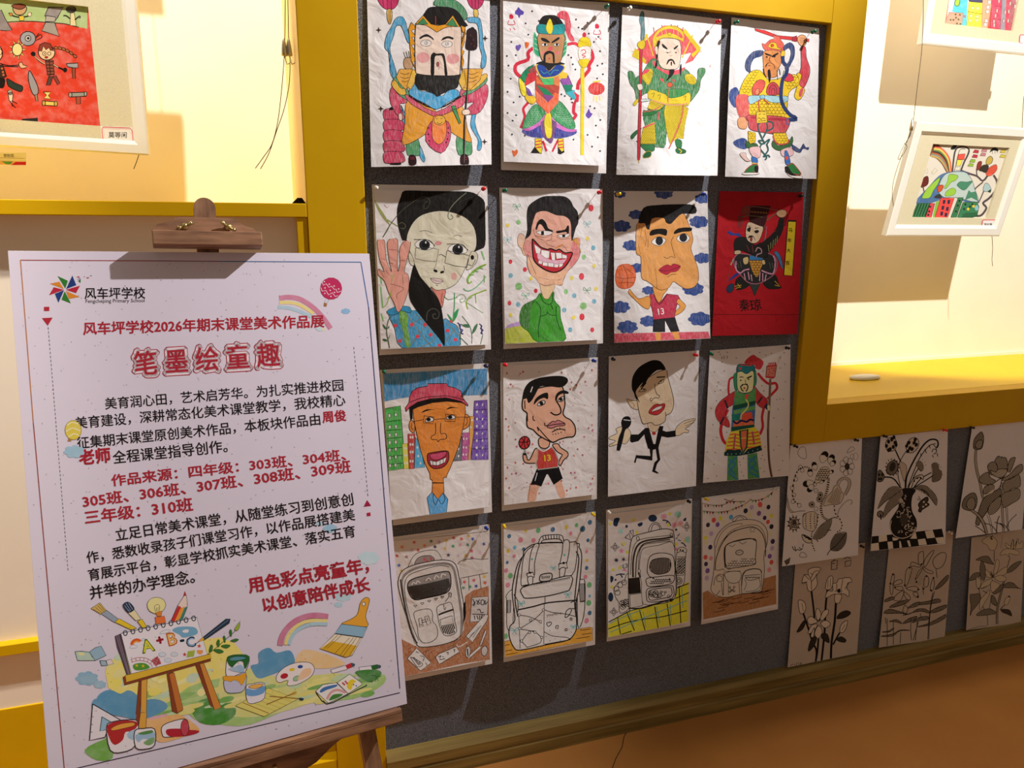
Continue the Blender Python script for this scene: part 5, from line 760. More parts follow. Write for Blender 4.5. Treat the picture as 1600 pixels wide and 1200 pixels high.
a.P('ada190', '370 600 400 520 450 470 470 420 510 410 540 470 560 500 540 560 500 590 440 590', 1, '2a241e', 3); a.hatch('400 560 460 470 500 420 536 480 520 580 450 586', 1.4, 9, 2, '3a342c'); a.L('500 400 510 370 560 340 610 360 610 420 570 500', 18, '9a8e80'); a.LL('494 400 506 362 560 330 620 354 624 420 580 505/516 408 530 376 560 354 596 370 596 420 566 480', 2.5)
a.L('500 690 520 630 570 570 620 545 640 570 620 590', 8, '8a7e70'); a.LL('16 490 40 560 50 620 90 660 150 650 200 650/30 500 30 600 60 660 90 664', 4, '5a5044')
for k in range(11): t = k*.571; a.P(K, [(92+44*math.cos(t-.16), 770+56*math.sin(t-.16)), (92+74*math.cos(t), 770+92*math.sin(t)), (92+44*math.cos(t+.16), 770+56*math.sin(t+.16))], 0)
a.E('a89c8c', 92, 770, 48, 58, ol=K, w=4); a.scales('60 730 120 730 130 810 60 810', 18, 5); a.E('4a4238', 96, 756, 18, 22)
a.P('b0a493', '180 700 230 660 290 660 310 700 300 800 270 840 220 830 180 800', 1, K, 3)
for x in (206, 250, 288): rope('%d 670 %d 740 %d 820' % (x, x-4, x+2), 10, 12)
a.P('8a8072', '440 720 440 780 400 860 340 910 270 910 290 860 340 790', 1, K, 3); a.hatch('440 720 440 780 400 860 340 910 275 905 340 790', -.7, 8, 2.5, '2a241e'); a.LL('440 720 480 710 500 720/400 830 440 830/300 910 320 940', 5, '4a4238')
a.P('b0a493', '170 870 240 900 260 940 220 950 180 920', 1, K, 4); a.hatch('170 870 240 900 260 930 200 900', .3, 7, 6); a.LL('76 980 90 1010 110 1020 130 1010 150 1020 176 1000/100 980 110 1030/140 990 160 1010/180 960 176 990', 5, '4a4238')
a.P('8a8072', '582 852 584 900 570 960 530 1010 480 1026 436 1010 440 940 480 870 530 852', 1, '3a342c', 3); a.hatch('582 852 584 900 570 960 530 1010 480 1026 436 1010 440 940 480 870', -.25, 9, 4, '2a241e'); a.LL('580 856 500 960 430 1020 404 1064', 4); a.P(None, '150 1080 152 1050 176 1036 208 1060 206 1084', 1, '3a342c', 3); a.P('7a7064', '0 1120 60 1084 50 1140 20 1160', 0); a.hatch('0 1120 60 1084 50 1140 20 1160', .6, 7, 3)
fl1 = a
a = Art(1355, 665, 6, (1.8, 1.9, 2.0))
DK = '16130f'; PP = 'b8aa98'
a.P('1a1714', '30 1040 330 1010 700 966 736 1100 400 1140 30 1176', 0)
for p in ('108 1032 182 1024 188 1080 108 1092', '30 1108 106 1098 112 1166 34 1176', '190 1090 236 1086 244 1150 198 1158', '236 1046 300 1060 270 1076 240 1078', '300 1082 312 1084 326 1142 302 1146', '372 1078 396 1076 410 1132 392 1136', '402 1060 452 990 466 1060', '540 990 612 976 636 1050 560 1058', '474 1068 542 1058 560 1116 484 1124', '638 1052 716 1044 736 1100 660 1106'): a.P(PP, p, 0)
a.E('a89a88', 224, 176, 54, 68, .2, ol=DK, w=4); a.dots(DK, '180 190 200 150 244 200 260 160 216 220 230 130 250 110 270 180 200 230', 15, 20); a.E('a89a88', 424, 184, 56, 78, .5, ol=DK, w=4); a.dots(DK, '390 160 440 160 400 210 450 130 380 240 460 180 420 220 370 190', 15, 20, .5)
a.L('262 226 300 310 340 400 356 500 356 600', 12, DK); a.L('364 240 320 310 290 380 290 480 310 560', 7, DK); a.L('360 580 370 480 420 360 500 220 560 150 610 128 656 140 664 180 650 210', 15, DK); a.L('380 580 440 420 500 290 580 190 640 170', 8, DK); a.LL('620 180 640 200 650 240/606 250 620 220 650 230 640 260 620 266/610 276 620 300/656 260 660 290/540 220 556 260/500 260 506 290/580 180 590 214', 7, DK)
a.P('5c5448', '180 420 190 370 230 330 270 330 290 380 270 440 230 462 190 450', 1, DK, 7); a.E('3a332c', 236, 386, 28, 46, .3); 
for k in range(14): t = k*.449; a.L([(236+56*math.cos(t), 390+70*math.sin(t)), (236+70*math.cos(t+.1), 390+84*math.sin(t+.1))], 8, DK, 0)
a.P('5c5448', '96 440 120 416 150 450 160 480 140 520 100 524 86 480', 1, DK, 5); a.dots(DK, '110 460 130 500 140 460 110 500', 10, 14); a.L('156 482 220 486 260 510 290 550 320 590', 13, DK)
a.P('2c2620', '456 350 490 330 520 350 530 400 510 430 490 420 470 390'); a.hatch('456 350 490 330 520 350 530 400 510 430 470 390', .8, 9, 3, '8a7e70'); a.P('2c2620', '600 370 630 344 666 360 676 410 700 430 690 500 640 530 604 520 610 460 610 410'); a.hatch('600 370 630 344 666 360 676 410 700 430 690 500 640 530 604 520', .5, 11, 3, '8a7e70'); a.dots(DK, '676 370 690 390 704 460 540 340 550 370 520 320', 4)
a.LL('400 590 440 470 480 400/430 590 500 500 600 440/420 590 520 530 620 466', 6, DK); a.P(PP, '390 570 440 490 500 460 526 476 520 506 490 480 440 510 410 590', 1, DK, 5); a.dots(DK, '440 520 470 494 500 490', 8); a.P('a29482', '300 350 340 350 372 400 350 520 330 480', 1, '4a4238', 3)
LF = '857b6c'
a.P(LF, '330 600 260 570 200 590 140 670 98 780 140 740 200 690', 1, '3a342c', 3); a.P(LF, '346 640 300 620 220 680 170 760 146 870 220 790 300 720', 1, '3a342c', 3); a.hatch('346 640 300 620 220 680 170 760 150 860 220 790 300 720', -.6, 11, 3, '28221c'); a.hatch('330 600 260 570 200 590 140 670 105 770 200 690', -.7, 11, 3, '28221c')
a.P(LF, '440 590 500 560 560 570 630 640 654 690 646 750 600 690 560 650 500 600', 1, '3a342c', 3); a.hatch('440 590 500 560 560 570 630 640 654 690 646 745 560 650', .9, 11, 3, '28221c'); a.L('500 596 550 620 580 660', 9, DK)
a.P('201c18', '336 590 450 600 420 660 410 740 420 810 456 880 460 950 430 1010 380 1050 300 1060 240 1020 216 960 220 890 270 810 296 760 300 700 340 650', 1, DK, 4)
for k in range(46):
    y = 650+a.rg.random()*390; hw = 50 if y < 790 else 105-abs(y-930)*.35; x = 345+a.rg.uniform(-hw, hw)*(.9 if y > 790 else 1); r = 8+a.rg.random()*12; t0 = a.rg.random()*6
    a.L([(x+r*math.cos(t0+t*.5)*(1-t*.06), y+r*math.sin(t0+t*.5)*(1-t*.06)) for t in range(9)], 4, 'a89c8c', 0)
a.E('4a4238', 344, 880, 40, 56); a.L('226 890 214 960 250 1030 330 1056 420 1020 452 950', 5, 'a89c8c')
a.P('4a4238', '480 740 510 700 560 670 570 700 556 720 580 740 540 770 510 790 500 810 480 800 490 770', 1, DK, 6); a.LL('500 700 480 660/490 700 466 686', 3); a.dots(PP, '530 716 550 740 524 760', 9); a.E('6a6054', 122, 830, 28, 30, ol=DK, w=5); a.L('124 830 130 880', 12, DK)
fl2 = a
a = Art(1490, 650, 6.154, (1.8, 1.9, 2.0))
GY = '8f8474'
def lf(p, ang, st=9, c=GY, hw=2): a.P(c, p, 1, '1e1a16', 4); a.hatch(p, ang, st+4, 2.6, '241e1a')
a.LL('216 320 206 400 220 520 250 620 264 720 284 800', 20, '8a8070'); a.LL('204 330 198 420 214 540 240 630 262 740 276 800/226 320 220 400 234 520 260 620 280 730 292 790', 3)
a.L('462 640 460 800 466 900 480 1120', 16, '9a8f80'); a.LL('454 640 452 800 458 900 470 1120/470 640 468 800 476 900 488 1120/500 880 510 1000 520 1110/516 880 522 1000 532 1110/320 950 350 1040 366 1140/340 950 366 1040 376 1140', 3)
lf('480 640 560 600 620 560 640 600 636 680 560 700 490 750', 1.3, 10); lf('460 760 540 720 630 700 632 790 560 840 490 880 470 860', .9, 11); lf('448 700 380 730 300 780 260 850 216 1000 214 1040 240 1050 262 1000 320 920 340 870 450 760', -.9, 11, '7a7062'); lf('450 770 440 880 370 944 330 930 350 850', -.6, 11); lf('380 660 300 680 290 750 380 710', -.4, 9)
lf('246 630 270 570 330 540 350 590 400 620 380 650 310 660', .3, 9); lf('460 610 540 560 600 490 656 464 662 520 620 560 560 590 500 620', .1, 10); lf('516 510 540 420 590 396 580 450 540 540', 1.4, 9); lf('390 450 426 386 460 400 500 400 516 460 510 540 460 600 400 560', 1.2, 8); lf('326 480 370 440 410 460 420 530 380 560 350 560', 1.1, 8); lf('350 520 380 570 450 590 500 560 510 510 480 510 430 510 400 540', .2, 10, 'a89c8a'); a.LL('380 650 460 600 440 690 390 720/426 386 430 400/460 386 466 400', 4)
lf('188 290 200 220 240 170 270 152 286 190 288 240 270 310 230 324 200 318', 1.2, 8, '7a7062'); lf('210 300 220 250 260 230 280 250 260 310', 1.0, 8); lf('80 870 96 800 150 750 200 740 226 800 210 880 170 910 110 900', 1.2, 9, '7a7062'); lf('120 860 150 790 200 800 200 880 160 900', .9, 9); 
a.L('170 906 240 960 290 1040 320 1140', 16, '948978'); a.LL('162 910 230 966 280 1050 308 1140/180 900 250 950 300 1030 326 1130/206 1056 260 1090 310 1130/290 1030 360 1050 420 1120/410 1120 420 1010 440 960/390 1020 450 1040 490 1080/510 1080 540 1010 606 946/440 1030 500 1060 530 1110', 4); a.P(PP, '290 770 330 740 382 706 380 730 320 760', 1)
fl3 = a
a = Art(1225, 860, 6.315, (1.8, 1.9, 2.0))
a.LL('270 400 290 560 300 680', 18, DK); a.LL('430 380 410 560 400 800 370 1090', 20, DK); a.LL('512 520 500 700 470 900 462 1075', 22, DK); a.LL('190 620 240 770 280 900 320 990 312 1100', 18, DK); a.LL('340 860 330 990 312 1100', 18, DK); a.L('550 810 510 880 484 930', 16, DK)
def fl(p, w=4): a.P('b3a594', p, 1, '1e1a16', w)
fl('240 400 220 320 190 330 176 310 200 240 240 240 240 190 300 166 360 176 340 220 320 260 330 330 290 390'); a.LL('270 390 268 300 240 240/260 280 300 210 340 200/270 310 310 260 320 230/200 240 250 290/176 320 230 310/260 220 280 240', 4)
fl('140 500 170 490 206 520 214 580 190 620 160 620 146 570'); a.LL('176 520 190 600', 3); fl('410 380 420 300 450 256 480 260 480 330 460 380'); a.LL('436 290 430 370/460 270 456 360', 3)
fl('410 470 430 400 480 400 480 330 520 320 540 280 570 280 600 270 650 270 670 310 630 320 620 380 640 400 636 460 600 430 540 430 480 436'); a.LL('520 330 520 400/580 290 560 390/600 380 640 320/500 400 540 400/540 380 546 420/570 390 560 420', 4); fl('500 440 520 430 568 440 550 510 520 524 500 500'); a.P(DK, '526 390 550 376 556 410 530 416')
for p in ('330 690 310 620 330 570 360 610 360 670', '356 690 380 610 430 580 436 620 390 680', '360 720 410 690 456 720 440 750 400 764', '330 700 270 650 230 680 250 730 310 716', '330 730 270 740 236 820 290 800', '340 740 300 820 340 870 376 800', '300 760 262 840 290 860'): fl(p)
a.LL('336 700 320 670/344 700 350 670/340 700 360 680', 4); fl('550 800 560 740 600 700 628 696 610 770 580 810'); a.LL('570 790 600 730', 3)
def dl(p): a.P('37302a', p, 1, DK, 4)
dl('520 670 550 620 610 594 656 610 640 640 580 670'); dl('520 880 560 850 610 880 600 906 550 900'); dl('380 820 430 830 446 910 400 890 370 860'); dl('310 850 320 880 290 950 240 996 250 920 280 860'); dl('200 690 210 720 180 780 126 808 160 740')
a.LL('466 190 470 110 490 100 526 96 522 184 466 190/476 130 500 126/500 90 480 110', 7, K, 0); a.LL('590 84 620 66 660 80/604 110 662 96 654 150 602 160 604 110', 7, K, 0); a.LL('290 1108 480 1080', 2, '4a4238', 0); a.LL('60 1140 90 1120/96 1120 110 1130/124 1104 124 1140/140 1106 150 1130/166 1100 160 1126 180 1110', 4, '5a5044')
fl4 = a
a = Art(1365, 825, 6.154, (1.8, 1.9, 2.0))
GG = '383028'
def pl(p): a.P(None, p, 1, GG, 4)
for p in ('434 350 432 250 470 224 480 240 476 340', '480 350 500 290 560 220 580 224 540 300 500 370', '356 370 370 326 450 360 446 376 380 366', '470 370 520 400 570 420 560 440 500 420', '580 290 640 240 690 240 696 290 660 370 600 390 570 340', '300 560 310 420 340 380 370 390 350 470 320 550', '160 620 160 540 180 450 200 450 190 550 180 640', '180 540 230 500 270 500 270 530 200 550', '210 570 270 560 280 600 220 590', '290 600 220 640 190 690 250 700 280 660', '290 610 350 660 340 700 300 660', '310 580 400 560 430 590 400 610', '400 500 430 420 480 380', '484 560 490 480 510 460 530 490 520 560', '544 600 556 520 576 490 584 540 570 600', '380 620 420 620 430 670 390 650', '300 740 330 780 310 820 280 800'): pl(p)
a.hatch('340 390 480 370 500 480 470 560 330 540', 1.4, 16, 2, '6a6050'); a.dots('2a241e', '460 350 344 380 186 446 412 518 300 550 206 570 508 462 576 480 552 600 480 584 430 590 424 660 162 534', 10)
def gl(p): a.P('6f6556', p, 1, '2a241e', 4); a.hatch(p, -.3, 12, 2.6, '241e1a')
for p in ('110 690 180 660 200 680 150 700 110 710', '150 760 240 710 340 690 300 730 200 760', '100 820 150 780 240 800 330 830 250 820', '280 840 360 820 420 780 500 780 540 820 440 800', '430 720 540 700 620 680 644 710 540 730 400 740', '540 810 600 770 700 738 690 770 600 810', '590 590 640 520 716 450 710 500 640 570', '280 920 340 870 420 850 380 890', '370 910 440 860 520 850 520 880 440 890', '420 950 520 920 620 870 696 830 680 870 560 930', '150 900 220 880 276 920 200 900', '80 1000 140 990 200 960 150 1000', '70 1040 180 1020 260 980 350 985 250 990 180 1040', '330 770 380 730 440 710 420 750'): gl(p)
a.LL('586 610 560 700 540 850 530 1070/570 620 550 720 530 900 520 1070/360 870 356 980 364 1080/260 1000 256 1110/190 900 190 1120/130 870 130 1130/420 900 400 1080/430 900 380 1080/600 390 610 480/470 560 480 640/110 860 120 920/450 820 450 860', 4, GG); a.LL('30 1160 320 1110', 2, GG, 0)
a.P(PP, '560 180 568 150', 0) if 0 else None
fl5 = a
a = Art(1500, 825, 7.06, (1.8, 1.9, 2.0))
def gl2(p, c='6e6656'): a.P(c, p, 1, '28221c', 4); a.hatch(p, .5, 14, 2.5, '3a342c')
a.LL('490 560 450 720 410 900 406 1060', 17, '6e6656'); a.LL('480 570 440 720 400 900 396 1060/500 560 462 720 420 900 420 1060', 3); a.LL('210 680 250 860 300 970 304 1076/350 740 330 850 310 960', 14, '6e6656'); a.L('376 250 376 370', 5, '4a4238'); a.L('470 80 450 220', 14, '8a8070'); a.L('550 330 530 400 500 500', 7, '3a342c')
gl2('176 350 240 316 310 312 350 370 376 400 310 390 250 370 210 356'); gl2('230 380 250 370 280 450 270 570 230 560 220 460'); gl2('100 580 140 510 200 490 220 520 180 560'); gl2('110 740 160 730 210 726 224 790 180 860 130 920 112 966 120 860'); gl2('470 650 530 600 590 610 640 660 680 670 600 660 530 660'); gl2('510 490 560 420 620 380 680 366 640 420 570 480'); gl2('350 740 390 780 410 860 350 830 340 780'); gl2('180 964 240 910 320 890 370 910 400 940 300 960'); gl2('450 900 500 896 550 910 570 970 520 950 470 930', '4a4238'); gl2('360 700 430 640 480 620 450 690 380 730')
def fw(p): a.P('a3957e', p, 1, '3a3228', 3)
fw('240 150 280 110 340 90 400 130 410 180 380 240 330 240 300 190'); fw('440 300 480 240 560 230 650 260 630 300 540 280 550 330 510 290'); fw('520 220 500 160 560 200 580 120 600 200 640 110 650 180 690 140 690 220 600 230'); fw('360 540 380 440 400 350 430 360 430 420 400 500'); fw('360 540 290 460 280 500 300 540'); fw('370 540 440 470 500 430 520 440 500 510'); fw('380 550 440 590 500 580 500 540 440 520'); fw('350 560 250 600 230 670 330 620'); fw('340 590 400 600 440 630 350 710'); fw('180 540 210 560 230 590 210 670 180 640'); fw('320 680 270 740 220 800 220 910 260 840 320 740'); fw('490 840 500 780 550 750 546 800 520 846')
a.LL('330 120 360 80/350 130 340 90/560 220 570 160/590 230 590 130/610 220 630 140/360 540 340 480/360 540 380 500/350 550 330 500/490 850 440 900/230 670 300 640/250 690 300 720/200 0 300 90/240 10 290 80', 5, '2e261e'); a.dots('241e18', '350 120 362 540 206 668 540 756', 10); a.LL('70 1130 200 1090 300 1080', 3, '3a342c')
fl6 = a
# ================================================ the printed exhibition poster
a = Art(0, 380, 2.5); RD_ = 'b02838'
def crop(ox, oy, sc): a.ox, a.oy, a.sc = ox, oy, sc
def TT(txt, x0, y0, x1, y1, col='1c1618', bold=.0, hk=1.0, ln=0): a.T(txt, x0, y0, x1, y1, col, bold, hk)
# border lines
a.L('80 66 600 69', 3.2, 'a04038', 0); a.L('600 69 860 71', 3.2, '8a4868', 0); a.L('860 71 1410 74', 3.2, '3a68a0', 0); a.L('1410 74 1440 250', 3.4, '3a68a8', 0); a.L('1440 250 1562 1740', 3.4, '28305a', 0)
a.L('80 66 130 700', 3.6, 'c07838', 0); a.L('130 700 252 2062', 3.6, '9a4030', 0); a.L('252 2062 1562 1756', 3.4, '2a2438', 0)
crop(60, 420, 8)
for c, t in (('2f7a28', '240 90 368 150 336 246'), ('2f7a28', '405 432 290 386 328 280'), ('1f3a7a', '424 84 474 204 346 254'), ('1f3a7a', '250 424 206 312 320 268'), ('b8243c', '520 210 470 304 346 262'), ('b8243c', '134 330 192 230 320 262'), ('d8882c', '146 186 262 160 318 252'), ('d8882c', '516 350 382 376 344 276')): a.P(c, t, 0)
for c, t in (('b8243c', '470 108 500 92 526 108'), ('3a5a98', '480 140 510 118 530 124'), ('2f7a28', '496 150 530 128 526 176'), ('b8243c', '596 108 640 106 620 124'), ('4a7a98', '640 90 668 76 664 92'), ('4a7a50', '566 104 576 88 580 104')): a.P(c, t, 0)
TT('风车坪学校', 574, 366, 1334, 360, '14100e', .014, 1.0); TT('Fengcheping Primary School', 586, 426, 1328, 416, '2a2422', .0, 1.0)
a.P(RD_, '70 476 136 474 136 526 70 528', 0); a.P(RD_, '44 616 178 610 116 712', 0)
p0, p1 = (122, 730), (372, 3790)
for k in range(60):
    t, u = k/60, (k+.55)/60; a.L([(p0[0]+(p1[0]-p0[0])*t, p0[1]+(p1[1]-p0[1])*t), (p0[0]+(p1[0]-p0[0])*u, p0[1]+(p1[1]-p0[1])*u)], 7, '4a5a60', 0)
crop(420, 420, 8.572)
def arc(cx, cy, r, w, t0, t1, col, ky=1.0, n=22, al=.6): a.L([(cx+r*math.cos(t0+(t1-t0)*k/n), cy+r*ky*math.sin(t0+(t1-t0)*k/n)) for k in range(n+1)], w, col, 0, al)
a.L('140 395 260 380 400 400 530 470 640 560 730 660 830 800', 66, 'd084a0', a=.6); a.L('140 455 260 450 380 470 500 530 600 600', 46, 'ecd88c', a=.6); a.L('120 515 240 520 360 550 480 600 570 640', 46, 'b0ccdc', a=.6); a.P('e8dcb0', '690 790 760 800 740 830 700 820'); a.P('c8dce4', '620 790 700 790 720 830 660 830')
a.E('c0285c', 834, 264, 146, 148, ol='701838', w=3); a.LL('716 180 730 220 770 200 806 250 840 230 880 280 900 270 916 316 966 300/696 250 716 300 766 290 800 350 850 320 890 370 926 360', 8, 'f0dce4', 0); a.dots('f4e0e8', '744 172 810 206 876 230 936 270 752 256 822 288 880 316 750 330 832 370', 9)
a.LL('760 410 744 460/806 416 776 462', 3, '6a3828'); a.P('a87040', '740 456 780 464 770 506 736 500', 0, '503018', 3); a.cloud('8cb8dc', 1030, 568, 58, .8)
crop(0, 380, 2.5)
TT('风车坪学校2026年期末课堂美术作品展', 324, 354, 1266, 324, RD_, .024, .95)
for i, ch in enumerate('笔墨绘童趣'):
    x = 524+i*120; y = 508-i*8; TT(ch, x-6, y+6, x+96, y, RD_, .088, 1.05); TT(ch, x-4, y+5, x+95, y-1, 'ecdfe6', .072, 1.05); TT(ch, x, y+1, x+90, y-5, RD_, .018, 1.05)
BK = '1a1416'
TT('美育润心田，艺术启芳华。为扎实推进校园', 410, 646, 1342, 572, BK, .011)
TT('美育建设，深耕常态化美术课堂教学，我校精心', 294, 722, 1350, 630, BK, .011)
TT('征集期末课堂原创美术作品，本板块作品由', 302, 800, 1252, 706, BK, .011); TT('周俊', 1260, 698, 1352, 690, RD_, .03)
TT('老师', 310, 862, 432, 850, RD_, .034); TT('全程课堂指导创作。', 442, 858, 890, 812, BK, .011)
TT('作品来源：四年级：303班、304班、', 436, 946, 1352, 844, RD_, .022, .82)
TT('305班、306班、307班、308班、309班', 322, 1030, 1372, 890, RD_, .022, .82)
TT('三年级：310班', 330, 1094, 754, 1040, RD_, .022, .86)
for k in range(34):
    t = k/34; u = (k+.55)/34; a.L([(1382+56*t, 405+590*t), (1382+56*u, 405+590*u)], 2.4, '5a5a60', 0)
a.P('a01c44', '1420 1030 1434 1003 1450 1026', 0); a.P('b02040', '1432 1054 1447 1051 1448 1065 1433 1067', 0)
a.cloud('9cc4dc', 1290, 1114, 26, .7); a.cloud('b0d0e0', 1250, 1096, 14, .6); a.cloud('a0c4d8', 290, 814, 38, .7); a.cloud('a8cad8', 1350, 268, 20, .8) if 0 else None
a.E('e0cc50', 286, 730, 32, 38, ol='a08820', w=2, a=.7); a.LL('262 712 280 700 306 706/258 736 284 722 314 734/268 756 290 744 308 752', 4, 'f0e8c0'); a.P('b08048', '266 764 280 764 278 774 264 774', 0)
crop(0, 780, 2.5)
TT('立足日常美术课堂，从随堂练习到创意创', 452, 160, 1382, 18, BK, .011)
TT('作，悉数收录孩子们课堂习作，以作品展搭建美', 340, 248, 1388, 78, BK, .011)
TT('育展示平台，彰显学校抓实美术课堂、落实五育', 346, 316, 1390, 142, BK, .011)
TT('并举的办学理念。', 352, 388, 762, 322, BK, .011)
a.cloud('c4dce4', 1440, 230, 40, .4); a.cloud('b8d4e0', 1340, 380, 30, .5); a.cloud('b0d0e0', 1322, 412, 16, .6)
TT('用色彩点亮童年，', 974, 362, 1442, 280, RD_, .03, 1.0); TT('以创意陪伴成长', 1026, 438, 1446, 352, RD_, .03, 1.0)
# water-colour washes
WA = .45
for c, t in (('f0e078', '420 640 560 600 860 540 960 640 900 760 700 800 560 860 440 760'), ('a8cc78', '700 760 860 700 1000 760 1160 700 1300 720 1480 680 1500 720 1380 780 1180 800 980 880 860 880 760 860'), ('dcdc88', '860 700 1000 660 1100 700 1300 680 1380 700 1200 800 1000 850 880 830'), ('4c9438', '750 820 800 780 900 790 920 840 860 880 780 872'), ('ecb870', '560 860 640 830 720 850 780 900 740 920 640 950 600 930'), ('e0a8bc', '580 860 620 820 660 815 690 830 640 850'), ('ecc890', '1150 650 1180 590 1260 600 1350 640 1290 660 1200 660'), ('78b050', '330 980 400 940 430 940 440 1010 380 1020')): a.P(c, t, 1, None, a=WA)
rw = random.Random(11)
for _ in range(70):
    x = rw.uniform(540, 1440); y = 700+(1500-x)*.09+rw.uniform(-20, 70)
    if y < 860: a.E(rw.choice(('b8d488', 'ece48c', '98c070', 'e4dc80', 'c4dcb0', '7cb45c')), x, y, rw.uniform(18, 60), rw.uniform(5, 13), -.22, a=.5)
for _ in range(30): a.E(rw.choice(('f0e270', 'e8e090', 'f4eca0', 'c8dcc0')), rw.uniform(440, 820), rw.uniform(600, 760), rw.uniform(14, 40), rw.uniform(8, 20), -.4, a=.5)
for t in ('378 790 390 760 430 744 470 760 500 746 530 760 550 790 590 780 640 790 650 820 560 860 480 850 400 830', '990 680 980 650 1010 640 1010 600 1050 580 1080 600 1130 590 1150 620 1140 650 1050 690 1010 700'): a.P('5e9ac0', t, 1, None, a=.75)
a.P('5e9ac0', '358 800 380 780 420 830 370 860', 1, None, a=.6); a.cloud('8cb4cc', 340, 700, 42, .5); a.cloud('98bcd0', 390, 724, 24, .5)
crop(100, 920, 6.1538)
YW = 'e0b83a'; OB = '3a2620'
a.P('8c4426', '988 820 1050 800 1140 1170 1084 1200 1040 1180', 0, OB, 4); a.P('c87838', '1010 820 1060 806 1146 1160 1090 1190', 0, OB, 3)
a.P('8c4426', '720 880 750 870 730 1210 690 1210', 0, OB, 3); a.P('e0a848', '744 866 800 850 790 1300 736 1300', 0, OB, 4); a.P('8c4426', '700 1200 736 1200 700 1420 650 1440', 0); a.P('e0a848', '736 1190 796 1190 780 1460 700 1450', 0, OB, 4)
a.P('8c4426', '1264 740 1300 730 1460 1150 1410 1130', 0, OB, 3); a.P('d89040', '1300 712 1340 706 1512 1140 1446 1164', 0, OB, 4)
a.P('5a4858', '490 456 540 432 640 820 600 824 510 560', 0, OB, 4); a.LL('504 452 620 822/520 444 630 822', 3, 'b8a8b8'); a.P('ece6ee', '546 430 1276 274 1380 640 650 822', 0, OB, 5)
a.P(YW, '590 832 1410 624 1416 670 600 900', 0, OB, 4); a.P('8c4426', '566 850 590 836 600 900 1410 676 1412 694 580 928', 0, OB, 3); a.P(YW, '590 836 1408 628 1414 668 602 896', 0)
for k in range(10): x = 590+k*73; y = 425-k*15.6; a.E(None, x, y, 18, 24, ol='1c2430', w=9); a.E(None, x, y-12, 12, 10, ol='8898a8', w=4)
# tools behind the pad
a.P('d8b868', '258 190 345 134 410 210 350 246', 0, OB, 4); a.LL('280 196 350 236/300 176 366 230/320 160 384 222/336 146 398 214', 4, '5a3c20', 0); a.P('98a8b8', '356 240 412 208 524 290 486 326', 0, OB, 4); a.P('e8c830', '490 320 530 286 700 380 640 392', 0, OB, 4)
a.P('e8dcb0', '610 226 674 196 740 290 690 306', 0, OB, 4); a.P('2c3c58', '568 150 610 126 650 150 676 198 620 230 576 186', 1, OB, 4); a.LL('596 140 640 210/580 160 630 220/620 136 660 200', 3, 'c8d0e0'); a.P('e8c830', '706 312 750 290 796 364 754 376', 0, OB, 4)
a.P('ece4a0', '800 150 830 100 890 82 950 100 978 150 960 200 920 240 880 240 820 210', 1, OB, 4); a.P('e08838', '878 230 944 212 936 260 900 266', 0, OB, 3); a.P('e8783c', '876 272 966 262 980 326 886 340', 0, OB, 3); a.LL('880 220 870 170 900 150 920 170 916 220/890 216 890 180/904 216 906 176', 4, '6a4a20')
a.P('ecd8cc', '1160 60 1176 60 1188 160 1150 200 1094 160', 0, OB, 4); a.P('b83030', '1150 70 1162 20 1178 66', 0); a.P('c83838', '1098 166 1120 170 1130 190 1060 320 1030 300', 0); a.P('f0a040', '1120 190 1160 170 1140 260 1100 300 1064 312', 0); a.P('3a8a78', '1160 180 1186 176 1140 296 1110 300', 0); a.LL('1094 160 1034 300/1188 170 1140 296', 4, OB, 0)
a.P('28384c', '1340 462 1556 290 1600 290 1590 330 1350 494', 0, OB, 4); a.LL('1350 476 1580 300', 4, '7a98b0', 0); a.P('f0b038', '1296 500 1336 464 1350 490 1290 514', 0, OB, 3); a.L('1296 506 1250 544', 6, '1c2430')
TT('A', 760, 620, 874, 592, '5a7a10', .035, 1.0); TT('A', 766, 612, 866, 588, 'e8e040', .005, 1.0); TT('+', 896, 546, 962, 530, 'b02838', .05); TT('B', 1000, 552, 1092, 530, 'c86020', .035); TT('B', 1006, 546, 1088, 526, 'f0c878', .0); TT('-', 1120, 530, 1156, 524, '1c3048', .05); TT('C', 1184, 566, 1268, 546, '1c3048', .04); TT('C', 1188, 560, 1262, 544, '8ab8e8', .0)
a.P('7ab0d0', '1040 400 1100 366 1240 366 1284 400 1270 440 1150 470 1110 440'); a.P('ece6ee', '1140 404 1170 390 1200 396 1190 420 1150 420'); a.P(None, '924 434 940 410 980 396 1020 396 1000 420', 1, '5a98a8', 3)
arc(700, 540, 52, 22, PI*1.0, PI*1.75, 'e05a28', al=1); arc(700, 540, 34, 14, PI*1.0, PI*1.75, 'f0a040', al=1); a.P('ece6ee', '630 570 660 540 706 550 690 570', 1, '5a98b8', 3); a.P('ece6ee', '740 500 760 476 776 484 756 500', 1, '5a98b8', 3)
a.P('5a9a38', '660 740 700 716 780 716 826 756 780 776 690 784'); a.star('e8c830', 700, 738, 18); a.star('e8c830', 760, 742, 18); a.LL('640 680 720 660 800 670 860 710 890 750/650 706 720 690 790 700 840 730 850 760/650 680 656 704/690 668 694 694/730 662 730 690/770 666 766 694/810 676 800 706/846 700 830 724', 4, 'b04048'); a.P('b83848', '840 690 900 646 936 720 880 740', 0, a=.4); a.LL('850 676 930 720/870 660 930 700/860 730 900 650/890 740 920 670', 5, 'a02838')
for x, y in ((946, 632), (1060, 630), (1000, 686)): a.cloud('d8e0ec', x, y, 34, ol='5a88a8')
a.star('d84838', 1300, 550, 22); a.star('c83838', 1160, 632, 22); a.P('c8d858', '1190 600 1260 590 1250 650 1180 660', 0); a.hatch('1190 600 1260 590 1250 650 1180 660', .8, 12, 4, '5a8a30'); a.P('f0a050', '1280 590 1336 596 1320 630 1284 620')
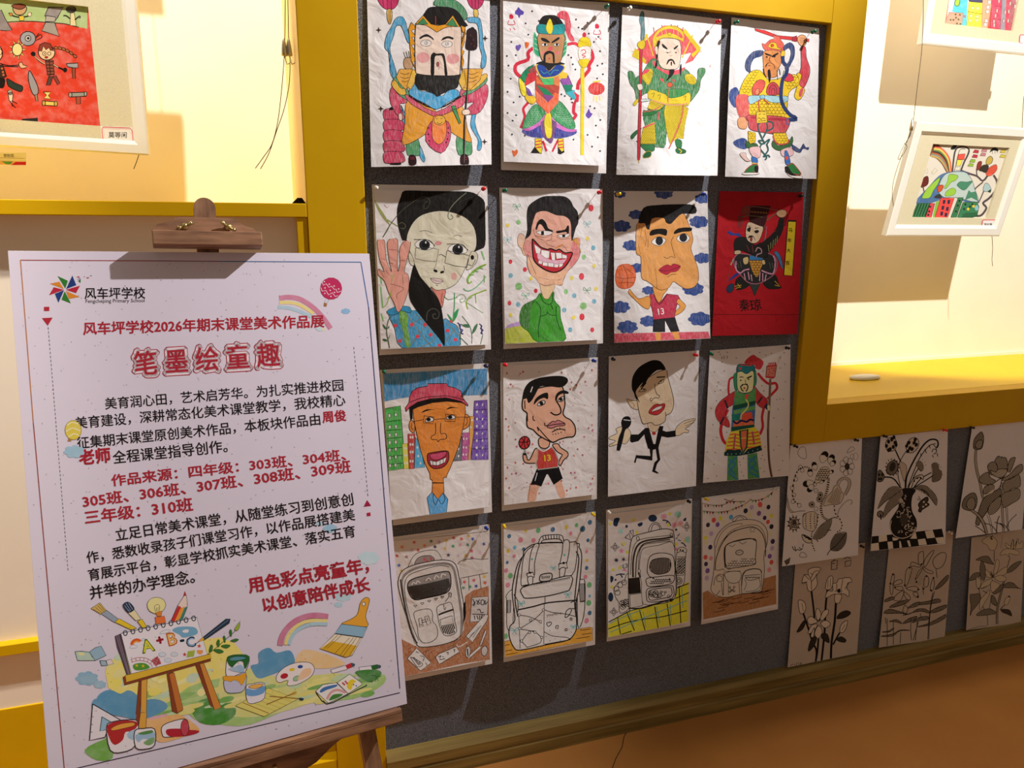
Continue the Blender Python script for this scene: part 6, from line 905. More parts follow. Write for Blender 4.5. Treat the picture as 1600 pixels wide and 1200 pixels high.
a.P('b8d0c0', '106 604 170 600 244 610 300 690 130 690', 0, '2c4048', 6); a.P('98b8cc', '244 608 300 566 356 550 406 640 300 690', 0, '2c4048', 5); a.P('e8e0a0', '130 612 190 616 196 640 150 640', 0); a.P('a0b8c8', '344 690 400 690 420 736 360 740', 0, '2c4048', 6); a.P('e8d8d8', '406 690 450 676 478 720 420 734', 0, '2c4048', 4)
a.LL('1380 630 1460 570 1540 500 1620 430 1660 390', 5, '3a5a28')
for p in ('1394 606 1410 540 1430 550 1424 590', '1440 590 1490 580 1536 604 1490 620', '1466 530 1480 490 1496 500 1490 560', '1510 550 1560 536 1600 546 1560 572', '1530 470 1540 450 1554 480 1546 520', '1590 420 1600 390 1614 410 1610 460', '1600 500 1650 480 1680 490 1640 510', '1640 390 1670 340 1690 320 1690 360 1670 400'): a.P('3c7a34' if len(p) % 2 else 'a0b840', p, 1, '2a4a20', 3)
# set square, paint pots
crop(0, 780, 2.5)
a.P('e8e2ea', '362 800 480 868 420 900 410 930 350 942', 0, '2a3038', 4); a.P('98c0d8', '398 850 440 874 420 900 390 906', 0, '2a3038', 3); a.LL('356 850 366 850/354 880 364 880/352 910 362 910', 2)
a.P('ece6ec', '416 890 440 870 500 862 540 872 530 960 480 988 430 980', 1, '3a3038', 4); a.P('b83030', '416 892 440 872 500 864 540 874 520 905 490 910 480 940 450 960 430 940'); a.P('e8a848', '436 894 470 878 520 872 524 884 480 896 440 904', 1, '803028', 2); a.P('a8c8e0', '500 912 530 900 526 940 500 930', a=.5)
a.P('ece6ec', '526 906 560 896 604 898 604 960 570 976 530 970', 1, '3a3038', 4); a.P('9cc0dc', '530 920 600 908 600 940 560 936 540 950', a=.6); a.P('5a9050', '540 914 590 902 596 912 560 920'); a.P('7aa868', '560 950 600 930 602 950 580 962', a=.5)
a.P('ece6ec', '632 890 660 872 720 858 736 880 730 916 650 930 634 920', 1, '3a3038', 3); a.P('b82838', '650 900 700 896 730 900 776 904 770 914 720 926 660 926'); a.E('c84858', 722, 892, 16, 32, ol='4a2830', w=2, a=.8)
crop(340, 880, 4.8)
a.P('ece6ec', '70 720 90 696 150 686 238 700 210 810 160 850 90 850 62 830', 1, '28303c', 4); a.P('2c6a30', '70 716 100 694 170 686 238 700 214 786 200 780 190 740 160 736 130 760 110 780 84 760'); a.P('5a98a8', '90 716 130 700 200 702 210 716 150 730 100 730', 1, '1c3a28', 3); a.P('a0c0dc', '80 790 120 780 170 760 200 790 190 820 120 810', a=.4)
a.P('c8c8e0', '50 870 60 960 120 974 200 950 212 820 120 850', 1, '28303c', 4); a.P('eca830', '42 850 90 846 150 844 212 824 206 870 180 916 160 890 120 876 100 890 70 880 50 880', 1, '705018', 2)
a.P('e6dc78', '134 1070 380 936 600 1020 350 1150', 0, '6a5a20', 3); a.LL('190 1046 384 1126', 6, 'a87838', 0); a.LL('220 1030 440 1110/260 1010 480 1090/300 990 520 1066/340 966 560 1040', 2, 'b0a050', 0); a.P('ece6f0', '214 926 260 904 350 900 352 1010 290 1046 226 1044', 1, '28303c', 4); a.P('6ea4d8', '218 940 280 950 350 920 350 970 280 996 220 990', a=.8); a.P('f0b860', '230 928 280 908 340 906 330 926 280 942', 1, '28303c', 3)
a.LL('366 1060 560 980/390 998 610 1016', 7, '9a6a30', 0); a.P('2c3c50', '610 1010 646 1014 640 1028 620 1028'); a.P('c8a040', '560 970 590 962 590 976 566 984')
a.P('f0e6e4', '440 880 450 830 510 776 600 744 690 746 726 790 700 850 620 900 550 920 520 910 530 880 500 884 470 896', 1, '3a2c30', 4); a.E('b82838', 500, 846, 30, 20, -.3); a.E('e8c830', 558, 798, 22, 12, -.2); a.E('2c5098', 620, 776, 20, 13, -.1); a.E('a0c8a0', 594, 864, 30, 18, -.4, ol='3a2c30', w=3); a.P('f0c8a0', '640 800 700 790 690 840 600 880', a=.4)
a.P('e8a838', '930 460 1000 420 1050 380 1070 300 1100 262 1130 260 1138 290 1110 400 1122 476', 1, '5a4010', 4); a.E('ece6ec', 1096, 306, 12, 15, ol='5a4010', w=4); a.P('90b8d0', '930 456 1122 480 1090 556 880 526', 0, '28303c', 4); a.P('ece0c8', '880 530 1082 560 1010 690 960 706 766 640', 0, '4a3820', 4); a.P('e0b030', '860 584 1046 620 1000 690 960 704 770 640', 0); a.LL('930 540 820 640/990 560 880 676/1040 560 940 700/1070 560 990 690/900 540 800 640/1020 556 920 690', 3, '5a4418', 0)
arc(810, 590, 300, 0.1, 0, .1, 'ffffff')
a.L('470 616 480 560 520 490 590 430 680 396 760 392 830 402', 42, 'cc7898', a=.6); a.L('510 612 524 560 570 490 640 446 720 430 826 434', 26, 'ecd888', a=.6); a.L('534 612 550 566 590 510 650 474 720 456 824 456', 26, 'a8ccdc', a=.6)
a.P('ece6ec', '848 800 960 766 974 796 860 826', 0, '28303c', 3); a.P('c83038', '958 766 1000 748 1010 780 972 794', 0); a.P('4a5868', '1000 748 1030 756 1026 772 1010 776'); a.P('ece6ec', '1060 780 1156 770 1164 800 1066 810', 0, '28303c', 3); a.P('2c6a30', '1150 768 1200 758 1206 790 1160 802', 0); a.P('4a5868', '1200 762 1226 768 1220 786 1206 786'); a.P('4a8c40', '1030 820 1100 800 1200 800 1230 830 1180 880 1120 890', a=.6); a.LL('1150 840 1190 850 1180 890/1190 850 1226 850/1200 860 1204 884/1140 886 1170 884/1156 886 1158 900', 3)
a.P('f0ece8', '734 960 790 910 890 896 976 980 830 1050', 0, '3a3038', 4); a.P('f4f0e8', '896 896 990 832 1070 890 1084 910 980 978', 0, '3a3038', 4); a.P('4878b8', '766 960 800 930 890 910 890 926 820 950 780 970'); a.L('820 1020 850 970 900 950 960 970', 18, 'e0a8a8'); a.P('4c8a40', '836 1030 860 990 900 980 940 984 900 1010'); a.P('ecd438', '980 890 1010 870 1040 890 1020 900 1000 950 970 930'); a.dots('c85060', '940 900 960 888 950 910 970 900', 8); a.dots('4878b8', '1020 910 1040 920', 6); a.LL('736 966 820 1056 980 984 1120 916', 8, '3a4038'); a.LL('740 980 760 1000/790 1030 810 1050', 6)
crop(0, 0, 1)
rg = random.Random(3)                                          # fibre flecks printed on the poster stock
for _ in range(620):
    x = rg.uniform(30, 620); y = rg.uniform(404, 1195)
    if x < 18+(y-392)*.081 or x > 570+(y-400)*.085 or (y > 1092+(630-x)*.27): continue
    t = rg.uniform(0, PI); l = rg.uniform(.8, 2.6); a.L([(x, y), (x+l*math.cos(t), y+l*math.sin(t))], .6, rg.choice(('78707a', '9a8c70', '605860')), 0)
art_poster = a
# ================================================ framed pictures
a = Art(0, 0, 40/9)
a.P('d8402a', '-900 -300 720 -300 720 880 -900 880', 0, a=.55); a.P('a8c080', '-900 -300 610 -300 606 200 540 186 420 160 200 150 0 160 -900 190', 0, a=.5); a.L('0 160 100 150 220 148 330 156 440 164 500 178 546 188', 6)
a.P('8a8080', '-40 80 10 70 36 130 84 210 40 214 -60 200', 0, K, 5, a=.6); a.P('8a8080', '336 50 440 50 400 120 380 150 310 110', 0, K, 6, a=.6); a.P('b0a8a0', '320 108 384 118 382 150 314 150', 0, K, 5); a.P('a09890', '316 154 380 158 410 252 290 214', 0, K, 6, a=.6)
a.P('c8a070', '90 50 160 40 186 60 160 100 110 100', 1, K, 6); a.P('8a4a38', '80 40 130 26 180 40 150 64 110 60', 1, K, 5); a.P('e8c040', '130 110 166 110 168 142 136 144', 0, K, 4); a.LL('60 90 90 110 130 120/220 90 200 110 166 118', 9); a.E('c87838', 76, 100, 12, ol=K); a.E('e0d0b0', 206, 100, 14, ol=K); a.E(K, 494, 66, 36, 24, ol=K, a=.6); a.P('e0d0a0', '490 90 516 90 530 180 486 176', 0, K, 4); a.LL('440 110 460 110 486 130/556 110 540 120 520 140', 9); a.E('5a5048', 552, 118, 10)
a.E('9a98a0', 194, 268, 54, 50, ol=K, w=6, a=.7); a.E('c8c4c0', 194, 266, 20, ol=K, w=5); a.E(K, 196, 266, 9); a.LL('244 270 280 240 290 260 250 280/250 256 270 232', 6)
for k in range(9): t = k*.7; a.P('ecd078', [(120+34*math.cos(t-.2), 344+44*math.sin(t-.2)), (120+64*math.cos(t), 344+72*math.sin(t)), (120+34*math.cos(t+.2), 344+44*math.sin(t+.2))], 0, K, 4)
a.E('f0dc98', 120, 344, 36, 44, ol=K, w=6)
a.E('e8c8a0', 324, 366, 58, 52, ol=K, w=7); a.P('8a3a2c', '266 350 276 310 310 294 350 304 372 354 350 350 340 330 320 346 300 320 290 356', 0, K, 5); a.E(None, 308, 372, 13, ol=K, w=4); a.E(None, 342, 372, 12, ol=K, w=4); a.E(K, 310, 372, 4); a.E('b03028', 322, 398, 12, 8, ol=K)
for k in range(6): a.E('b06838', 390+k*26, 332+k*k*2.3, 15, 9, .3+k*.08, ol=K, w=5)
a.P('8a4a38', '316 420 370 418 378 520 330 524', 0, K, 5); a.hatch('316 420 370 418 378 520 330 524', 0, 22, 5); a.LL('342 420 350 520', 5); a.LL('312 446 270 420 236 384/370 448 400 466 440 484', 13, K); a.LL('312 444 274 420 240 390/372 448 404 468', 6, 'e0b890'); a.E(K, 230, 374, 17, 16); a.E(K, 452, 486, 15, 17); a.P('5a4038', '340 526 366 534 350 590 320 594', 0, K, 5); a.P('8a4038', '366 530 390 526 416 578 400 590', 0, K, 5)
a.P('a0a0a8', '460 442 540 438 544 470 520 472 470 464', 0, K, 6); a.P('a04a30', '500 472 522 472 524 546 504 544', 0, K, 5); a.P('9a98a0', '204 490 230 530 262 600 264 650 234 660 210 610 196 540', 1, K, 6); a.P('a08a70', '240 660 258 656 264 704 250 700', 0, K, 5)
a.P('e8d078', '300 638 352 640 336 664 352 688 306 684 322 660', 0, K, 5); a.P('e8cc68', '296 700 396 708 394 736 292 730', 0, K, 6); a.E('c8a850', 304, 716, 12, 18, ol=K, w=5); a.E('c8a850', 388, 720, 12, 18, ol=K, w=5); a.P('9a9890', '480 644 600 640 600 668 482 674', 0, K, 6); a.E('a8a098', 488, 658, 12, 17, ol=K, w=5); a.E('a8a098', 594, 652, 10, 16, ol=K, w=5); a.P('a85038', '528 672 558 670 560 722 530 722', 0, K, 5)
a.P('e0d8c0', '54 630 80 626 90 660 84 720 64 700', 0, K, 5); a.E('707070', 72, 648, 12, ol=K); a.LL('80 700 120 720/76 716 110 750/70 700 90 740', 6); a.P('2a3a30', '46 548 70 556 110 580 156 600 150 634 120 630 60 600', 1, K, 6); a.LL('0 440 60 456 130 452/20 460 130 464', 7); a.P('e0b890', '130 440 150 430 160 450 190 460 180 470 150 476 134 460', 0, K, 5)
a.E('e8c8a0', -30, 370, 48, 60, ol=K, w=7); a.E(None, 2, 360, 12, 20, ol=K, w=5); a.P('3a2820', '-60 460 20 450 46 530 20 546 -50 540', 0, K, 6); a.dots('c86838', '14 476 20 500 24 520', 8); a.P(K, '-20 540 34 548 30 600 10 614 -10 600'); a.P('2a2824', '150 826 262 818 264 866 172 866', 0)
art_f1 = a
a = Art(1380, 180, 1200/220)
a.P('ddd8cc', '380 230 1100 230 1060 900 230 900', 0)
a.P('7a4a3c', '400 350 398 300 440 240 470 250 540 340 560 480 540 490 500 420 450 370', a=.9); 
for k, c in enumerate(('c8a858', '8a9a90', 'b8603c', '3a3a34', '7a8a50', 'e8d468', 'f07058')): a.L([(404+k*6, 345-k*12), (470+k*5, 365-k*13), (520+k*7, 420-k*9), (556+k*4, 484)], 15, c)
a.L('590 480 600 380 620 290 680 266 730 290 720 340 690 400 660 480', 14, '4a4648'); a.P('e8584a', '640 334 700 328 690 380 634 376', 0, K, 3); a.P('e8dc58', '630 380 676 380 660 430 624 430', 0, K, 3); a.P('e0dcd0', '616 440 660 440 650 470 606 466', 0, K, 3); a.L('604 480 620 420 640 330 660 290 700 290', 4)
a.L('660 470 740 500 800 520 850 560 900 500 940 450', 16, '55484a'); a.L('800 520 796 460 820 400', 10, '55484a'); a.L('940 510 970 570 950 650 900 710 850 750 880 790 840 850 800 860', 18, '55484a'); a.L('850 570 790 620 780 640', 12, '6a5c58'); a.L('860 640 830 710 810 750', 10, '6a5c58')
a.P('8a3a30', '796 440 810 400 840 396 830 450 800 470', 1, K, 3); a.P('e8604c', '874 500 900 450 960 420 970 460 940 500 900 520', 1, K, 3); a.hatch('874 500 900 450 960 420 970 460 940 500', .2, 12, 3, '802820'); a.P('c0a850', '880 380 910 348 934 370 920 410 880 420', 1, K, 4); a.P('3a342c', '816 470 850 424 900 430 880 490 840 480'); a.P('a8c4c8', '850 630 870 580 900 590 920 640 870 650', 1, K, 3); a.P('3a4a3c', '890 650 920 630 914 660')
for x, y, c in ((790, 310, 'b83848'), (780, 350, 'b83848'), (760, 390, '90b840'), (745, 425, '90b840'), (860, 300, 'c08088'), (850, 335, 'c08088'), (1020, 310, 'c8b848'), (1016, 350, 'c8b848')): a.P(c, [(x-26, y+10), (x-10, y-16), (x+26, y-10), (x+20, y+14)], 0, '3a2a28', 3)
a.P('2a2c28', '906 320 930 280 970 280 980 310 940 300'); a.P('2a2c28', '574 290 600 256 630 254 610 290'); a.LL('930 300 930 330/950 300 954 326/970 304 974 324', 3)
a.P('4a70a0', '270 750 310 690 380 620 470 520 560 484 700 480 760 560 790 660 810 750 700 740 610 700 500 720 400 750', a=.8); a.P('b8ccc8', '470 640 500 540 560 490 690 484 750 540 780 630 804 740 620 700 520 700', 1, '3a4048', 3, a=.8)
a.P('98c848', '330 700 380 620 480 530 470 580 430 640 400 700 360 710', 1, '3a5a28', 3); a.P('98c848', '520 620 550 560 560 510 600 504 640 520 610 560 580 570 540 620', 1, '3a5a28', 3); a.P('98c848', '530 690 540 650 590 620 620 640 600 680', 1, '3a5a28', 3); a.P('4a8a6c', '630 590 660 566 710 570 760 560 740 590 690 640 640 610', 1, '2a4a3c', 3); a.P('4a8a6c', '700 720 730 640 750 660 790 650 806 730 750 700', 0, '2a4a3c', 3)
a.P('c85838', '460 620 480 596 514 600 500 640 470 656', 1, K, 3); a.P('3a3a38', '430 700 480 670 500 700 480 710'); a.P('6a2c28', '320 610 340 540 380 520 384 580 350 610', 1, K, 3); a.L('340 610 350 660', 10, '6a5c58'); a.P(None, '350 490 380 450 380 496', 0, 'b0a040', 3); a.P(None, '412 490 440 450 462 470 430 504', 0, 'b0a040', 3)
a.P('3c7a50', '244 868 290 750 400 750 380 868', 0, '1c3a28', 4); a.hatch('250 860 292 754 396 754 376 862', -1.2, 22, 8, '1c3a28'); a.P('d84a54', '360 870 400 750 440 750 410 870', 0, K, 4); a.P('88b848', '420 870 450 740 500 720 470 870', 0); a.P('e84e48', '440 872 490 706 606 706 550 872', 0, '6a1c18', 4); a.P('3c7a50', '576 870 640 702 684 700 624 870', 0, K, 4); a.P('3c8058', '632 872 680 742 800 740 816 780 800 860 760 872', 0, '1c3a28', 4)
for x, y in ((520, 740), (510, 790), (500, 840), (560, 740), (548, 800), (536, 850)): a.P('2c3048', [(x-10, y-18), (x+12, y-18), (x+6, y+16), (x-14, y+16)], 0)
a.dots('1c2a22', '400 780 392 820 384 850 650 730 636 770 620 820 700 760 740 780 690 800 760 760', 9); a.dots('e8c838', '770 776 724 800', 12); a.E('8ac0cc', 796, 790, 16, 24); a.hatch('680 836 800 830 800 866 670 868', 0, 10, 4)
art_f2 = a
a = Art(1420, 0, 80/9)
a.P('c88878', '400 -900 600 -900 640 0 560 0 520 330 497 326', 0, a=.6); a.P('5cc8dc', '640 -900 860 -900 800 370 740 360 750 190 600 160 640 0', 0, a=.6); a.P('a8c850', '650 0 710 0 690 80 640 70', 1, '4a4a48', 8); a.P('e8a088', '560 170 750 180 740 345 500 326', 0, '5a4038', 5, a=.6); a.dots('5a6a40', '650 200 710 206 656 246 690 270 620 276 580 276 670 326 716 332', 14)
a.P('8a90a0', '756 206 796 212 792 248 752 244', 0); a.P('e8e048', '836 20 1040 30 1010 384 800 370', 0, '6a6420', 5, a=.7); a.LL('816 160 900 176 1030 196', 5); a.P('505070', '840 -60 1060 -60 1040 30 930 30 840 14', 1, K, 5)
for x, y in ((886, 110), (958, 116), (852, 286), (948, 282), (860, 220), (955, 230)): a.P('e8e8b0', [(x-22, y-20), (x+22, y-18), (x+18, y+20), (x-22, y+18)], 0, '5a5430', 5)
a.P('e8a888', '1060 -900 1200 -900 1130 390 1010 384', 0, '5a4038', 4, a=.7); a.P('c85848', '1150 60 1200 60 1130 400 1090 396', 0, a=.6); a.P('e8506a', '1200 -900 1340 -900 1280 410 1130 396', 0, '70202c', 5, a=.7); a.LL('1200 80 1320 100/1170 260 1290 276/1130 386 1270 400', 5); a.P('98909c', '1340 -900 1420 -900 1340 420 1270 410', 0, K, 4, a=.7); a.P('d84c60', '1400 -900 1470 -900 1390 424 1334 418', 0, a=.7); a.P('a86068', '1470 -900 1640 -900 1500 436 1390 424', 0, a=.6); a.P('b8c8d0', '1620 60 1900 60 1880 460 1480 440', 0, a=.6); a.P('90a8b8', '1700 -900 2000 -900 1900 460 1640 450', 0, a=.6)
for x, y in ((1120, 30), (1100, 100), (1094, 160), (1078, 290), (1064, 340)): a.P('ece4dc', [(x-20, y-24), (x+20, y-22), (x+18, y+24), (x-20, y+22)], 0, '5a4a48', 5)
for x, y in ((1254, 16), (1226, 150), (1206, 220), (1184, 300), (1186, 350), (1474, 90), (1380, 290), (1494, 10), (1340, 170), (1320, 290), (1390, 160), (1460, 400), (1490, 200), (1520, 150), (1410, 50)): a.P('d8c0b8', [(x-12, y-26), (x+14, y-26), (x+10, y+26), (x-14, y+24)], 0, '5a3040', 6)
a.P('485064', '1560 260 1600 240 1620 300 1590 360 1560 340'); a.LL('1500 400 1560 330/1530 430 1590 390', 6)
art_f3 = a
# ================================================ hang the drawings
Q = lambda t: nums(t)
def cq(ox, oy, sc, t): return [(ox+x/sc, oy+y/sc) for x, y in nums(t)]
G1 = 'pupils colour drawings pinned in four rows'; G2 = 'ink flower drawings pinned along the bottom'
def col(lab, q, art, h, **k): return drawing('pinned_drawing', lab, q, art, h, group=G1, **k)
col('large drawing of a square-headed bearded guardian with pink cheeks and blue ribbons', R1[0], art11, .030, pw=None) if 0 else col('large drawing of a square-headed bearded guardian with pink cheeks and blue ribbons', R1[0], art11, .020, mid=.014)
col('drawing of a patchwork-robed guardian holding a long yellow staff among dots', [(786, 0), (951, 8), (944, 259), (787, 252.5)], art12, .018, mid=.012, mount=[(781.5, -5), (952.5, 4), (947, 271), (783, 265.5)], hm=.014)
col('drawing of a green-robed guardian with a red-shafted halberd and fan headdress', [(972.5, 11), (1127.5, 30), (1121, 274.5), (963, 273)], art13, .018, mid=.040)
col('drawing of a yellow-armoured guardian swinging a red sword, top right of the felt', [(1143, 27), (1280, 44), (1275.5, 279.5), (1133, 276)], art14, .022, wave=.006, ph=1, mid=.022)
col('drawing of a long-haired girl with glasses waving a pink hand', cq(570, 280, 30/7, '62 70 805 80 825 1108 108 1140'), art21, .018, mount=cq(570, 280, 30/7, '47 35 820 45 845 1140 98 1178'), hm=.018, mid=.012)
col('drawing of a grinning man in a green jacket on a confetti ground', cq(770, 280, 40/9, '62 95 750 100 748 1115 85 1145'), art22, .018, mount=cq(770, 280, 40/9, '45 58 762 68 765 1140 75 1180'), hm=.016, mid=.014)
col('drawing of a big-jawed basketball player in red among blue clouds', cq(940, 280, 40/9, '85 82 735 84 755 1105 88 1137'), art23, .020, mid=.036)
col('red drawing with a crowned guardian and a yellow lettered strip', cq(1100, 285, 4.8, '115 65 748 75 703 1137 60 1152'), art24, .014, mid=.014, mat='red_paper')
col('drawing of orange-faced man in a red cap before coloured tower blocks', cq(585, 555, 40/9, '58 125 783 90 800 1055 118 1145'), art31, .018, mount=cq(585, 555, 40/9, '38 103 792 55 817 1090 130 1183'), hm=.014, mid=.01)
col('drawing of a basketball player in a red vest with red dots all over the ground', cq(770, 550, 60/13, '75 95 755 70 738 1028 80 1105'), art32, .014, mount=cq(770, 550, 60/13, '55 78 760 38 750 1060 65 1147'), hm=.012, mid=.01)
col('drawing of a singer in a black suit holding a microphone', cq(935, 535, 4.8, '78 105 755 60 732 1077 72 1157'), art33, .014, wave=.006, ph=2, mid=.014)
col('drawing of a red-sleeved guardian holding a lantern pole, speckled ground', cq(1090, 530, 868/170, '98 90 742 43 730 1090 43 1147'), art34, .012, wave=.005, ph=1)
col('pen drawing of a backpack on a brown table with coloured stars, bottom left sheet', cq(600, 810, 60/13, '30 165 750 70 765 1020 100 1150'), art41, .034, mount=cq(600, 810, 60/13, '20 140 760 42 780 1048 95 1185'), hm=.030)
col('pen drawing of a large flap backpack with bows on an orange floor', cq(770, 790, 60/13, '78 150 735 75 722 975 85 1095'), art42, .040, mount=cq(770, 790, 60/13, '60 128 742 42 738 1003 78 1130'), hm=.030, mid=.008)
col('pen drawing of a backpack on a yellow checked cloth', cq(935, 770, 5, '75 165 720 85 705 1015 75 1130'), art43, .034, mount=cq(935, 770, 5, '60 132 732 45 718 1040 65 1163'), hm=.030)
col('pen drawing of a backpack under bunting on a brown floor', cq(1080, 750, 817/160, '92 158 698 72 684 1012 86 1130'), art44, .024, mount=cq(1080, 750, 817/160, '82 142 707 52 692 1030 80 1153'), hm=.020)
def flo(lab, q, art, h, y0, **k): return drawing('flower_drawing', lab, q, art, h, y0=y0, mat='paper' if y0 > .005 else 'paper_warm', group=G2, **k)
flo('ink drawing of white lilies with thick black stems and two large characters above', [(1244, 862), (1352, 848), (1339, 1021), (1230.5, 1043)], fl4, .012, .004)
flo('pencil drawing of crowded lilies with long leaves, below the chequered vase drawing', [(1391, 838), (1490, 829), (1476, 997), (1373, 1012)], fl5, .012, .004)
flo('pencil drawing of open lilies with shaded leaves, below the lotus drawing', [(1518, 840), (1602, 826), (1595, 973), (1509.5, 985)], fl6, .016, .004, wave=.004, ph=1)
flo('ink drawing of fantasy flowers with striped stems and a leaf, under the yellow corner', [(1235, 696), (1347, 684), (1340.5, 867.5), (1222, 885)], fl1, .020, .010, wave=.003)
flo('ink drawing of a black patterned vase on a chequered cloth', [(1376, 682), (1481, 671), (1477, 850), (1360, 861)], fl2, .020, .010, wave=.004, ph=2)
flo('ink drawing of a shaded lotus with broad leaves, right of the vase drawing', [(1519, 667), (1612, 655), (1597, 827), (1493, 841)], fl3, .020, .010, wave=.004, ph=3)
for px, py, c, w_, fr in ((949.5, 10, 'green', 'on the yellow-staff guardian drawing', .004), (983, 14, 'white', 'left on the halberd guardian drawing', .002), (1123.5, 33, 'red', 'right on the halberd guardian drawing', .002), (1151, 34, 'green', 'left on the red-sword guardian drawing', .002), (1272.5, 49, 'green', 'right on the red-sword guardian drawing', .002),
    (588, 293, 'white', 'on the waving girl drawing', .004), (756, 295.5, 'red', 'on the waving girl drawing', .004), (788.5, 298, 'green', 'on the grinning man drawing', .004), (937, 301, 'red', 'on the grinning man drawing', .004), (967, 303, 'yellow', 'left on the drawing with blue clouds', .002), (1100.5, 304, 'blue', 'right on the drawing with blue clouds', .002), (1253, 306.5, 'black', 'on the red guardian drawing', .002),
    (600.5, 582, 'green', 'on the red-cap drawing', .004), (759, 572.5, 'navy', 'on the red-cap drawing', .004), (789.5, 571, 'red', 'on the red-dotted player drawing', .004), (928, 564.5, 'blue', 'on the red-dotted player drawing', .004), (960, 562, 'black', 'on the singer drawing', .002), (1087, 555.5, 'red', 'on the singer drawing', .002), (1113, 553, 'green', 'on the lantern-pole guardian drawing', .002), (1231, 544.5, 'black', 'on the lantern-pole guardian drawing', .002),
    (759.5, 827, 'blue', 'on the star-ground backpack drawing', .004), (789, 823, 'yellow', 'left on the flap backpack drawing', .004), (927, 804, 'yellow', 'right on the flap backpack drawing', .004), (953, 802, 'white', 'on the yellow-cloth backpack drawing', .004), (1077.5, 785, 'black', 'on the yellow-cloth backpack drawing', .004), (1104.5, 781, 'yellow', 'on the bunting backpack drawing', .004), (1214.5, 766, 'white', 'on the bunting backpack drawing', .004),
    (1244, 697.5, 'black', 'left on the fantasy flower drawing', .008), (1339, 689, 'black', 'right on the fantasy flower drawing', .008), (1384, 682.5, 'black', 'on the vase drawing', .008), (1477, 673.5, 'red', 'on the vase drawing', .008), (1519.5, 669.5, 'black', 'on the lotus drawing', .008), (1348, 855, 'black', 'on the black-stemmed lily drawing', .004), (1486, 833, 'white', 'on the crowded lily drawing', .004)): pin(px, py, c, w_, fr)
# ================================================ poster board on its easel
TLp, TRp, BRp, BLp = Vector((-.431, 1.372, H-.037)), Vector((.162, 1.463, H-.048)), Vector((.18, 1.249, H-.921)), Vector((-.413, 1.158, H-.91))
pu = (TRp-TLp).normalized(); pv = (TLp-BLp); pv = (pv-pu*pv.dot(pu)).normalized(); pn = pu.cross(pv)
if pn.y > 0: pn = -pn
PW, PH = .6, .9
def pf(u, v, n=0): return BLp+pu*u+pv*v+pn*n                   # poster frame: u right, v up, n towards the room
def pplane(px, py, lift=0):
    d = ray(px, py); o = BLp+pn*lift-Vector((0, 0, H)); p = d*(o.dot(pn)/d.dot(pn)); return Vector((p.x, p.y, p.z+H))
def pbox(a_, b_, bev=0):
    bm = bmesh.new(); box(bm, a_, b_, bev)
    for v in bm.verts: v.co = pf(*v.co)
    return bm
t = thing('exhibition_poster', 'large white printed poster board with red headings, standing on the wooden easel', 'poster', pf(.3, 0, 0))
o = obj('foam_board', pbox((0, 0, -.006), (PW, PH, -.0004), .0008), M['board'], t)
o = obj('printed_sheet', pbox((.0004, .0004, -.0004), (PW-.0004, PH-.0004, 0)), M['poster'], t)
make_ink_flat('printing', art_poster, pplane, o, M['print'])
t = thing('display_easel', 'dark-stained wooden easel with clamp head and brass bolts holding the poster', 'easel', (pf(.3, -.3).x, pf(.3, -.3).y, 0))
# mast with rounded top, clamp board, lip
def arcpts(cx, cy, r, a0, a1, n=10): return [(cx+r*math.cos(a0+(a1-a0)*k/n), cy+r*math.sin(a0+(a1-a0)*k/n)) for k in range(n+1)]
uc = .303
obj('mast', prism([(uc-.0185, -.62), (uc+.0185, -.62)]+arcpts(uc, .985, .0185, 0, PI), pf, -.030, -.012), M['wood_v'], t)
cl = [(uc-.086, .928), (uc-.086, .942), (uc-.080, .948), (uc-.064, .952), (uc-.050, .960), (uc-.045, .962), (uc+.045, .962), (uc+.056, .955), (uc+.066, .948), (uc+.080, .944), (uc+.086, .937), (uc+.086, .928)]
obj('clamp_board', prism(cl, pf, -.012, .006), M['wood'], t)
obj('clamp_lip', pbox((uc-.090, .905, .0015), (uc+.090, .930, .038), .0015), M['wood'], t)
for s, tw in ((-.036, .4), (.036, -.6)):
    bm = bmesh.new(); tube(bm, [pf(uc+s, .944, -.01), pf(uc+s, .944, .020)], .0028, 10); bo = obj('bolt', bm, M['brass'], t, True)
    bm = bmesh.new(); tube(bm, [pf(uc+s, .944, .0065), pf(uc+s, .944, .013)], .0058, 12)
    for k in (-1, 1): tube(bm, [pf(uc+s, .944, .010), pf(uc+s+k*.008*math.cos(tw), .944+k*.008*math.sin(tw), .013), pf(uc+s+k*.012*math.cos(tw), .944+k*.012*math.sin(tw), .018)], [.003, .0026, .0035], 8)
    obj('wing_nut', bm, M['brass'], bo, True)
obj('tray', pbox((-.02, -.018, -.034), (.580, -.0015, .030), .0015), M['wood'], t)
obj('tray_lip', pbox((-.02, -.0014, .018), (.580, .006, .030), .001), M['wood'], t)
ap = [(.0, -.018), (.02, -.030), (.09, -.036), (.12, -.050), (.15, -.068), (.19, -.078), (.39, -.078), (.42, -.068), (.45, -.048), (.47, -.038), (.55, -.032), (.575, -.0185)]
obj('apron', prism(ap, pf, -.034, -.016), M['wood'], t)
for s in (.22, .345): bm = bmesh.new(); tube(bm, [pf(s, -.052, -.03), pf(s, -.052, -.006)], .004, 10); obj('bolt', bm, M['brass'], t, True)
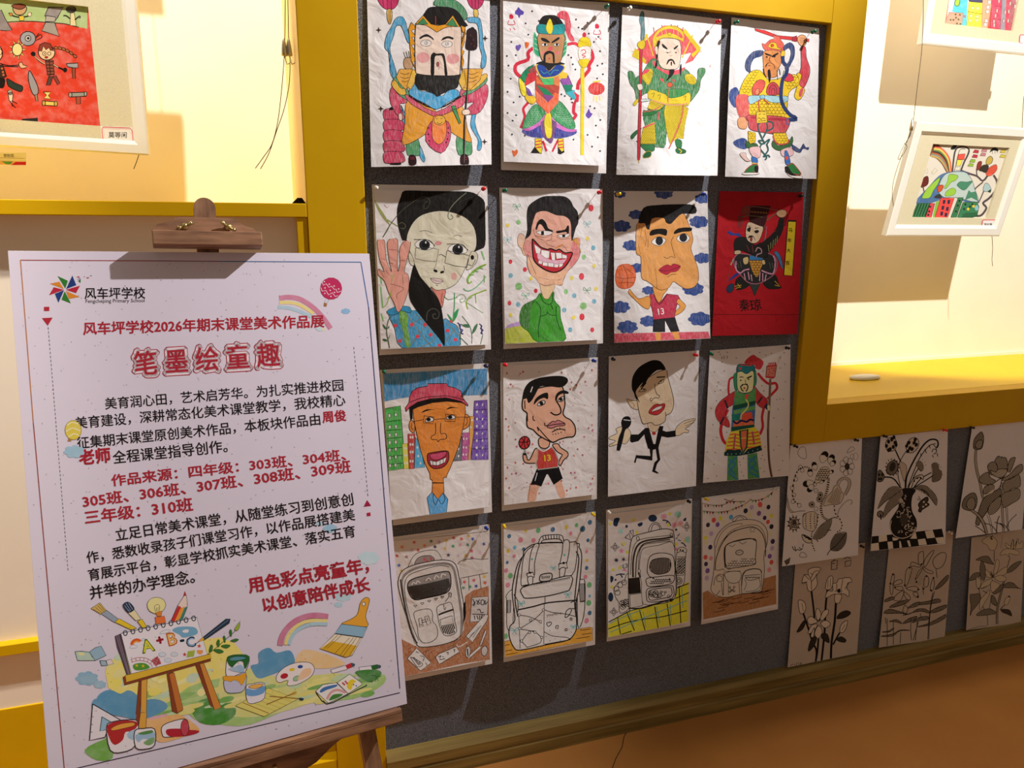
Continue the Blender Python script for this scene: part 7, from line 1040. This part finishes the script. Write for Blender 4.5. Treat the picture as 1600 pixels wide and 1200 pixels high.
for u0, u1 in ((.045, -.02), (.522, .575)):                    # front legs run down to the floor
    dn = (.0-pf(0, -.02).z)/(-pv.z)  # distance along the board plane to reach z=0
    L_ = dn-.02
    a0, a1 = (u0, -.018), (u1, -.02-L_)
    obj('leg', prism([(a0[0]-.016, .88 if False else -.017), (a0[0]+.016, -.017), (a1[0]+.016, a1[1]), (a1[0]-.016, a1[1])], pf, -.060, -.0345), M['wood_v'], t)
    obj('upright', prism([(a0[0]-.016, -.017), (a0[0]+.016, -.017), (uc+.02+(.0 if u0 > .3 else -.025), .90), (uc-.012+(.0 if u0 > .3 else -.015), .90)], pf, -.0342, -.0122-.012), M['wood_v'], t) if 0 else None
bm = bmesh.new(); tube(bm, [pf(uc, .93, -.045), Vector((pf(uc, .93).x-.05, 1.60, .012))], .012, 8); obj('rear_leg', bm, M['wood_v'], t)
# ================================================ framed pictures hanging in the niches
def frame(lab, BL, wd, ht, roll, tilt, art, image, card=None, cardtxt='', mw=.030, bevel=.0):
    u = Vector((math.cos(roll), 0, math.sin(roll))); v0 = Vector((-math.sin(roll)*.0, -math.sin(tilt), math.cos(tilt))); v = (v0-u*v0.dot(u)).normalized(); n = u.cross(v)
    if n.y > 0: n = -n
    f = lambda a_, b_, c_=0: BL+u*a_+v*b_+n*c_
    t = thing('picture_frame', lab, 'picture frame', f(wd/2, 0), 'framed pupils pictures hung on wires')
    def place(px, py, lift=0, off=-.012):
        d = ray(px, py); o = f(0, 0, off+lift)-Vector((0, 0, H)); p = d*(o.dot(n)/d.dot(n)); return Vector((p.x, p.y, p.z+H))
    out = [(0, 0), (wd, 0), (wd, ht), (0, ht)]; inn = [(mw, mw), (wd-mw, mw), (wd-mw, ht-mw), (mw, ht-mw)]
    for i in range(4):                                        # four mitred mouldings with a bevelled inner slope
        j = (i+1) % 4; bm = bmesh.new(); P = []
        cx, cy = wd/2, ht/2
        for (ax, ay), (bx, by) in ((out[i], inn[i]), (out[j], inn[j])):
            prof = ((0, -.022), (0, -.002), (.12, 0), (.72, 0), (1, -.008), (1, -.022)); P.append([bm.verts.new(f(ax+(bx-ax)*s, ay+(by-ay)*s, c)) for s, c in prof])
        m_ = len(P[0])
        for k in range(m_): bm.faces.new((P[0][k], P[0][(k+1) % m_], P[1][(k+1) % m_], P[1][k]))
        bm.faces.new(P[0]); bm.faces.new(P[1][::-1]); obj('moulding', bm, M['white'], t)
    def fb(a_, b_):
        bm = bmesh.new(); box(bm, a_, b_)
        for q in bm.verts: q.co = f(*q.co)
        return bm
    obj('backing', fb((.002, .002, -.024), (wd-.002, ht-.002, -.0222)), M['white'], t)
    # mat board with its window: image corners given in picture coordinates
    I = image; mo = [(mw-.002, mw-.002), (wd-mw+.002, mw-.002), (wd-mw+.002, ht-mw+.002), (mw-.002, ht-mw+.002)]; bm = bmesh.new()
    A_ = [bm.verts.new(f(x, y, -.0095)) for x, y in mo]; B_ = [bm.verts.new(f(x, y, -.0095)) for x, y in I]; C_ = [bm.verts.new(f(x, y, -.0165)) for x, y in I]; D_ = [bm.verts.new(f(x, y, -.0165)) for x, y in mo]
    for k in range(4):
        j = (k+1) % 4
        for X, Y in ((A_, B_), (B_, C_), (C_, D_), (D_, A_)): bm.faces.new((X[k], X[j], Y[j], Y[k]))
    obj('mat_board', bm, M['mat'], t)
    s_ = obj('picture_sheet', fb((mw, mw, -.0215), (wd-mw, ht-mw, -.0175)), M['paper'], t)
    if art: make_ink_flat('drawn_picture', art, lambda x, y, l: place(x, y, l, -.0175), s_, M['print'], [(f(mw, mw), -u), (f(wd-mw, ht-mw), u), (f(mw, mw), -v), (f(wd-mw, ht-mw), v)])
    if card:
        cc = [place(x, y, 0, -.009) for x, y in card]; bm = bmesh.new(); A_ = [bm.verts.new(c) for c in cc]; B_ = [bm.verts.new(c+n*.0008) for c in cc]
        bm.faces.new(A_); bm.faces.new(B_[::-1])
        for k in range(4): bm.faces.new((A_[k], A_[(k+1) % 4], B_[(k+1) % 4], B_[k]))
        co = obj('name_card', bm, M['paper_flat'], t); ca = Art(0, 0, 1); q = card
        lerp = lambda a_, b_, s: (a_[0]+(b_[0]-a_[0])*s, a_[1]+(b_[1]-a_[1])*s)
        g = lambda x, y: lerp(lerp(q[0], q[1], x), lerp(q[3], q[2], x), y)
        ca.L([g(.08, .05), g(.92, .05), g(.97, .2), g(.97, .8), g(.92, .95), g(.08, .95), g(.03, .8), g(.03, .2), g(.08, .05)], 1.1, 'd83a44', 0); ca.L([g(.08, .14), g(.9, .14), g(.9, .86), g(.08, .86), g(.08, .14)], .3, 'd87078', 0)
        if cardtxt: p0, p1 = g(.2, .68), g(.78, .66); ca.T(cardtxt, *p0, *p1, K, .004)
        make_ink_flat('card_print', ca, lambda x, y, l: place(x, y, l, -.0082), co, M['print'])
    return f, n
def onf(BL, roll, tilt, px, py, off=-.012):                    # pixel -> frame coordinates
    u = Vector((math.cos(roll), 0, math.sin(roll))); v0 = Vector((0, -math.sin(tilt), math.cos(tilt))); v = (v0-u*v0.dot(u)).normalized(); n = u.cross(v)
    if n.y > 0: n = -n
    d = ray(px, py); o = BL+n*off-Vector((0, 0, H)); p = d*(o.dot(n)/d.dot(n))+Vector((0, 0, H))-BL; return p.dot(u), p.dot(v)
# left niche
roll1, tilt1 = -.030, .10; BR1 = U(233, 243, 1.89); W1, H1 = .50, .47; BL1 = BR1-Vector((math.cos(roll1), 0, math.sin(roll1)))*W1
x1, yb = onf(BL1, roll1, tilt1, 160, 197, -.0095); x2, yt = onf(BL1, roll1, tilt1, 134, 10, -.0095); xr = (x1+x2)/2
frame('white framed crayon picture of figures and tools on a red ground, in the left niche', BL1, W1, H1, roll1, tilt1, art_f1, [(W1-xr, yb), (xr, yb), (xr, yt), (W1-xr, yt)], [(157, 197), (207, 199), (210, 223.5), (160, 222)], '莫等闲')
# right niche, lower picture
BL2 = U(1385, 369, 1.89); BR2 = U(1562, 370, 1.89); W2 = BR2.x-BL2.x; H2 = .352; tilt2 = math.asin(.071/.352)
c2 = [onf(BL2, 0, tilt2, x, y, -.0095) for x, y in ((1424, 340), (1542, 341), (1578, 231), (1459, 225))]
xl = (c2[0][0]+c2[3][0])/2; xr = (c2[1][0]+c2[2][0])/2; yb = (c2[0][1]+c2[1][1])/2; yt = (c2[2][1]+c2[3][1])/2
frame('white framed drawing of a half globe under a rainbow with towers, in the right niche', BL2, W2, H2, 0, tilt2, art_f2, [(xl, yb), (xr, yb), (xr, yt), (xl, yt)], [(1535, 342.5), (1556.5, 342.5), (1554, 357.5), (1532.5, 357)], '李如意', mw=.036)
# right niche, upper picture, cut by the photograph's corner
BL3 = U(1441, 68, 1.95); tilt3 = .06; W3, H3 = .47, .38
c3 = [onf(BL3, 0, tilt3, x, y, -.0095) for x, y in ((1476, 37), (1595, 49.5))]; yb = sum(c[1] for c in c3)/2
frame('white framed drawing of a crowded coloured town, top right corner', BL3, W3, H3, 0, tilt3, art_f3, [(c3[0][0], yb), (W3-c3[0][0], yb), (W3-c3[0][0], H3-.07), (c3[0][0], H3-.07)], [(1593, 53), (1616, 55), (1613, 69), (1592, 68)], '', mw=.034)
# upper left picture above the photograph's edge: only its shadow is seen
frame('white framed empty picture hung highest in the left niche', Vector((-.765, 1.87, H+.82)), .48, .36, 0, .08, None, [(.08, .08), (.40, .08), (.40, .28), (.08, .28)])
# ================================================ hanging wires and grippers
def wire(lab, paths, grips, yy):
    t = thing('hanging_wire', lab, 'wire', U(*paths[0][-1], yy), 'hanging wires in the niches')
    top = U(*paths[0][0], yy)
    if paths[0][0][1] < 0: bm = bmesh.new(); tube(bm, [top, Vector((top.x, top.y, 2.949))], .0009, 6); obj('cable', bm, M['wire'], t, True)
    for p in paths:
        bm = bmesh.new(); q = crom([tuple(U(x, y, yy)) for x, y in p], False, 4); tube(bm, q, .0009, 6); obj('cable', bm, M['wire'], t, True)
    for x, y in grips:
        c = U(x, y, yy); bm = bmesh.new(); tube(bm, [c+Vector((0, 0, z)) for z in (.020, .014, -.004, -.016, -.018)], [.0018, .004, .0062, .0072, .003], 10); g = obj('gripper', bm, M['metal'], t, True)
        bm = bmesh.new(); tube(bm, [c+Vector((0, -.001, -.016)), c+Vector((.002, -.004, -.028)), c+Vector((.004, -.010, -.036)), c+Vector((.010, -.012, -.034)), c+Vector((.013, -.010, -.026))], .0012, 6); obj('hook', bm, M['metal'], g, True)
wire('pair of dark hanging wires with nickel grippers beside the yellow column', [[(446, -20), (445, 60), (444, 90), (440, 140), (434, 190), (425, 225), (412, 245), (399, 263)], [(449.5, -20), (451, 60), (453, 90), (452, 130), (444, 170), (432, 205), (420, 240), (407, 264)]], [(444, 75), (451.5, 75)], 1.80)
wire('thin wire behind the right edge of the red-ground frame', [[(196, -30), (206, 40), (217, 105), (224, 170), (224, 215), (216, 245), (209, 264)]], [], 1.935)
wire('wire and gripper at the upper left of the globe frame with a looped tail', [[(1443, -10), (1441, 68), (1434, 130), (1427, 190)], [(1424, 204), (1421, 214), (1412, 228), (1403, 248), (1408, 246), (1417, 230), (1413, 224)], [(1424, 204), (1410, 240), (1398, 275), (1394, 300), (1396, 322)]], [(1425, 195)], 1.84)
wire('thin wire at the right of the globe frame', [[(1600, 150), (1598, 175), (1597, 200)]], [], 1.9)
wire('thin wire tail under the globe frame', [[(1549, 360), (1551, 385), (1550, 405), (1551, 416)]], [], 1.93)
# added white oval in place of a spotlight reflection on the right ledge
c = U(1351, 592, 2.0); d = ray(1351, 592); s = (ZR-H)/d.z; c = Vector((d.x*s, d.y*s, ZR)); bm = bmesh.new(); rg_ = []
for r_, z in ((.9, 0), (1, .004), (.96, .010), (.7, .013)): rg_.append([bm.verts.new(c+Vector((.062*r_*math.cos(k*PI/12), .030*r_*math.sin(k*PI/12), z))) for k in range(24)])
for A_, B_ in zip(rg_, rg_[1:]):
    for k in range(24): bm.faces.new((A_[k], A_[(k+1) % 24], B_[(k+1) % 24], B_[k]))
bm.faces.new(rg_[0]); bm.faces.new(rg_[-1]); tag(obj('reflection_disc', bm, M['white'], None, True), 'flat white oval disc standing for a spotlight reflection on the right niche ledge', 'disc')
# small caption card with coloured foot, on the wall under the left frame
ca = Art(0, 0, 40/9); ca.P('e8b48c', '-60 1114 180 1122 180 1146 -60 1142', 0); ca.P('58a060', '10 1120 90 1122 70 1142 40 1140', 0); ca.P('c82848', '76 1146 110 1124 180 1124 180 1146', 0); ca.L('-20 1096 172 1100', 2, 'b06040', 0); ca.T('黎和奕', 24, 1090, 98, 1090, K, .0)
cc = [U(x*9/40, y*9/40, 1.93) for x, y in ((-60, 1060), (182, 1062), (184, 1146), (-60, 1142))]; bm = bmesh.new(); A_ = [bm.verts.new(c) for c in cc]; B_ = [bm.verts.new(c+Vector((0, -.001, 0))) for c in cc]; bm.faces.new(A_); bm.faces.new(B_[::-1])
for k in range(4): bm.faces.new((A_[k], A_[(k+1) % 4], B_[(k+1) % 4], B_[k]))
co = tag(obj('caption_card', bm, M['yellow_card'] if 'yellow_card' in M else M['paper_flat']), 'small caption card with green and red foot under the red-ground frame', 'card')
make_ink_flat('card_print', ca, lambda x, y, l: U(x, y, 1.9288-l), co, M['print'])
